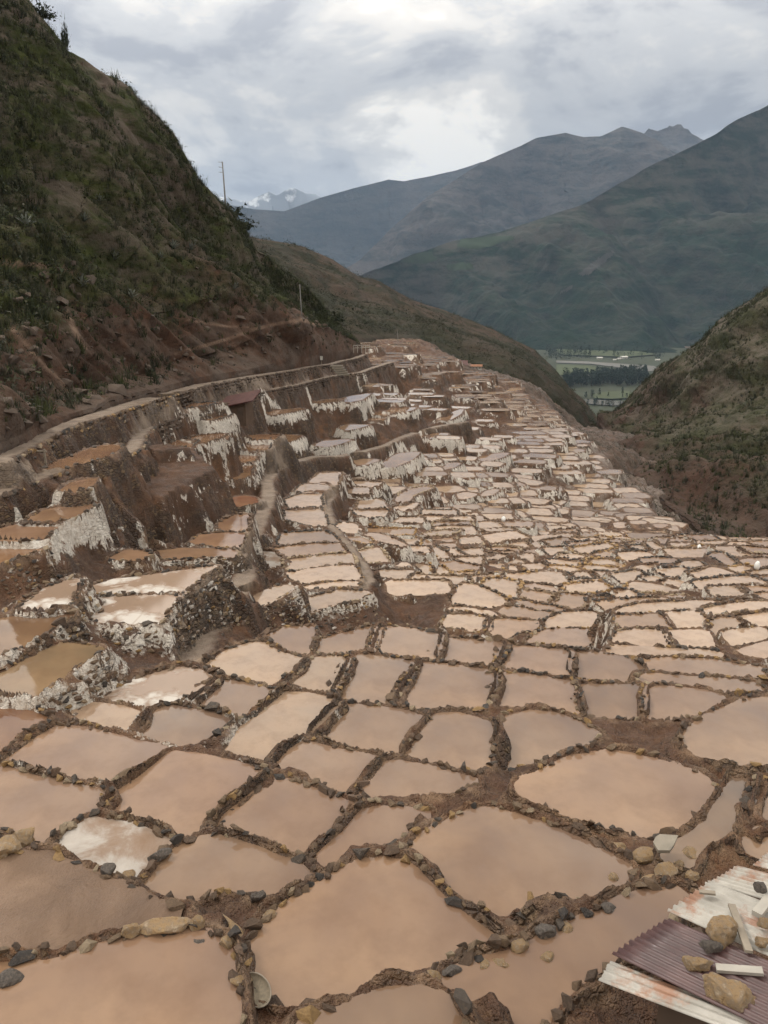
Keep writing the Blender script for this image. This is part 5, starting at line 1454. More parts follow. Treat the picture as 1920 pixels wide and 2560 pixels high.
loft('near_hillside', 'near_hill', [
    [(-140, 1215, 27), (-25, 1142, 31), (0, 1128, 32.5), (63, 1097, 36.5), (126, 1064, 40.5), (181, 1045, 43.5), (253, 1024, 48), (290, 1000, 52), (420, 974, 65), (500, 954, 75), (650, 927, 97), (740, 907, 115), (830, 890, 140), (905, 874, 172)],
    [(-140, 1020, 34), (0, 970, 38), (130, 950, 43), (250, 900, 52), (290, 905, 55), (400, 890, 66), (500, 860, 77), (640, 840, 98), (740, 812, 117), (830, 815, 142), (900, 862, 173)],
    [(-140, 700, 46), (0, 690, 50), (150, 680, 56), (300, 680, 66), (450, 700, 80), (560, 720, 95), (680, 745, 115), (760, 775, 132), (840, 815, 150), (895, 860, 174)],
    [(-140, 330, 62), (0, 340, 65), (150, 370, 70), (280, 430, 80), (400, 510, 92), (480, 560, 105), (600, 640, 122), (720, 720, 145), (820, 795, 160), (890, 858, 176)],
    [(-140, -250, 80), (0, -90, 82), (75, 0, 83), (110, 45, 84), (165, 130, 86), (200, 160, 88), (300, 225, 95), (325, 260, 97), (380, 310, 102), (418, 345, 106), (420, 400, 108), (445, 430, 112), (500, 480, 118),
     (540, 510, 122), (580, 545, 126), (625, 580, 131), (650, 620, 136), (700, 670, 148), (760, 720, 158), (800, 765, 164), (860, 830, 172), (888, 858, 178)],
], 480, 85, 9.0, 12.0, (-4, 22, -9), 2.0, 61, (-0.3, -0.25, 0.32, 0.72, 0.48), (0.7, 0.5, 0.45, 0.8, 1.0), 0.30, 0.42, 0.3,
     [([(440, 885), (472, 874), (520, 862), (570, 847), (640, 822), (700, 808), (754, 800), (800, 812)], 6), ([(33, 825), (75, 870), (108, 912), (145, 945), (179, 985)], 9), ([(470, 800), (560, 815), (640, 820)], 4),
      ([(0, 655), (90, 662), (170, 672), (215, 700)], 8), ([(120, 700), (170, 790), (210, 870)], 10)])

loft('brown_shrub_ridge', 'brown_ridge', [
    [(640, 740, 235), (760, 800, 232), (890, 850, 232), (960, 838, 258), (1040, 845, 258), (1090, 868, 250), (1140, 908, 238), (1260, 958, 240), (1330, 990, 255), (1400, 1055, 262), (1450, 1090, 275), (1500, 1112, 300)],
    [(620, 640, 300), (760, 710, 305), (880, 755, 322), (1000, 790, 340), (1100, 815, 350), (1200, 850, 360), (1300, 900, 375), (1380, 960, 390), (1440, 1015, 400), (1496, 1066, 420)],
    [(560, 570, 380), (650, 600, 390), (760, 620, 410), (830, 650, 420), (900, 690, 430), (950, 700, 440), (1030, 745, 450), (1100, 770, 460), (1200, 810, 475), (1290, 850, 490), (1340, 870, 500), (1370, 900, 505), (1400, 935, 505), (1412, 962, 505), (1450, 1007, 500), (1498, 1054, 490)],
], 330, 70, 9.0, 48.0, (30, 90, -70), 6.0, 71, (0.25, 0.42, 0.40), (0.2, 0.3, 0.5), 0.30, 0.25)

loft('gorge_hillside', 'gorge_hill', [
    [(2250, 1440, 70), (1990, 1385, 84), (1920, 1360, 90), (1830, 1350, 95), (1745, 1322, 103), (1720, 1294, 110), (1650, 1243, 130), (1590, 1192, 160), (1545, 1134, 210), (1510, 1080, 290), (1494, 1054, 380)],
    [(2250, 1180, 112), (1920, 1160, 130), (1800, 1145, 145), (1700, 1105, 175), (1600, 1075, 230), (1530, 1052, 320), (1497, 1046, 400)],
    [(2250, 850, 165), (1920, 960, 185), (1830, 985, 200), (1730, 990, 235), (1640, 1010, 290), (1550, 1035, 350), (1498, 1044, 415)],
    [(2250, 540, 212), (2050, 640, 222), (1920, 718, 235), (1850, 765, 250), (1800, 800, 262), (1760, 850, 275), (1700, 890, 300), (1640, 920, 320), (1600, 960, 350), (1560, 1000, 375), (1530, 1025, 400), (1499, 1042, 430)],
], 340, 85, 11.0, 30.0, (50, 70, -50), 4.0, 81, (-0.1, 0.22, 0.25, 0.50), (0.2, 0.3, 0.5, 0.8), 0.35, 0.25)

loft('green_mountain', 'green_mountain', [
    [(2400, 905, 2600), (1900, 895, 2700), (1600, 885, 2800), (1400, 880, 2900), (1100, 868, 3050), (800, 850, 3350), (600, 830, 3500)],
    [(2400, 560, 3300), (1900, 610, 3250), (1640, 660, 3250), (1450, 700, 3250), (1200, 720, 3280), (1000, 745, 3320), (860, 770, 3400), (680, 800, 3500)],
    [(2400, 80, 4250), (2150, 150, 4150), (1920, 250, 4000), (1850, 285, 3950), (1750, 345, 3850), (1640, 400, 3800), (1550, 450, 3750), (1450, 510, 3700), (1330, 555, 3700), (1240, 580, 3700), (1140, 600, 3700), (1050, 625, 3650), (920, 668, 3600), (850, 700, 3560), (760, 770, 3550)],
], 340, 110, 330.0, 800.0, (200, 900, -500), 60.0, 91, (0.8, 0.66, 0.36), (0.1, 0.25, 0.5), 0.9, 0.06)

loft('grey_mountain', 'far_mountain', [
    [(650, 800, 5200), (1000, 780, 5200), (1400, 760, 5300), (1900, 750, 5400)],
    [(720, 740, 5800), (920, 690, 5850), (1150, 600, 6000), (1400, 560, 6200), (1700, 560, 6300), (2000, 560, 6300)],
    [(800, 705, 6450), (900, 645, 6500), (980, 568, 6600), (1070, 492, 6700), (1140, 445, 6750), (1200, 405, 6800), (1270, 372, 6900), (1340, 340, 7000), (1415, 328, 7000), (1460, 342, 7100), (1500, 341, 7100), (1555, 318, 7200), (1600, 332, 7300), (1700, 385, 7300), (1900, 450, 7300)],
], 320, 90, 430.0, 1200.0, (300, 1500, -800), 60.0, 101, (0.5, 0.35, 0.2), (0.2, 0.4, 0.7), 0.9, 0.05)
loft('jagged_peak', 'far_mountain', [
    [(1450, 560, 8200), (1650, 560, 8300), (1900, 560, 8400)],
    [(1520, 420, 8700), (1580, 350, 8800), (1610, 328, 8850), (1622, 316, 8860), (1634, 318, 8870), (1646, 322, 8880), (1656, 318, 8890), (1668, 314, 8900), (1674, 309, 8900), (1684, 312, 8900), (1694, 307, 8900), (1706, 308, 8910), (1712, 318, 8920), (1722, 321, 8930), (1730, 333, 8940), (1745, 341, 8950), (1800, 375, 9000), (1900, 440, 9000)],
], 220, 60, 260.0, 900.0, (100, 900, -700), 60.0, 111, (0.3, 0.1), (0.3, 0.8), 0.6, 0.22)
loft('blue_mountain', 'far_mountain', [
    [(300, 720, 7400), (700, 730, 7500), (1100, 700, 7600), (1400, 700, 7600)],
    [(300, 610, 8200), (600, 620, 8300), (850, 590, 8400), (1100, 560, 8400), (1400, 560, 8400)],
    [(300, 470, 9200), (520, 506, 9200), (570, 511, 9200), (640, 522, 9200), (710, 525, 9200), (800, 490, 9250), (850, 475, 9300), (930, 455, 9300), (970, 445, 9300), (1010, 450, 9300), (1080, 437, 9300), (1140, 424, 9300), (1200, 405, 9300), (1400, 380, 9300)],
], 280, 80, 420.0, 1400.0, (0, 1600, -900), 60.0, 121, (0.5, 0.45, 0.3), (0.1, 0.2, 0.4), 0.9, 0.04)
loft('snow_mountain', 'snow_mountain', [
    [(350, 620, 10300), (700, 620, 10300), (1000, 620, 10300)],
    [(350, 520, 11200), (480, 505, 11200), (540, 488, 11200), (580, 495, 11200), (620, 500, 11200), (655, 478, 11200), (672, 470, 11200), (690, 480, 11200), (705, 470, 11200), (722, 463, 11200), (740, 466, 11200), (765, 480, 11200), (790, 484, 11200), (830, 510, 11200), (1000, 560, 11200)],
], 240, 60, 420.0, 1150.0, (0, 1200, -900), 60.0, 131, (0, 0), (0, 0), 0.6, 0.12)
# ------------------------------------------------------------------ stone shapes
from mathutils import Matrix, Vector
import bmesh


def rock_mesh(name, seed, n=13, flat=0.7, mat='field_stone'):
    """angular stone: hull of a few points on an ellipsoid"""
    r = np.random.default_rng(seed)
    p = r.normal(size=(n, 3)); p /= np.linalg.norm(p, axis=1, keepdims=True)
    p *= r.uniform(0.82, 1.12, (n, 1)); p *= np.array([1.15, 0.85, flat])
    bm = bmesh.new()
    for q in p: bm.verts.new(q)
    res = bmesh.ops.convex_hull(bm, input=bm.verts)
    bmesh.ops.delete(bm, geom=[g for g in res['geom_interior'] if isinstance(g, bmesh.types.BMVert)], context='VERTS')
    me = bpy.data.meshes.new(name); bm.to_mesh(me); bm.free()
    me.materials.append(M[mat])
    return me


def boulder_mesh(name, seed, mat, sub=3, sc=(1, .8, .65), rough=0.28):
    r = np.random.default_rng(seed)
    bm = bmesh.new()
    bmesh.ops.create_icosphere(bm, subdivisions=sub, radius=1)
    co = np.array([v.co[:] for v in bm.verts])
    off = r.uniform(0, 50, 3)
    # facets: clip by random planes, then fine noise
    for _ in range(13):
        nrm = r.normal(size=3); nrm /= np.linalg.norm(nrm); h = r.uniform(.58, .86)
        d = co @ nrm - h
        co -= np.where(d > 0, d * .97, 0)[:, None] * nrm
    nn = fbm(co[:, 0] * 2.2 + off[0] + co[:, 2], co[:, 1] * 2.2 + off[1] - co[:, 2] * 1.7, seed, 4, .55)
    co *= (1 + rough * nn)[:, None]
    co *= np.array(sc)
    for v, c in zip(bm.verts, co): v.co = c
    me = bpy.data.meshes.new(name); bm.to_mesh(me); bm.free()
    me.materials.append(M[mat])
    me.polygons.foreach_set('use_smooth', np.full(len(me.polygons), mat == 'white_sack'))
    return me


ROCKS = [rock_mesh('stone_shape', 100 + i, 11 + i % 5, 0.55 + 0.07 * (i % 5)) for i in range(14)]
SROCKS = [rock_mesh('salted_stone_shape', 200 + i, 11 + i % 4, 0.6 + 0.06 * (i % 4), 'salted_stone') for i in range(8)]
ROCKV = []
for me in ROCKS:
    me.calc_loop_triangles()
    ROCKV.append((np.array([v.co[:] for v in me.vertices]), np.array([tuple(t.vertices) for t in me.loop_triangles])))
HASH = {}


def taken(x, y, r):
    c = 0.5
    i, j = int(math.floor(x / c)), int(math.floor(y / c))
    for a in (-1, 0, 1):
        for b in (-1, 0, 1):
            for (px, py, pr) in HASH.get((i + a, j + b), ()):
                if (px - x) ** 2 + (py - y) ** 2 < (0.62 * (r + pr)) ** 2: return True
    HASH.setdefault((i, j), []).append((x, y, r))
    return False


# ------------------------------------------------------------------ salt ponds
FOOT = 'smaller ponds stepping down the valley'
LAB = {
    'A1': 'large brown brine pond filling the bottom left corner below the mud flat',
    'A2': 'drained mud flat with faint swirls beside the white crusted pond',
    'A3': 'small dry pond with a patchy white salt crust on mud',
    'A4': 'brown pond between the dry white crusted pond and the long stone ridge',
    'A5': 'large four-sided peach pond directly above the dry white crusted pond',
    'A6': 'large peach pond with stone edges right of the pond above the white crust',
    'A7': 'narrow brown pond squeezed under the long stone ridge, left of the big brown pond',
    'A8': 'peach pond cut by the photo edge, left of the dry white crusted pond',
    'B1': 'largest foreground pond, lower centre, behind the muddy water channel',
    'B2': 'big brown pond right of centre, ringed with stones, above the mud channel',
    'B3': 'wide peach pond at lower right below the two converging mud banks',
    'B4': 'long brown pond running along the corrugated roof',
    'B5': 'brown pond cut off by the bottom photo edge, left of the roofed shed',
    'B6': 'narrow muddy water channel curving past the wide peach pond',
    'B7': 'shallow brown pond at the photo edge above the corrugated roof',
    'C0': 'wide pale peach pond at far left, nearest row but one below the red pond',
    'D1': 'large round-cornered pond cut by the right photo edge',
    'D2': 'peach pond in the middle row, left of the square pond with an earth border',
    'D3': 'square peach pond with broad earth borders between two larger ponds',
    'D4': 'peach pond tapering to a point at the right, under the mud ridge',
    'D5': 'thin wedge shaped pond lying above the dark mud bank',
    'D6': 'peach pond with a broad dirt strip on its right side, centre left',
    'D7': 'large pond with stones on both sides, third row, just right of centre',
    'D8': 'large pond in the third row with a stacked stone divider at its right',
    'D9': 'pond between two upright stone dividers in the third row',
    'D10': 'last pond of the third row, rounded off at its right end',
    'D11': 'pond beside the rippled one in the row behind the long stone line',
    'D12': 'middle pond of the row just below the long stone ridge',
    'D13': 'pond right of the middle in the row below the long stone ridge',
    'D14': 'long pond at the right end of the row below the stone ridge',
    'D15': 'thin strip of pond in front of the long right hand pond',
    'D16': 'pond with fine ripples on its surface below the central white wall',
    'C1': 'dark brown pond at the foot of the white salted central wall',
    'C2': 'small half shaded pond left of the white salted central wall',
    'C3': 'pond mirroring the dark bank at the end of the curved footpath',
    'C4': 'narrow slanting pond between the bank pond and the middle row',
    'C5': 'upright peach pond left of the rock divider in the middle row',
    'C6': 'long slanting pond running up behind the small white salted wedge wall',
    'C7': 'grey-pink pond left of the long slanting pond',
    'C8': 'grey pond ending at the small white salted wedge wall',
    'C9': 'shallow pond with pale salt film under the stone corner wall',
    'C10': 'small narrow pond left of the grey pond',
    'C11': 'reddish pond cut by the left photo edge',
    'C12': 'yellowish olive pond held by the wall with a white salt fan',
    'C13': 'dark brown pond cut by the left edge above the yellowish pond',
    'C14': 'small pond with a bright white cracked crust at left',
    'C15': 'long terrace pond with white crust patches, upper of the pair',
    'C16': 'terrace pond with a white cracked patch in its middle, lower of the pair',
    'C17': 'narrow raised pond beside the footpath, built on dark stones',
    'C18': 'raised pond on top of the white salted central wall',
    'L1': 'largest and lowest of the stacked strip ponds beside the ridge path',
    'L2': 'strip pond second from the bottom of the stack beside the ridge path',
    'L3': 'strip pond third from the bottom of the stack beside the ridge path',
    'L4': 'top strip pond of the stack beside the ridge path',
    'L5': 'thin sliver of pond below the stack of strip ponds',
    'L6': 'bright trapezoid pond above the stack of strip ponds',
    'L7': 'brown pond above the bright trapezoid pond',
    'L8': 'brown pond with a rounded back, second below the curving grey path',
    'L9': 'highest pond in the hollow inside the curving grey path',
    'L10': 'pale dried out pond beside the footpath, ringed by dark stones',
    'L11': 'small round bright pond just right of the ridge path',
    'J1': 'bright tear shaped pond behind the dark mud mound',
    'J18': 'pond at the foot of the dark mud mound',
    'J19': 'pond with a notched corner right of the mud mound pond',
    'J21': 'upper of two broad ponds left of the central rock spine',
    'J22': 'lower of two broad ponds left of the central rock spine',
    'K1': 'upper left of four ponds in a square right of the rock spine',
    'K2': 'upper right of four ponds in a square right of the rock spine',
    'K3': 'lower left of four ponds in a square right of the rock spine',
    'K4': 'lower right of four ponds in a square right of the rock spine',
    'K5': 'long thin pond along the front of the square of four ponds',
    'K11': 'long pond stretching across behind the square of four ponds',
    'K10': 'long pale pond at the right edge behind the stone stepped corner',
    'K7': 'pale pond right of the dark stone stump',
    'K8': 'L shaped pale pond with a rough salted border',
    'E1': 'red brown pond between the two pale footpaths at left',
    'E2': 'small brown pond just under the lower footpath at left',
    'E3': 'orange brown pond on top of the big white salt wall at left, rear half',
    'E4': 'orange brown pond on top of the big white salt wall at left, front half',
    'E5': 'brown pond below the white salt wall at the left edge',
    'E8': 'orange brown pond left of the footpath below the earthen gully',
    'E9': 'small orange pond left of the footpath, above the larger one',
    'E10': 'small reddish pond beside the footpath bend',
    'E7': 'long orange pond at the foot of the earthen gully',
}
CLUST = {
    'J': ('pale pond among the crowded small ponds left of the rock spine', 'small ponds left of the rock spine'),
    'K': ('pale pond among the crowded small ponds right of the rock spine', 'small ponds right of the rock spine'),
    'L': ('small pond on the stepped slope right of the ridge path', 'ponds right of the ridge path'),
    'H': ('small brown pond on the upper terraces under the white salted walls', 'ponds on the upper terraces'),
    'E': ('small brown pond on the terraces near the dark roofed hut', 'ponds near the dark roofed hut'),
    'F': ('small pond on the middle terraces above the crowded pale ponds', 'ponds on the middle terraces'),
    'f': ('tiny distant pond on the hillside stepping down towards the gorge', 'distant ponds on the hillside'),
}
WCOL = {
    'A1': (.43, .275, .185), 'A5': (.46, .305, .215), 'A6': (.39, .26, .185), 'A4': (.40, .275, .195), 'A7': (.36, .235, .165), 'A8': (.43, .295, .215), 'B1': (.44, .285, .19),
    'B2': (.36, .24, .17), 'B3': (.49, .32, .22), 'B4': (.36, .23, .16), 'B5': (.30, .195, .135), 'B6': (.28, .205, .155), 'B7': (.38, .26, .185), 'C0': (.46, .315, .235),
    'C11': (.27, .135, .085), 'C12': (.34, .245, .15), 'C13': (.25, .15, .095), 'C1': (.30, .19, .13), 'C2': (.33, .215, .155), 'C7': (.34, .24, .185), 'C8': (.33, .235, .19),
    'E1': (.29, .165, .11), 'E2': (.31, .185, .125), 'E3': (.34, .205, .135), 'E4': (.36, .22, .15), 'E5': (.33, .175, .10), 'E6': (.38, .235, .155), 'E7': (.38, .24, .16), 'E8': (.33, .195, .13),
    'E9': (.33, .19, .13), 'E10': (.34, .15, .10),
}
CRUST = {'C14': 'salt_crust_pond', 'C15': 'salt_crust_pond', 'C16': 'salt_crust_pond', 'C9': 'salt_crust_pond', 'A3': 'dry_salt_pond', 'L10': 'dry_salt_pond', 'A2': 'wet_mud'}


def offset_poly(q, d):
    a = np.roll(q, 1, 0); b = np.roll(q, -1, 0)
    t_ = b - a; n = np.stack([t_[:, 1], -t_[:, 0]], 1); n /= (np.linalg.norm(n, axis=1, keepdims=True) + 1e-9)
    area = .5 * np.sum(q[:, 0] * np.roll(q[:, 1], -1) - q[:, 1] * np.roll(q[:, 0], -1))
    return q + n * d * (1 if area > 0 else -1)


def joined_rocks(name, items, parent, mat, c):
    V = []; F = []; o = 0
    for (x, y, z, s, a, k) in items:
        v, f = ROCKV[k]
        ca, sa = math.cos(a), math.sin(a)
        w = v * s
        V.append(np.stack([w[:, 0] * ca - w[:, 1] * sa + x - c[0], w[:, 0] * sa + w[:, 1] * ca + y - c[1], w[:, 2] + z - c[2]], 1)); F.append(f + o); o += len(v)
    ob = mesh_np(name, np.concatenate(V), np.concatenate(F), M[mat], False, parent)
    return tag(ob, kind='stuff')


ORD = 'first second third fourth fifth sixth seventh eighth ninth tenth eleventh twelfth thirteenth fourteenth fifteenth sixteenth seventeenth eighteenth nineteenth twentieth'.split()
MARKS = [('beside the central rock spine', 1490, 1480), ('below the white salt stump', 1720, 1500), ('at the right photo edge', 1905, 1470), ('near the dark stone bank at right', 1745, 1400), ('along the gorge edge', 1650, 1335),
         ('behind the dark mud mound', 1090, 1440), ('under the middle white walls', 1270, 1340), ('just right of the ridge path', 930, 1330), ('near the stepped pale strips', 1400, 1350), ('in the crowded basin centre', 1330, 1450),
         ('on upper terraces under white walls', 830, 1050), ('near the dark roofed hut', 570, 1060), ('on the steep middle terraces', 1120, 1200), ('beside the upper footpath', 460, 1020), ('behind the tear shaped pond', 1330, 1500)]


def auto_labels(ps):
    """labels by shape, landmark and order from the left"""
    b = {}
    for p in ps:
        u, v, _ = proj(np.array([*p['c'], p['z']]))
        q = onz_box(p)
        asp = q[0] / max(q[1], 1e-3)
        shape = 'thin strip' if asp > 7 else 'long narrow' if asp > 4 else 'broad' if q[0] > 95 else 'small squarish' if asp < 2.2 else 'small'
        place = min(MARKS, key=lambda m: (m[1] - u) ** 2 + (1.8 * (m[2] - v)) ** 2)[0]
        b.setdefault((shape, place), []).append((float(u), p))
    for (shape, place), l in b.items():
        l.sort(key=lambda t_: t_[0])
        for k, (_, p) in enumerate(l):
            tone = 'brown' if p['id'][0] in 'EH' else 'pale'
            p['auto'] = f'{shape} {tone} pond {place}' if len(l) == 1 else f'{ORD[min(k, 19)]} from left of the {shape} {tone} ponds {place}'


def onz_box(p):
    q = p['poly']; u, v, _ = proj(np.c_[q, np.full(len(q), p['z'])])
    return u.max() - u.min(), v.max() - v.min()


NSTONE = 0
rest = []
hand = [p for p in ponds if p['id'] != 'far']
farp = sorted([p for p in ponds if p['id'] == 'far'], key=lambda p: p['r'])
for k_, p in enumerate(farp): p['rank'] = k_
for k_, p in enumerate(ponds): p['z'] += 0.0009 * (k_ % 17)
hand.sort(key=lambda p: p['r'])
auto_labels([p for p in hand if p['id'] not in LAB] + [p for p in farp if p['r'] < 64 and p['rank'] < 300 - len(hand)])
for p in hand + farp:
    q = p['poly']; c = p['c']; pid = p['id']; z = p['z']
    if pid == 'far' and p['rank'] >= 300 - len(hand):
        rest.append(p); continue
    lab = LAB.get(pid); grp = None; r0 = p['r']
    if lab is None: lab, grp = CLUST[pid[0] if pid != 'far' or r0 > 64 else ('J' if c[0] / c[1] < .27 else 'K')]
    lab = p.get('auto', lab)
    if pid[0] in 'ABCD': grp = 'large brine ponds of the lower basin'
    e = empty('salt_pond' if pid != 'B6' else 'water_channel', (c[0], c[1], z))
    tag(e, lab, 'pond' if pid != 'B6' else 'channel', grp)
    ar = abs(.5 * np.sum(q[:, 0] * np.roll(q[:, 1], -1) - q[:, 1] * np.roll(q[:, 0], -1)))
    ins = offset_poly(q, 0.125 + 0.002 * min(p['r'], 70) + (.08 if ar > 3 else .03))
    v = np.c_[ins - c, np.zeros(len(q))]
    w = mesh_np('water' if pid not in ('A2', 'A3', 'L10') else ('mud' if pid == 'A2' else 'salt_crust'), v, [list(range(len(q)))], M[CRUST.get(pid, 'brine')], False, e)
    if w.data.polygons[0].normal.z < 0: w.data.flip_normals()
    base = WCOL.get(pid)
    if base is None:
        if pid[0] in 'H': base = (.36, .22, .14)
        elif pid[0] == 'E': base = (.34, .19, .12)
        elif pid[0] == 'D': base = (.42, .29, .21)
        else: base = (.66, .50, .365) if random.random() > .3 else random.choice([(.44, .30, .20), (.50, .36, .27), (.38, .25, .165)])
        f = random.uniform(.85, 1.08); base = tuple(b * f for b in base)
    kf = .78 * random.uniform(.86, 1.1) if pid[0] in 'ABCD' else random.uniform(.8, 1.08)
    w.color = (base[0] * .54 * kf, base[1] * .52 * kf, base[2] * .515 * kf, 1)
    if pid in ('A2',): w.location.z = 0.03
    # stones along the edge
    r = p['r']
    if r > 75 or pid in ('B6',): continue
    nxt = np.roll(q, -1, 0); seg = np.hypot(*(nxt - q).T); per = seg.sum()
    small = []
    s = random.uniform(0, .2); cum = np.r_[0, np.cumsum(seg)]
    dens = {'D1': .35, 'B3': .7, 'A2': .35, 'E1': .3}.get(pid, 1.0)
    near = r < 38
    while s < per:
        i = min(np.searchsorted(cum, s) - 1, len(q) - 1); i = max(i, 0)
        f = (s - cum[i]) / max(seg[i], 1e-6)
        pt = q[i] * (1 - f) + nxt[i] * f
        td = (nxt[i] - q[i]) / max(seg[i], 1e-6)
        big = random.random()
        size = (0.068 + 0.07 * big ** 2) * (1.0 if r < 20 else 1.05) + (0.07 if random.random() < .07 else 0)
        if not near: size = 0.11 + .05 * big
        s += size * (random.uniform(1.05, 1.6) if r < 22 else random.uniform(1.3, 2.0))
        # patches without stones
        if vnoise(np.array(pt[0] * .55), np.array(pt[1] * .55), 77) < -0.22 / max(dens, .4) + .04 or random.random() > dens: continue
        area = .5 * np.sum(q[:, 0] * np.roll(q[:, 1], -1) - q[:, 1] * np.roll(q[:, 0], -1))
        nrm = np.array([td[1], -td[0]]) * (1 if area > 0 else -1)
        off = .10 + .002 * min(r, 70) + random.uniform(0, .11)
        x, y = pt + nrm * off
        u_, v_, d_ = proj(np.array([x, y, z]))
        if not (-120 < u_ < 2040 and v_ < 2680): continue
        if taken(x, y, size): continue
        h = max(gz(x, y), z)
        if h > z + 0.9: continue
        zz = h + size * random.uniform(-.05, .28)
        a = math.atan2(td[1], td[0]) + random.gauss(0, .5)
        if near and NSTONE < 2700:
            k = random.randrange(len(ROCKS))
            sx = size * random.uniform(.85, 1.35); sy = size * random.uniform(.8, 1.1); sz = size * random.uniform(.8, 1.2)
            link('stone', ROCKS[k], e, (x - c[0], y - c[1], zz - z), (random.gauss(0, .3), random.gauss(0, .3), a), (sx, sy, sz))
            NSTONE += 1
        else:
            small.append((x, y, zz, size * random.uniform(.8, 1.2), a, random.randrange(len(ROCKS))))
    if small: joined_rocks('edge_stones', small, e, 'field_stone', (c[0], c[1], z))
print('stones', NSTONE, 'rest', len(rest))
if rest:
    V = []; F = []; o = 0
    for p in rest:
        ins = offset_poly(p['poly'], .3)
        V += [(x, y, p['z']) for x, y in ins]; F.append(list(range(o, o + len(ins)))); o += len(ins)
    w = mesh_np('distant_salt_ponds', np.array(V), F, M['brine'], False)
    w.color = (.34, .255, .18, 1)
    w.data.materials.append(M['silty_brine'])
    for q_ in w.data.polygons:
        if random.random() < .35: q_.material_index = 1
    tag(w, 'far pale salt ponds massed at the head of the terraced hillside', 'ponds', kind='stuff')
# ------------------------------------------------------------------ vegetation


def clump_template(seed, n, kind):
    r = np.random.default_rng(seed)
    if kind == 'shrub':
        c = r.normal(size=(n, 3)) * np.array([.42, .42, .30]); c[:, 2] = np.abs(c[:, 2]) + .08
        t_ = r.normal(size=(n, 3, 3)) * .085
        v = c[:, None] + t_
    else:
        a = r.uniform(0, 6.28, n); l = r.uniform(.5, 1.1, n); sp = r.uniform(.15, .75, n)
        bx, by = r.normal(0, .16, n), r.normal(0, .16, n)
        w = .03
        p0 = np.stack([bx - w * np.sin(a), by + w * np.cos(a), np.zeros(n)], 1)
        p1 = np.stack([bx + w * np.sin(a), by - w * np.cos(a), np.zeros(n)], 1)
        p2 = np.stack([bx + sp * np.cos(a) * l, by + sp * np.sin(a) * l, l], 1)
        v = np.stack([p0, p1, p2], 1)
    return v.reshape(-1, 3)


def scatter(name, label, loftname, n, smin, smax, mats, seed, ntri=14, vr=(0.05, 0.97), vegw=True, vthr=0.0, kinds=('shrub',)):
    """scatter plant clumps over a hillside; one object per plant mass"""
    G, N, V = LOFT[loftname]
    r = np.random.default_rng(seed)
    nv, nu = G.shape[:2]
    objs = {m: [] for m in mats}
    got = 0; tries = 0
    i = r.uniform(vr[0] * nv, vr[1] * nv, n * 6).astype(int).clip(0, nv - 2); j = r.integers(0, nu - 1, n * 6)
    a, b = r.random(n * 6)[:, None], r.random(n * 6)[:, None]
    P = (G[i, j] * (1 - a) + G[i + 1, j] * a) * (1 - b) + (G[i, j + 1] * (1 - a) + G[i + 1, j + 1] * a) * b
    u, v, d = proj(P)
    dens = 0.5 + 1.1 * fbm(P[:, 0] / 9 + P[:, 2] / 7, P[:, 1] / 11, seed, 4)
    ok = (u > -120) & (u < 2040) & (r.random(n * 6) < np.clip(dens * (np.clip(V[i, j], 0, 1) * 1.25 + .05 if vegw else 1.0), 0, 1))
    P = P[ok][:n]
    T = [clump_template(seed + k, ntri, kinds[k % len(kinds)]) for k in range(6)]
    cid = r.integers(0, len(mats), len(P))
    for k, m in enumerate(mats):
        Q = P[cid == k]
        if not len(Q): continue
        s = r.uniform(smin, smax, len(Q)) * (1 + .8 * (r.random(len(Q)) < .1)); an = r.uniform(0, 6.28, len(Q)); tid = r.integers(0, 6, len(Q))
        VV = []
        for t_ in range(6):
            w = tid == t_
            if not w.any(): continue
            v_ = T[t_][None] * s[w][:, None, None]
            ca, sa = np.cos(an[w])[:, None], np.sin(an[w])[:, None]
            VV.append(np.stack([v_[..., 0] * ca - v_[..., 1] * sa, v_[..., 0] * sa + v_[..., 1] * ca, v_[..., 2]], -1) + Q[w][:, None] - np.array([0, 0, .05]))
        VV = np.concatenate([x.reshape(-1, 3) for x in VV])
        o = mesh_np(name, VV, np.arange(len(VV)).reshape(-1, 3), M[m], False)
        tag(o, label[k], 'vegetation', kind='stuff')


scatter('hillside_shrubs', ['dark low bushes covering the near hillside', 'olive grass tufts over the near hillside', 'dry grey shrubs over the near hillside'], 'near_hillside', 19000, .3, .85,
        ['shrub_dark', 'shrub_olive', 'shrub_grey'], 5, 24, (.10, .93), True, kinds=('shrub', 'grass'))
scatter('ridge_shrubs', ['dark bushes dotting the brown ridge', 'dry grey bushes dotting the brown ridge'], 'brown_shrub_ridge', 7000, .7, 1.7, ['shrub_dark', 'shrub_grey'], 15, 20, (.1, .93), False)
scatter('gorge_shrubs', ['dark bushes on the slope across the gorge', 'olive grass on the slope across the gorge', 'grey shrubs on the slope across the gorge'], 'gorge_hillside', 12000, .45, 1.25,
        ['shrub_dark', 'shrub_olive', 'shrub_grey'], 25, 20, (.08, .95), True, kinds=('shrub', 'grass'))


# scrub on the bank between the terraces and the gorge
m_ = (A_scrub > .6) & (RR < 290) & (TT < .5)
ii, jj = np.where(m_)
r = np.random.default_rng(3)
pk = r.choice(len(ii), min(2600, len(ii)), replace=False)
Q = np.stack([GX[ii[pk], jj[pk]], GY[ii[pk], jj[pk]], H[ii[pk], jj[pk]]], 1)
V = np.concatenate([clump_template(800 + k % 9, 18, 'shrub') * r.uniform(.4, 1.1) + Q[k] for k in range(len(Q))])
o = mesh_np('bank_scrub', V, np.arange(len(V)).reshape(-1, 3), M['shrub_dark'], False)
tag(o, 'low dark scrub on the bank between the terraces and the gorge', 'vegetation', kind='stuff')

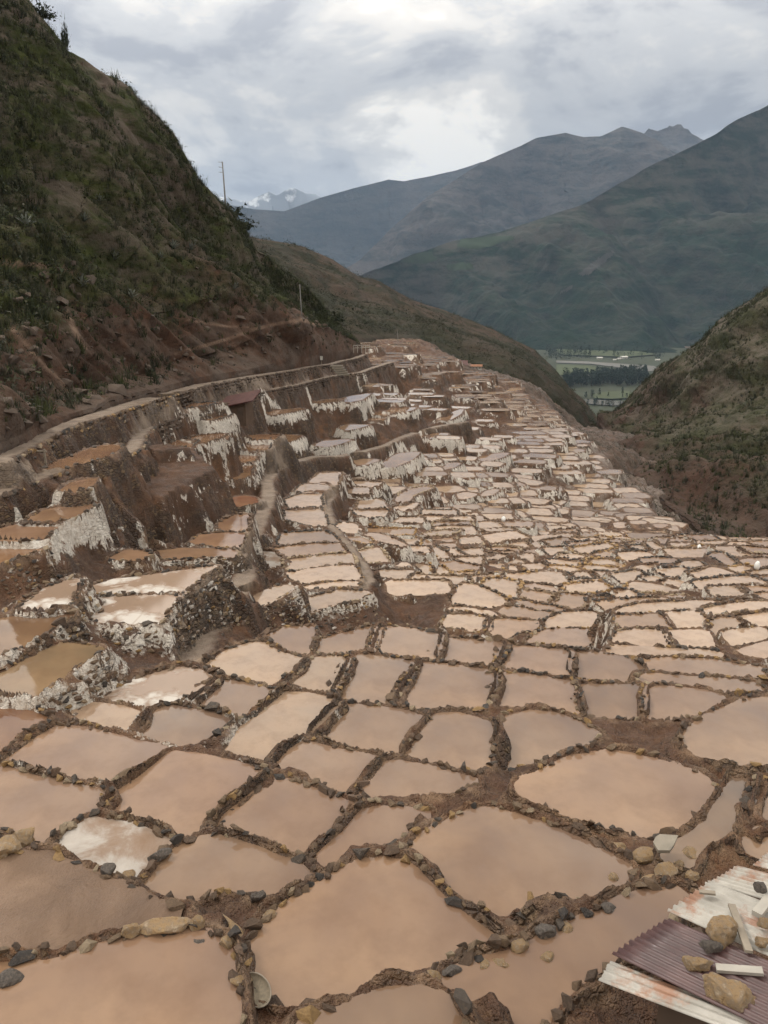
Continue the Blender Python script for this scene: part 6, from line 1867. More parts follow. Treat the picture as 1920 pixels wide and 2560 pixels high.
# rocks strewn over the bare parts of the near hillside
G, N, V = LOFT['near_hillside']
items = []
for k in range(900):
    i, j = int(r.uniform(.1, .9) * G.shape[0]), int(r.integers(0, G.shape[1]))
    if V[i, j] > r.uniform(-.1, .7): continue
    g = G[i, j]; items.append((g[0], g[1], g[2], r.uniform(.12, .5) * (2 if r.random() < .08 else 1), r.uniform(0, 6), int(r.integers(0, len(ROCKS)))))
o = joined_rocks('hillside_rocks', items, None, 'hill_rock', (0, 0, 0))
tag(o, 'scattered brown rocks on the bare earth of the near hillside', 'rocks', kind='stuff')


def on_loft(name, u, v):
    G, N, V = LOFT[name]
    a, b, d = proj(G)
    e = (a - u) ** 2 + (b - v) ** 2 + np.where(d > 0, 0, 1e9)
    e[-10:] = 1e9
    k = np.unravel_index(np.argmin(e), e.shape)
    return G[k]


def agave_mesh(seed, n=17):
    r = np.random.default_rng(seed); V = []; F = []
    for k in range(n):
        a = k * 2.399 + r.normal(0, .1); el = .35 + 1.0 * k / n + r.normal(0, .06); L = r.uniform(.8, 1.1)
        d = np.array([math.cos(a), math.sin(a), 0]); s = np.array([-math.sin(a), math.cos(a), 0])
        p = [np.zeros(3), d * math.cos(el) * L * .5 + np.array([0, 0, math.sin(el) * L * .55]), d * math.cos(el) * L + np.array([0, 0, math.sin(el) * L * .85])]
        b = len(V); w = .09
        V += [p[0] - s * w * .6, p[0] + s * w * .6, p[1] - s * w, p[1] + s * w, p[2], p[1] - np.array([0, 0, .06])]
        F += [[b, b + 1, b + 3, b + 2], [b + 2, b + 3, b + 4], [b, b + 2, b + 5], [b + 1, b + 5, b + 3], [b + 2, b + 4, b + 5], [b + 3, b + 5, b + 4]]
    o = mesh_np('agave_plant', np.array(V), F, M['agave_leaf'], False)
    me = o.data; bpy.data.objects.remove(o)
    return me


def loft_patch(name, loftname, poly, mat, lift):
    G, N, V = LOFT[loftname]
    u, v, d = proj(G)
    ins = sdist(u, v, np.array(poly, float)) < 0
    ins[-12:] = False
    ok = ins[:-1, :-1] & ins[1:, :-1] & ins[:-1, 1:] & ins[1:, 1:]
    ii, jj = np.where(ok)
    if not len(ii): return
    dirn = N * np.sign(N[..., 2:3])
    P = (G + dirn * lift).reshape(-1, 3); nu = G.shape[1]
    F = np.stack([ii * nu + jj, ii * nu + jj + 1, (ii + 1) * nu + jj + 1, (ii + 1) * nu + jj], 1)
    uq, inv = np.unique(F, return_inverse=True)
    o = mesh_np(name, P[uq], inv.reshape(F.shape), M[mat], True)
    tag(o, kind='structure')


loft_patch('field', 'green_mountain', [(995, 640), (1080, 628), (1100, 650), (1060, 665), (1000, 660)], 'mountain_field', 3)
loft_patch('field', 'green_mountain', [(1150, 598), (1280, 588), (1300, 600), (1190, 628), (1140, 620)], 'mountain_field', 3)
loft_patch('field', 'green_mountain', [(1110, 660), (1180, 655), (1190, 675), (1120, 682)], 'mountain_field', 3)
loft_patch('landslip', 'green_mountain', [(1440, 690), (1500, 640), (1535, 625), (1540, 634), (1470, 695)], 'landslip', 3)
loft_patch('landslip', 'green_mountain', [(1385, 735), (1430, 712), (1440, 722), (1395, 742)], 'landslip', 3)

AG = [agave_mesh(k) for k in range(3)]
AGL = ['pale agave rosette at the left edge, upper of the pair', 'pale agave rosette at the left edge, lower of the pair', 'agave rosette above the rocky shelf near the left edge', 'agave rosette on green grass right of the rocky shelf',
       'agave rosette standing in the middle of the green slope', 'agave on the eroded red bank, larger of two', 'agave on the eroded red bank, smaller of two', 'agave high on the green slope under the cliff',
       'agave beside the dark bush near the skyline', 'agave low on the slope above the stone heap', 'agave rosette near the right end of the slope', 'agave rosette halfway along the green slope',
       'small agave rosette beneath the skyline rocks', 'small agave beside the pale stone outcrop']
for k, (u, v) in enumerate([(10, 580), (28, 630), (66, 567), (134, 610), (290, 648), (215, 762), (205, 715), (212, 555), (435, 620), (480, 625), (584, 722), (398, 647), (250, 500), (330, 745)]):
    g = on_loft('near_hillside', u, v)
    o = link('agave_plant', AG[k % 3], None, g, (0, 0, random.uniform(0, 6)), [random.uniform(.9, 1.35)] * 3)
    tag(o, AGL[k], 'agave', 'agaves on the near hillside')

# bushes that break the skyline of the near hill
for k, (u, v, s, lab) in enumerate([(112, 42, 1.5, 'dark round bush on the skyline near the top left corner'), (168, 118, 1.1, 'thin tall shrub standing on the skyline'), (305, 225, 1.2, 'low bush on the skyline above the cliff'),
                                    (570, 545, 2.6, 'dense bush on the skyline beside the tall pole'), (610, 575, 2.2, 'dense bush on the skyline right of the tall pole'), (840, 800, 2.4, 'dark bush at the lower end of the hill skyline')]):
    g = on_loft('near_hillside', u, v)
    e = empty('skyline_bush', g)
    tag(e, lab, 'bush', 'bushes on the hill skyline')
    tall = k == 1
    T = np.concatenate([clump_template(700 + k * 7 + q, 170, 'shrub') * np.array([s * (.4 if tall else 1), s * (.4 if tall else 1), s * (2.6 if tall else 1)]) for q in range(3)])
    mesh_np('foliage', T, np.arange(len(T)).reshape(-1, 3), M['shrub_dark'], False, e)
    m = MB(); m.bar((0, 0, -.3), (0, 0, s * .9), .06, .03); m.build('stem', M['bark'], e)

# ------------------------------------------------------------------ poles, huts, fences


def utility_pole(u, v0, v1, d, label, arms=3):
    top = at(u, v0, d); bot = at(u + 4, v1, d); h = top[2] - bot[2]
    e = empty('utility_pole', (bot[0], bot[1], bot[2]))
    tag(e, label, 'pole')
    m = MB(); m.bar((0, 0, -1.5), (top[0] - bot[0], 0, h), .15 * h / 8, .09 * h / 8, 8); m.build('shaft', M['pole_grey'], e, True)
    for k in range(arms):
        z = h * (.985 - .09 * k); x0 = (top[0] - bot[0]) * z / h
        m = MB(); m.bar((x0 - .1 - .55 * h / 8, 0, z + .12), (x0 + .1, 0, z), .035 * h / 8, .03 * h / 8); m.build('crossarm', M['pole_grey'], e)


utility_pole(563, 410, 545, 128, 'tall pale power pole with short side arms on the skyline')
utility_pole(752, 711, 806, 118, 'thin wooden pole at the bend of the upper trail', 0)
utility_pole(993, 824, 858, 245, 'tiny distant pole behind the uppermost terraces', 0)
utility_pole(1133, 886, 912, 225, 'tiny pole beside the brown shed', 1)

# dark roofed hut on the terraces
hp = onz(598, 1030, -10.9)
e = empty('terrace_hut', hp, -.25)
tag(e, 'small stone hut with a sloping dark red roof on the terraces', 'hut')
m = MB(); m.box((0, 0, -.1), (1.0, .8, 1.0)); m.build('wall', M['adobe'], e)
m = MB()
Rm = np.array(Matrix.Rotation(-.22, 3, 'Y') @ Matrix.Rotation(.30, 3, 'X'))
m.box((.1, 0, 1.2), (1.75, 1.25, .05), Rm); m.build('roof', M['rust_roof'], e)
m = MB(); m.box((.45, -.81, -.1), (.3, .03, .65)); m.build('door', M['dark_wood'], e)


def house(name, u, v, d, w, dep, h, rh, wallm, roofm, label, rz=0.0, win=2):
    p = at(u, v, d)
    e = empty(name, p, rz)
    tag(e, label, 'house' if 'house' in name else 'shed')
    m = MB(); m.box((0, 0, h / 2 - 1), (w / 2, dep / 2, h / 2 + 1)); m.build('wall', M[wallm], e)
    o = .12 * w
    V = [(-w / 2 - o, -dep / 2 - o, h), (w / 2 + o, -dep / 2 - o, h), (w / 2 + o, dep / 2 + o, h), (-w / 2 - o, dep / 2 + o, h), (-w / 2 - o, 0, h + rh), (w / 2 + o, 0, h + rh)]
    mesh_np('roof', np.array(V), [[0, 1, 5, 4], [2, 3, 4, 5], [0, 4, 3], [1, 2, 5], [0, 3, 2, 1]], M[roofm], False, e)
    for k in range(win):
        m = MB(); x = (k + .5) / win * w - w / 2
        m.box((x, -dep / 2 - .02, h * .55), (w * .07, .04, h * .16)); m.build('window', M['dark_wood'], e)
    m = MB(); m.box((w * .02, -dep / 2 - .02, h * .33), (w * .05, .05, h * .33)); m.build('door', M['dark_wood'], e)


house('storage_shed', 1133, 925, 222, 6.4, 4.5, 1.6, 1.1, 'adobe', 'rust_roof', 'long brown shed with a dark roof at the edge of the far terraces', -.1, 2)
house('white_house', 1191, 923, 232, 2.8, 2.6, 0.9, .5, 'white_plaster', 'orange_tile', 'small white house with an orange roof beside the far terraces', -.1, 3)

# wooden frame beside the lower path
g0 = onz(72, 1168, -7.55); g1 = onz(116, 1172, -7.62)
e = empty('wooden_trestle', g0); tag(e, 'small wooden frame of two posts and a beam by the path', 'frame')
dv = g1 - g0
for q in (np.zeros(3), dv):
    m = MB(); m.box((q[0], q[1], .3), (.035, .035, .5)); m.build('post', M['weathered_wood'], e)
m = MB(); m.bar((-.1, 0, .74), (dv[0] + .1, dv[1], .76 + dv[2]), .045); m.build('beam', M['weathered_wood'], e)

# sign and railing on the upper path
sp = at(804, 912, 126)
e = empty('white_sign', sp); tag(e, 'small white sign on a post beside the upper path', 'sign')
m = MB(); m.box((0, 0, .5), (.04, .04, .9)); m.build('post', M['weathered_wood'], e)
m = MB(); m.box((0, -.06, 1.05), (.2, .02, .3)); m.build('board', M['white_plaster'], e)
fp = at(884, 876, 160)
e = empty('wooden_railing', fp); tag(e, 'white wooden railing at the far bend of the path', 'railing')
for k in range(5):
    m = MB(); m.box((k * .8, k * .1, .3), (.05, .05, .8)); m.build('post', M['painted_wood'], e)
for z in (.5, 1.0):
    m = MB(); m.bar((0, 0, z), (3.2, .4, z), .05); m.build('rail', M['painted_wood'], e)
# stone steps up to the path
s0 = at(858, 936, 118)
e = empty('stone_steps', s0); tag(e, 'short flight of stone steps up to the path', 'steps')
for k in range(5):
    m = MB(); m.box((-.25 * k, .1 * k, .3 * k), (.9, .3, .12)); m.build('step', M['slate_slab'], e)

# ------------------------------------------------------------------ dry stone walls below the paths


def path_wall(name, label, pn, k0, k1, hgt, step, side, off, mats, parts):
    q = paths[pn][k0:k1]
    e = empty(name, q[0]); tag(e, label, 'wall')
    n = 0
    for a, b in zip(q[:-1], q[1:]):
        L = np.linalg.norm(b[:2] - a[:2]); tdir = (b[:2] - a[:2]) / L
        nr = np.array([tdir[1], -tdir[0]]) * side
        s = 0
        while s < L and n < 300:
            r_ = step * random.uniform(.75, 1.25)
            f = s / L
            c = a * (1 - f) + b * f
            for lev in range(int(hgt / (step * 1.25))):
                if random.random() < .08: continue
                x, y = c[:2] + nr * (off + .10 * lev * step + random.gauss(0, .02)) + tdir * random.uniform(-.05, .05)
                z = c[2] - step * .4 - lev * step * 1.2
                link('stone', random.choice(mats), e, (x - q[0][0], y - q[0][1], z - q[0][2]), (random.gauss(0, .2), random.gauss(0, .2), math.atan2(tdir[1], tdir[0]) + random.gauss(0, .3)),
                     (r_ * random.uniform(.7, 1), r_ * .6, r_ * random.uniform(.7, 1.0)))
                n += 1
            s += r_ * 1.45
    return e


def far_wall(parent, pn, k0, k1, hgt, step, off):
    q = paths[pn][k0:k1]; items = []
    for a, b in zip(q[:-1], q[1:]):
        L = np.linalg.norm(b[:2] - a[:2]); tdir = (b[:2] - a[:2]) / L; nr = np.array([tdir[1], -tdir[0]])
        s = 0
        while s < L:
            c = a + (b - a) * s / L
            ww = max(off, 0.0045 * np.hypot(c[0], c[1]))
            dep = random.uniform(.6, 1.0) * hgt
            lev = 0
            while lev < dep:
                x, y = c[:2] + nr * (ww + .05 + .12 * lev + random.gauss(0, .05)) + tdir * random.uniform(-.1, .1)
                if random.random() < .85: items.append((x, y, c[2] - .1 - lev, step * random.uniform(.6, 1.1), random.uniform(0, 6), random.randrange(len(ROCKS))))
                lev += step * 1.2
            s += step * 1.4
    o = joined_rocks('stones', items, parent, 'hill_rock', parent.location)


pw1 = path_wall('dry_stone_wall', 'ochre dry stone wall holding up the upper footpath', 'P1', 0, 9, 1.1, .24, 1, PATHW['P1'] + .05, ROCKS, 1)
pw2 = path_wall('dry_stone_kerb', 'line of pale kerb stones along the lower footpath', 'P2', 0, 10, .3, .2, 1, PATHW['P2'] + .02, ROCKS, 1)

far_wall(pw1, 'P1', 8, 20, 1.8, .26, PATHW['P1'])
far_wall(pw2, 'P2', 9, 23, 1.6, .26, PATHW['P2'])

# stones bedded in the faces of the near terrace walls
for p in hand:
    if p['id'] not in ('C8', 'C12', 'C13', 'C14', 'C15', 'C16', 'C17', 'C18', 'E5', 'E7'): continue
    par = [o for o in COL.objects if o.type == 'EMPTY' and o.get('label') == LAB.get(p['id'], '-')]
    if not par: continue
    e = empty('terrace_wall', (p['c'][0], p['c'][1], p['z']))
    tag(e, 'stone retaining wall under the ' + LAB[p['id']], 'wall', 'stone terrace walls')
    e['label'] = ' '.join(('stone wall holding the ' + LAB[p['id']]).split()[:16])
    q = p['poly']; nxt = np.roll(q, -1, 0)
    area = .5 * np.sum(q[:, 0] * nxt[:, 1] - q[:, 1] * nxt[:, 0]); n = 0
    for a, b in zip(q, nxt):
        L = np.linalg.norm(b - a)
        if L < 1e-4: continue
        td = (b - a) / L; nr = np.array([td[1], -td[0]]) * (1 if area > 0 else -1)
        if nr[1] > .25: continue                                  # faces the hill, never seen
        s = random.uniform(0, .1)
        while s < L and n < 290:
            r_ = random.uniform(.085, .15)
            base = a + td * s
            drop = p['z'] - min(gz(*(base + nr * dd)) for dd in (.6, .9, 1.2))
            if drop > .4:
                lev = 0.02
                while lev < min(drop, 2.2):
                    dd = p['rw'] + .03
                    while dd < 1.4 and gz(*(base + nr * dd)) > p['z'] - lev: dd += .04
                    x, y = base + nr * (dd - .02) + td * random.uniform(-.06, .06)
                    if random.random() < .82:
                        rs = r_ * random.uniform(.8, 1.2)
                        link('stone', random.choice(SROCKS if random.random() < min(.7, p['salt'] * .4) else ROCKS), e, (x - p['c'][0], y - p['c'][1], -lev),
                             (random.gauss(0, .3), random.gauss(0, .3), math.atan2(td[1], td[0]) + random.gauss(0, .3)), (rs, rs * .6, rs * .75))
                        n += 1
                    lev += r_ * 1.25
            s += r_ * 1.7
    if n == 0:
        bpy.data.objects.remove(e)

# ------------------------------------------------------------------ shed roof in the lower right corner
Z5 = lambda x, y: (1440 + x * .28933, 1960 + y * .28933)


def z5(x, y, z): return onz(*Z5(x, y), z)


def corrugated(name, a, b, c, length, waves, mat, parent, amp=.012, sag=0.0, seed=0, ragged=.03):
    """a-b: the cut edge across the corrugations; c: a point along them"""
    r = np.random.default_rng(seed)
    W = b - a; Ld = (c - a); Ld /= np.linalg.norm(Ld)
    n = waves * 8 + 1; ml = 12
    up = np.cross(W, Ld); up /= np.linalg.norm(up); up = up if up[2] > 0 else -up
    V = []
    for i in range(ml):
        f = i / (ml - 1)
        for k in range(n):
            g = k / (n - 1)
            l = f * length + (1 - f) * r.normal(0, ragged * .15)
            V.append(a + W * g + Ld * l + up * (amp * math.sin(g * waves * 2 * math.pi) - sag * math.sin(math.pi * f) + .012 * math.sin(3 * g + 4 * f + seed)))
    V = np.array(V); m = len(V)
    V2 = np.concatenate([V, V - up * .004])
    F = []
    for i in range(ml - 1):
        for k in range(n - 1):
            q = i * n + k
            F.append([q, q + 1, q + n + 1, q + n]); F.append([m + q, m + q + n, m + q + n + 1, m + q + 1])
    for k in range(n - 1):
        F.append([k, m + k, m + k + 1, k + 1]); q = (ml - 1) * n + k; F.append([q, q + 1, m + q + 1, m + q])
    for i in range(ml - 1):
        q = i * n; F.append([q, q + n, m + q + n, m + q]); q = i * n + n - 1; F.append([q, m + q, m + q + n, q + n])
    o = mesh_np(name, V2 - np.array(parent.location), F, M[mat], True, parent)
    return o


ra = z5(310, 1475, -6.55); rb = z5(800, 1150, -6.55); rc = z5(1659, 2110, -6.30)
shed = empty('roofed_shed', (ra[0] + 1.2, ra[1] - .1, gz(ra[0] + 1.2, ra[1] - .1)))
tag(shed, 'low shed roofed with corrugated metal sheets weighted down by rocks', 'shed')
o = corrugated('roof_sheet', ra, rb, rc, 2.6, 10, 'brown_sheet', shed, .018, .02, 1); o['label'] = 'dark brown corrugated roof sheet'
wa = z5(790, 1105, -6.60); wb = z5(1150, 825, -6.60)
o = corrugated('roof_sheet', wa, wb, wa + (rc - ra) + np.array([0, .0, .0]), 2.4, 8, 'galvanised_sheet', shed, .019, .03, 2); o['label'] = 'pale galvanised corrugated roof sheet'
pa = z5(1140, 850, -6.63); pb = z5(1390, 700, -6.62)
o = corrugated('roof_sheet', pa, pb, pa + (rc - ra) * 1.0 + np.array([.2, .1, .03]), 2.2, 7, 'galvanised_sheet', shed, .018, .02, 3); o['label'] = 'rust stained corrugated roof sheet'
qa = z5(1530, 695, -6.58); qb = z5(1660, 590, -6.58)
o = corrugated('roof_sheet', qa, qb, qa + (rc - ra) + np.array([.3, .2, 0]), 2.0, 5, 'galvanised_sheet', shed, .018, .02, 4); o['label'] = 'white corrugated roof sheet at the far corner'
la = z5(195, 1690, -6.66); lb = z5(300, 1535, -6.64); lc = z5(1100, 2040, -6.45)
o = corrugated('roof_sheet', la, lb, lc, 2.3, 3, 'galvanised_sheet', shed, .010, .015, 5); o['label'] = 'loose pale sheet sticking out under the brown one'
Ld = (rc - ra) / np.linalg.norm(rc - ra); Wd = (rb - ra) / np.linalg.norm(rb - ra)
for f, g in ((.7, .25), (.3, .95), (2.2, .25), (2.2, .95)):
    q = ra + Ld * f + Wd * g - np.array(shed.location)
    m = MB(); m.box((q[0], q[1], q[2] - .84), (.05, .05, .78)); m.build('post', M['dark_wood'], shed)
m = MB()
c0 = ra + Ld * 1.35 + Wd * .5 - np.array(shed.location)
ang = math.atan2(Ld[1], Ld[0]); Rz = np.array(Matrix.Rotation(ang, 3, 'Z'))
m.box((c0[0], c0[1], c0[2] - 1.12), (.95, .38, .82), Rz); m.build('wall', M['adobe'], shed)

# rocks and timber lying on the roof
ROOF = [(1240, 1300, .21, 'ochre_rock', 'large pitted ochre rock in the middle of the shed roof', (1, .75, .62)), (1175, 1415, .11, 'grey_rock', 'purple grey stone next to the pitted ochre rock on the roof', (1, .8, .6)),
        (1050, 1575, .155, 'ochre_rock', 'pointed yellow ochre stone on the brown roof sheet', (1, .55, .5)), (1310, 1850, .215, 'ochre_rock', 'biggest rounded rock on the lower edge of the shed roof', (1, .85, .75)),
        (1590, 915, .095, 'grey_rock', 'dark round grey stone on the rust stained sheet', (1, .9, .85)), (1625, 1220, .085, 'ochre_rock', 'pale stone at the right edge of the roof', (1, .9, .8)),
        (1600, 1375, .085, 'ochre_rock', 'yellow stone below the pale stone on the roof', (1, .8, .7)), (1500, 1900, .09, 'ochre_rock', 'small ochre stone right of the biggest roof rock', (1, .7, .6))]
for k, (x, y, s, mt, lab, sc) in enumerate(ROOF):
    o = link('roof_rock', boulder_mesh('rock', 300 + k, mt, 4, sc, .30), None, z5(x, y, -6.42) + np.array([0, 0, s * sc[2] * .35]), (0, 0, random.uniform(-.5, .8)), [s] * 3)
    tag(o, lab, 'rock', 'rocks on the shed roof')


def plank(a, b, w, h, mat, label):
    a, b = np.array(a), np.array(b); c = (a + b) / 2; d = b - a; L = np.linalg.norm(d); d /= L
    s = np.cross((0, 0, 1), d); s /= np.linalg.norm(s); up = np.cross(d, s)
    m = MB(); m.box((0, 0, 0), (L / 2, w / 2, h / 2), np.stack([d, s, up], 1))
    o = m.build('plank', M[mat], None); o.location = c
    tag(o, label, 'plank', 'timber on the shed roof')


plank(z5(1210, 1590, -6.40), z5(1615, 1620, -6.34), .085, .035, 'painted_wood', 'short white painted board on the brown roof sheet')
plank(z5(1345, 1045, -6.47), z5(1495, 1450, -6.36), .075, .03, 'weathered_wood', 'grey weathered plank lying across the roof sheets')
plank(z5(1560, 1130, -6.42), z5(1720, 930, -6.44), .10, .06, 'painted_wood', 'thick pale beam at the right edge of the roof')
plank(z5(1065, 930, -6.52), z5(1205, 945, -6.50), .05, .025, 'weathered_wood', 'small wood offcut on the pale roof sheet')

# larger loose stones of the foreground: zoom tiles A (left) and B (right) of the photograph
HERO = [('A', 720, 738, .33, 'ochre_rock', (1.25, .42, .36), .15, 'long banded ochre rock lying on the rim of the bottom left pond'), ('A', 562, 762, .15, 'ochre_rock', (1, .8, .7), 0, 'orange block beside the long banded rock'),
        ('A', 852, 712, .14, 'ochre_rock', (.8, .8, .9), 0, 'upright ochre rock at the end of the long banded rock'), ('A', 1000, 735, .24, 'ochre_rock', (1.3, .45, .4), -.75, 'slanting grey brown slab on the pond junction'),
        ('A', 982, 798, .14, 'ochre_rock', (.7, .9, .8), .4, 'pale yellow stone under the slanting slab'), ('A', 865, 797, .10, 'grey_rock', (1, .8, .7), 0, 'dark stone standing in the bottom left pond'),
        ('A', 112, 858, .19, 'ochre_rock', (1.1, .6, .5), .2, 'yellow stone on the left rim of the bottom pond'), ('A', 40, 958, .16, 'grey_rock', (1, .8, .7), 0, 'dark grey boulder in the water at the left edge'),
        ('A', 470, 482, .13, 'grey_rock', (1, .8, .8), .3, 'grey block on the lower edge of the dry white pond'), ('A', 690, 440, .17, 'grey_rock', (1.2, .7, .6), .5, 'dark slab at the right corner of the dry white pond'),
        ('A', 552, 508, .13, 'ochre_rock', (1, .8, .7), 0, 'ochre stone below the dry white pond'), ('A', 1112, 600, .13, 'grey_rock', (1, .7, .9), .4, 'slate grey stone at the mud junction'),
        ('A', 1158, 630, .11, 'ochre_rock', (1, .8, .7), 0, 'yellow stone beside the slate grey stone'), ('A', 1045, 952, .13, 'ochre_rock', (1.2, .7, .3), .2, 'flat yellow slab above the basket'),
        ('A', 100, 345, .24, 'ochre_rock', (1.1, .8, .7), 0, 'large brown rock at the left edge above the mud flat'), ('A', 20, 400, .26, 'ochre_rock', (1, .9, .7), 1, 'big dark brown rock cut by the left edge'),
        ('B', 205, 958, .15, 'ochre_rock', (1, .8, .7), .3, 'tan rock on the channel bank left of the long brown pond'), ('B', 290, 920, .13, 'grey_rock', (1.2, .7, .6), .6, 'dark angular block on the channel bank'),
        ('B', 700, 740, .16, 'grey_rock', (1, .8, .7), .2, 'dark grey boulder between the channel and the long pond'), ('B', 790, 737, .13, 'ochre_rock', (.8, 1, .8), 0, 'pinkish brown stone at the edge of the long pond'),
        ('B', 708, 858, .11, 'ochre_rock', (1, .8, .7), 0, 'brown stone standing alone in the long pond'), ('B', 972, 655, .14, 'grey_rock', (1, .8, .7), 0, 'blackish stone in the upper end of the long pond'),
        ('B', 1210, 498, .21, 'ochre_rock', (1, .85, .8), 0, 'big tan boulder above the long pond'), ('B', 1142, 548, .19, 'ochre_rock', (1, .8, .75), .5, 'rough white veined boulder above the long pond'),
        ('B', 1332, 488, .13, 'ochre_rock', (1, .85, .8), 0, 'yellow boulder right of the big tan one'), ('B', 1275, 465, .12, 'ochre_rock', (1, .8, .9), .8, 'brown rock between the tan and yellow boulders'),
        ('B', 1320, 418, .18, 'ochre_rock', (1, .8, .6), .3, 'flat topped rock beside the muddy channel'), ('B', 1132, 430, .24, 'ochre_rock', (1, .8, .55), .4, 'large grey brown slab at the corner of the big brown pond'),
        ('B', 990, 512, .11, 'ochre_rock', (1, .8, .7), 0, 'yellow stone on the right rim of the big brown pond'), ('B', 1010, 400, .17, 'ochre_rock', (1, .7, .8), .9, 'rough brown rock in the bank under the wide peach pond'),
        ('B', 590, 812, .14, 'ochre_rock', (1, .85, .8), .2, 'tan stone in the row along the channel'), ('B', 500, 897, .14, 'ochre_rock', (1.1, .8, .7), .1, 'brown stone low in the row along the channel'),
        ('B', 430, 897, .11, 'ochre_rock', (1, .8, .7), .9, 'small brown stone low in the row along the channel')]
REG = {'A': (0, 1900), 'B': (960, 1900)}
for k, (rg, x, y, s, mt, sc, rz, lab) in enumerate(HERO):
    u, v = REG[rg][0] + x * .57866, REG[rg][1] + y * .57866
    z = -8.2
    for _ in range(8):
        w = onz(u, v, z); z = gz(w[0], w[1])
        z = max(z, -8.9)
    for p in hand:
        if p['r'] < 20 and sdist(np.array([w[0]]), np.array([w[1]]), p['poly'])[0] < 0: z = max(z, p['z'] - .03); w = onz(u, v, z)
    o = link('loose_rock', boulder_mesh('rock', 400 + k, mt, 3, sc, .26), None, (w[0], w[1], z + s * sc[2] * .25), (random.gauss(0, .1), random.gauss(0, .1), rz), [s] * 3)
    tag(o, lab, 'rock', 'large loose rocks around the foreground ponds')
# flat pale slab
u, v = 960 + 1218 * .57866, 1900 + 362 * .57866
w = onz(u, v, -8.15)
bm_ = np.array([(-.19, .02), (-.12, .12), (-.035, .18), (.23, .14), (.105, -.05), (0, -.17), (-.175, -.16)])
V = np.concatenate([np.c_[bm_, np.full(7, .03)], np.c_[bm_ * .97, np.full(7, -.03)]])
o = mesh_np('flat_slab', V, [list(range(7))[::-1], list(range(7, 14))] + [[i, (i + 1) % 7, 7 + (i + 1) % 7, 7 + i] for i in range(7)], M['slate_slab'], False)
o.location = w; o.rotation_euler = (.05, -.04, 0)
tag(o, 'flat pale stone slab spanning the channel near the wide peach pond', 'slab')

# basket
u, v = 1108 * .57866, 1900 + 1003 * .57866
w = onz(u, v, -8.05)
e = empty('wicker_basket', (w[0], w[1], max(gz(w[0], w[1]), -8.2) + .09)); e.rotation_euler = (.35, .15, -.8)
tag(e, 'shallow worn wicker basket lying tilted by the bottom pond junction', 'basket')
prof = [(.0, -.03), (.10, -.025), (.15, -.005), (.175, .025), (.185, .05)]
V = []; F = []; n = 20
for i, (r_, z) in enumerate(prof):
    for k in range(n):
        a = 2 * math.pi * k / n; V.append((r_ * 1.25 * math.cos(a), r_ * .85 * math.sin(a), z))
for i in range(len(prof) - 1):
    for k in range(n): F.append([i * n + k, i * n + (k + 1) % n, (i + 1) * n + (k + 1) % n, (i + 1) * n + k])
mesh_np('bowl', np.array(V), F, M['wicker'], True, e)
m = MB()
for k in range(n):
    a, b = 2 * math.pi * k / n, 2 * math.pi * (k + 1) / n
    m.bar((.231 * math.cos(a), .157 * math.sin(a), .05), (.231 * math.cos(b), .157 * math.sin(b), .05), .009, .009, 5)
m.build('rim', M['weathered_wood'], e)

# salt sacks left on the pond walls
for u, v, z, lab in [(1891, 1423, -17.0, 'white salt sack on the wall at the right edge'), (1745, 1391, -18.6, 'white salt sack standing on the dark stone bank'), (1259, 1291, -19.6, 'tiny white sack beside the middle terraces')]:
    w = onz(u, v, z); w[2] = gz(w[0], w[1])
    o = link('salt_sack', boulder_mesh('sack', int(u), 'white_sack', 2, (.8, .6, 1.1), .1), None, w + np.array([0, 0, .25]), (0, 0, 1), [.32] * 3)
    tag(o, lab, 'sack', 'white salt sacks')

# green grass in the lower right corner
V = []
r = np.random.default_rng(9)
for k in range(2600):
    u, v = Z5(r.uniform(560, 1190), r.uniform(1950, 2150))
    if r.random() < .3: u, v = Z5(r.uniform(1300, 1650), r.uniform(2010, 2120))
    w = onz(u, v, -6.75); z = min(gz(w[0], w[1]), -6.6)
    a = r.uniform(0, 6.28); l = r.uniform(.06, .24); s = r.uniform(.2, .7); t0 = np.array([math.cos(a), math.sin(a), 0]); sd = np.array([-math.sin(a), math.cos(a), 0]) * .005
    b = np.array([w[0], w[1], z]); V += [b - sd, b + sd, b + t0 * s * l + np.array([0, 0, l])]
o = mesh_np('grass', np.array(V), np.arange(len(V)).reshape(-1, 3), M['grass_blade'], False)
tag(o, 'green weeds growing under the loose roof sheet', 'grass', kind='stuff')

# ------------------------------------------------------------------ valley floor far below
FZ = -228.0


def sheet(name, pts, mat, lift, label=None, kind='structure'):
    P = np.array([onz(u, v, FZ + lift) for u, v in pts])
    o = mesh_np(name, P, [list(range(len(P)))], M[mat], False)
    if o.data.polygons[0].normal.z < 0: o.data.flip_normals()
    return tag(o, kind=kind)


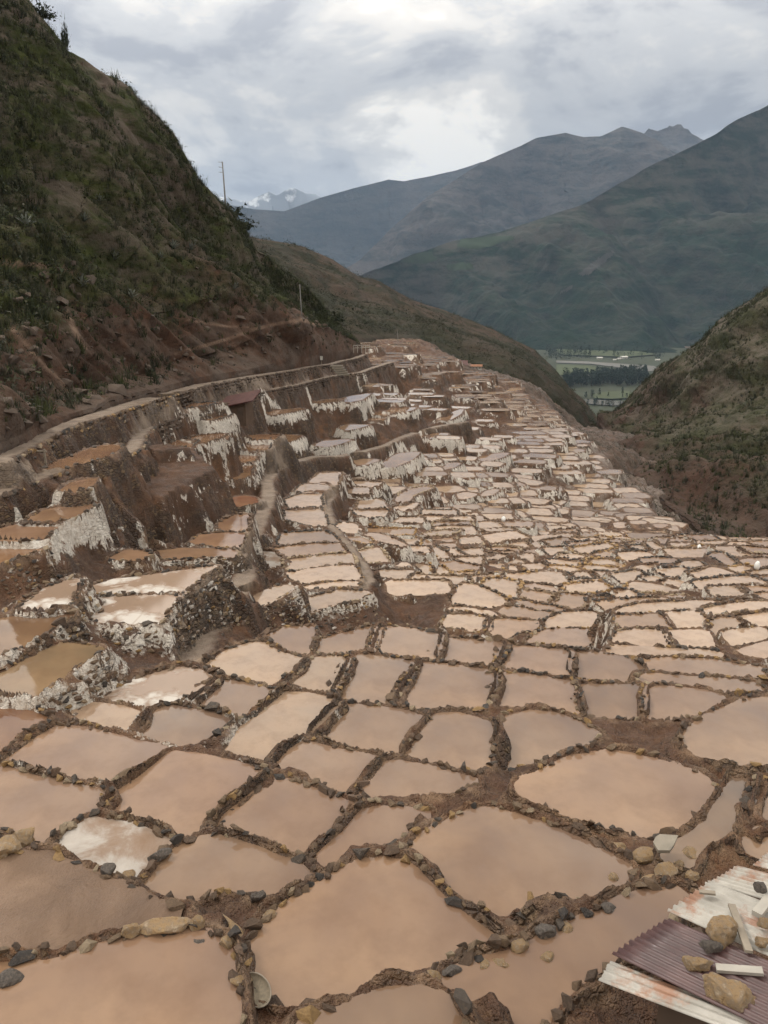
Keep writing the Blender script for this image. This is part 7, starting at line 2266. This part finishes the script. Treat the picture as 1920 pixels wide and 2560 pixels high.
Z4 = lambda x, y: (1200 + x * .434, 650 + y * .434)
sheet('valley_floor', [(1250, 1060), (1700, 1060), (1900, 872), (1000, 862)], 'valley_grass', 4)
sheet('river_bank', [Z4(*q) for q in [(440, 578), (620, 584), (800, 596), (1000, 610), (1080, 640), (960, 640), (800, 618), (640, 598), (440, 592)]], 'river_gravel', 6)
sheet('river', [Z4(*q) for q in [(600, 800), (700, 806), (800, 812), (900, 815), (900, 838), (760, 838), (640, 830), (600, 820)]], 'river_water', 6)
sheet('field', [Z4(*q) for q in [(640, 775), (720, 758), (830, 752), (900, 760), (880, 792), (760, 800), (660, 795)]], 'valley_field', 7)
sheet('field', [Z4(*q) for q in [(440, 598), (600, 605), (700, 625), (640, 650), (560, 660), (440, 665)]], 'valley_field', 7)
sheet('path', [Z4(*q) for q in [(440, 690), (520, 676), (620, 660), (680, 655), (680, 662), (600, 672), (520, 686), (440, 702)]], 'river_gravel', 8)
sheet('field', [(1385, 868), (1450, 872), (1600, 878), (1640, 886), (1560, 892), (1400, 886)], 'valley_field', 8)


def tree_meshes(seed, conifer):
    r = np.random.default_rng(seed); V = []
    n = 150
    h = r.random(n) ** .8 * .85 + .15
    rad = (1.05 - h) * .20 + .05 if conifer else .24 * np.sqrt(np.clip(1 - ((h - .62) / .42) ** 2, .05, 1))
    a = r.uniform(0, 6.28, n); q = rad * np.sqrt(r.random(n))
    c = np.stack([q * np.cos(a), q * np.sin(a), h], 1)
    v = c[:, None] + r.normal(size=(n, 3, 3)) * .045
    o = mesh_np('crown', v.reshape(-1, 3), np.arange(n * 3).reshape(-1, 3), M['tree_leaf'], False); cr = o.data; bpy.data.objects.remove(o)
    m = MB(); m.bar((0, 0, -.05), (0, 0, .8), .02, .006, 5); o = m.build('trunk', M['bark']); tr = o.data; bpy.data.objects.remove(o)
    return cr, tr


TREES = [tree_meshes(50 + k, k % 2 == 0) for k in range(4)]


def tree(u, v, h, label, group):
    w = onz(u, v, FZ + 3)
    e = empty('valley_tree', w, random.uniform(0, 6)); tag(e, label, 'tree', group)
    e.scale = (h, h, h)
    cr, tr = random.choice(TREES)
    link('crown', cr, e); link('trunk', tr, e)


for k in range(190):
    x = random.uniform(480, 965); band = random.random()
    if 618 < x < 640: continue
    y = 742 - (x - 490) * .035 - band * (38 + (x - 490) * .04)
    tree(*Z4(x, y), random.uniform(20, 36), 'tall dark tree in the grove on the valley floor beside the river', 'trees of the riverside grove')
for k in range(28):
    tree(*Z4(random.uniform(600, 900), random.uniform(778, 800) if random.random() < .6 else random.uniform(836, 850)), random.uniform(10, 18), 'low dark tree along the riverbank below the grove', 'low trees along the riverbank')
# far wood at the foot of the mountain: one dark mass
V = []
r = np.random.default_rng(77)
for k in range(420):
    x = r.uniform(380, 1060); y = r.uniform(530, 578) if r.random() < .5 else r.uniform(490, 530)
    if 650 < x < 1000 and y > 545 and r.random() < .6: continue
    w = onz(*Z4(x, y), FZ + 2); h = r.uniform(16, 34); n = 26
    hh = r.random(n) * h; a = r.uniform(0, 6.28, n); q = h * .2 * np.sqrt(r.random(n)) * (1.2 - hh / h)
    c = np.stack([w[0] + q * np.cos(a), w[1] + q * np.sin(a), w[2] + hh], 1)
    V.append((c[:, None] + r.normal(size=(n, 3, 3)) * h * .06).reshape(-1, 3))
V = np.concatenate(V)
o = mesh_np('far_wood', V, np.arange(len(V)).reshape(-1, 3), M['tree_leaf'], False)
tag(o, 'dark belt of woodland along the foot of the green mountain', 'woodland', kind='stuff')
for k, (x, y, w_, lab) in enumerate([(688, 570, 15, 'white farmhouse at the left of the valley hamlet'), (800, 572, 11, 'small white house left of the largest valley house'), (828, 568, 19, 'largest white house in the valley hamlet'),
                                     (775, 578, 9, 'lowest small white house in the valley hamlet'), (1022, 580, 12, 'white house at the right end of the valley hamlet')]):
    u, v = Z4(x, y); w = onz(u, v, FZ + 4)
    house('valley_house', u, v, w[1] * CT - w[2] * ST, w_, w_ * .7, w_ * .28, w_ * .16, 'white_plaster', 'white_plaster', lab, random.uniform(-.4, .4), 3)

# ------------------------------------------------------------------ air between here and the mountains
m = MB(); m.box((0, 6300, 650), (13500, 7200, 890))
t = NT('haze')
t.n.remove(t.b)
pv = t.n.new('ShaderNodeVolumePrincipled')
pv.inputs['Color'].default_value = (0.55, 0.74, 1.0, 1)
pv.inputs['Density'].default_value = 3.3e-5
pv.inputs['Anisotropy'].default_value = 0.0
t.l.new(pv.outputs[0], t.n['Material Output'].inputs['Volume'])
o = m.build('haze', t.m)
tag(o, kind='stuff')
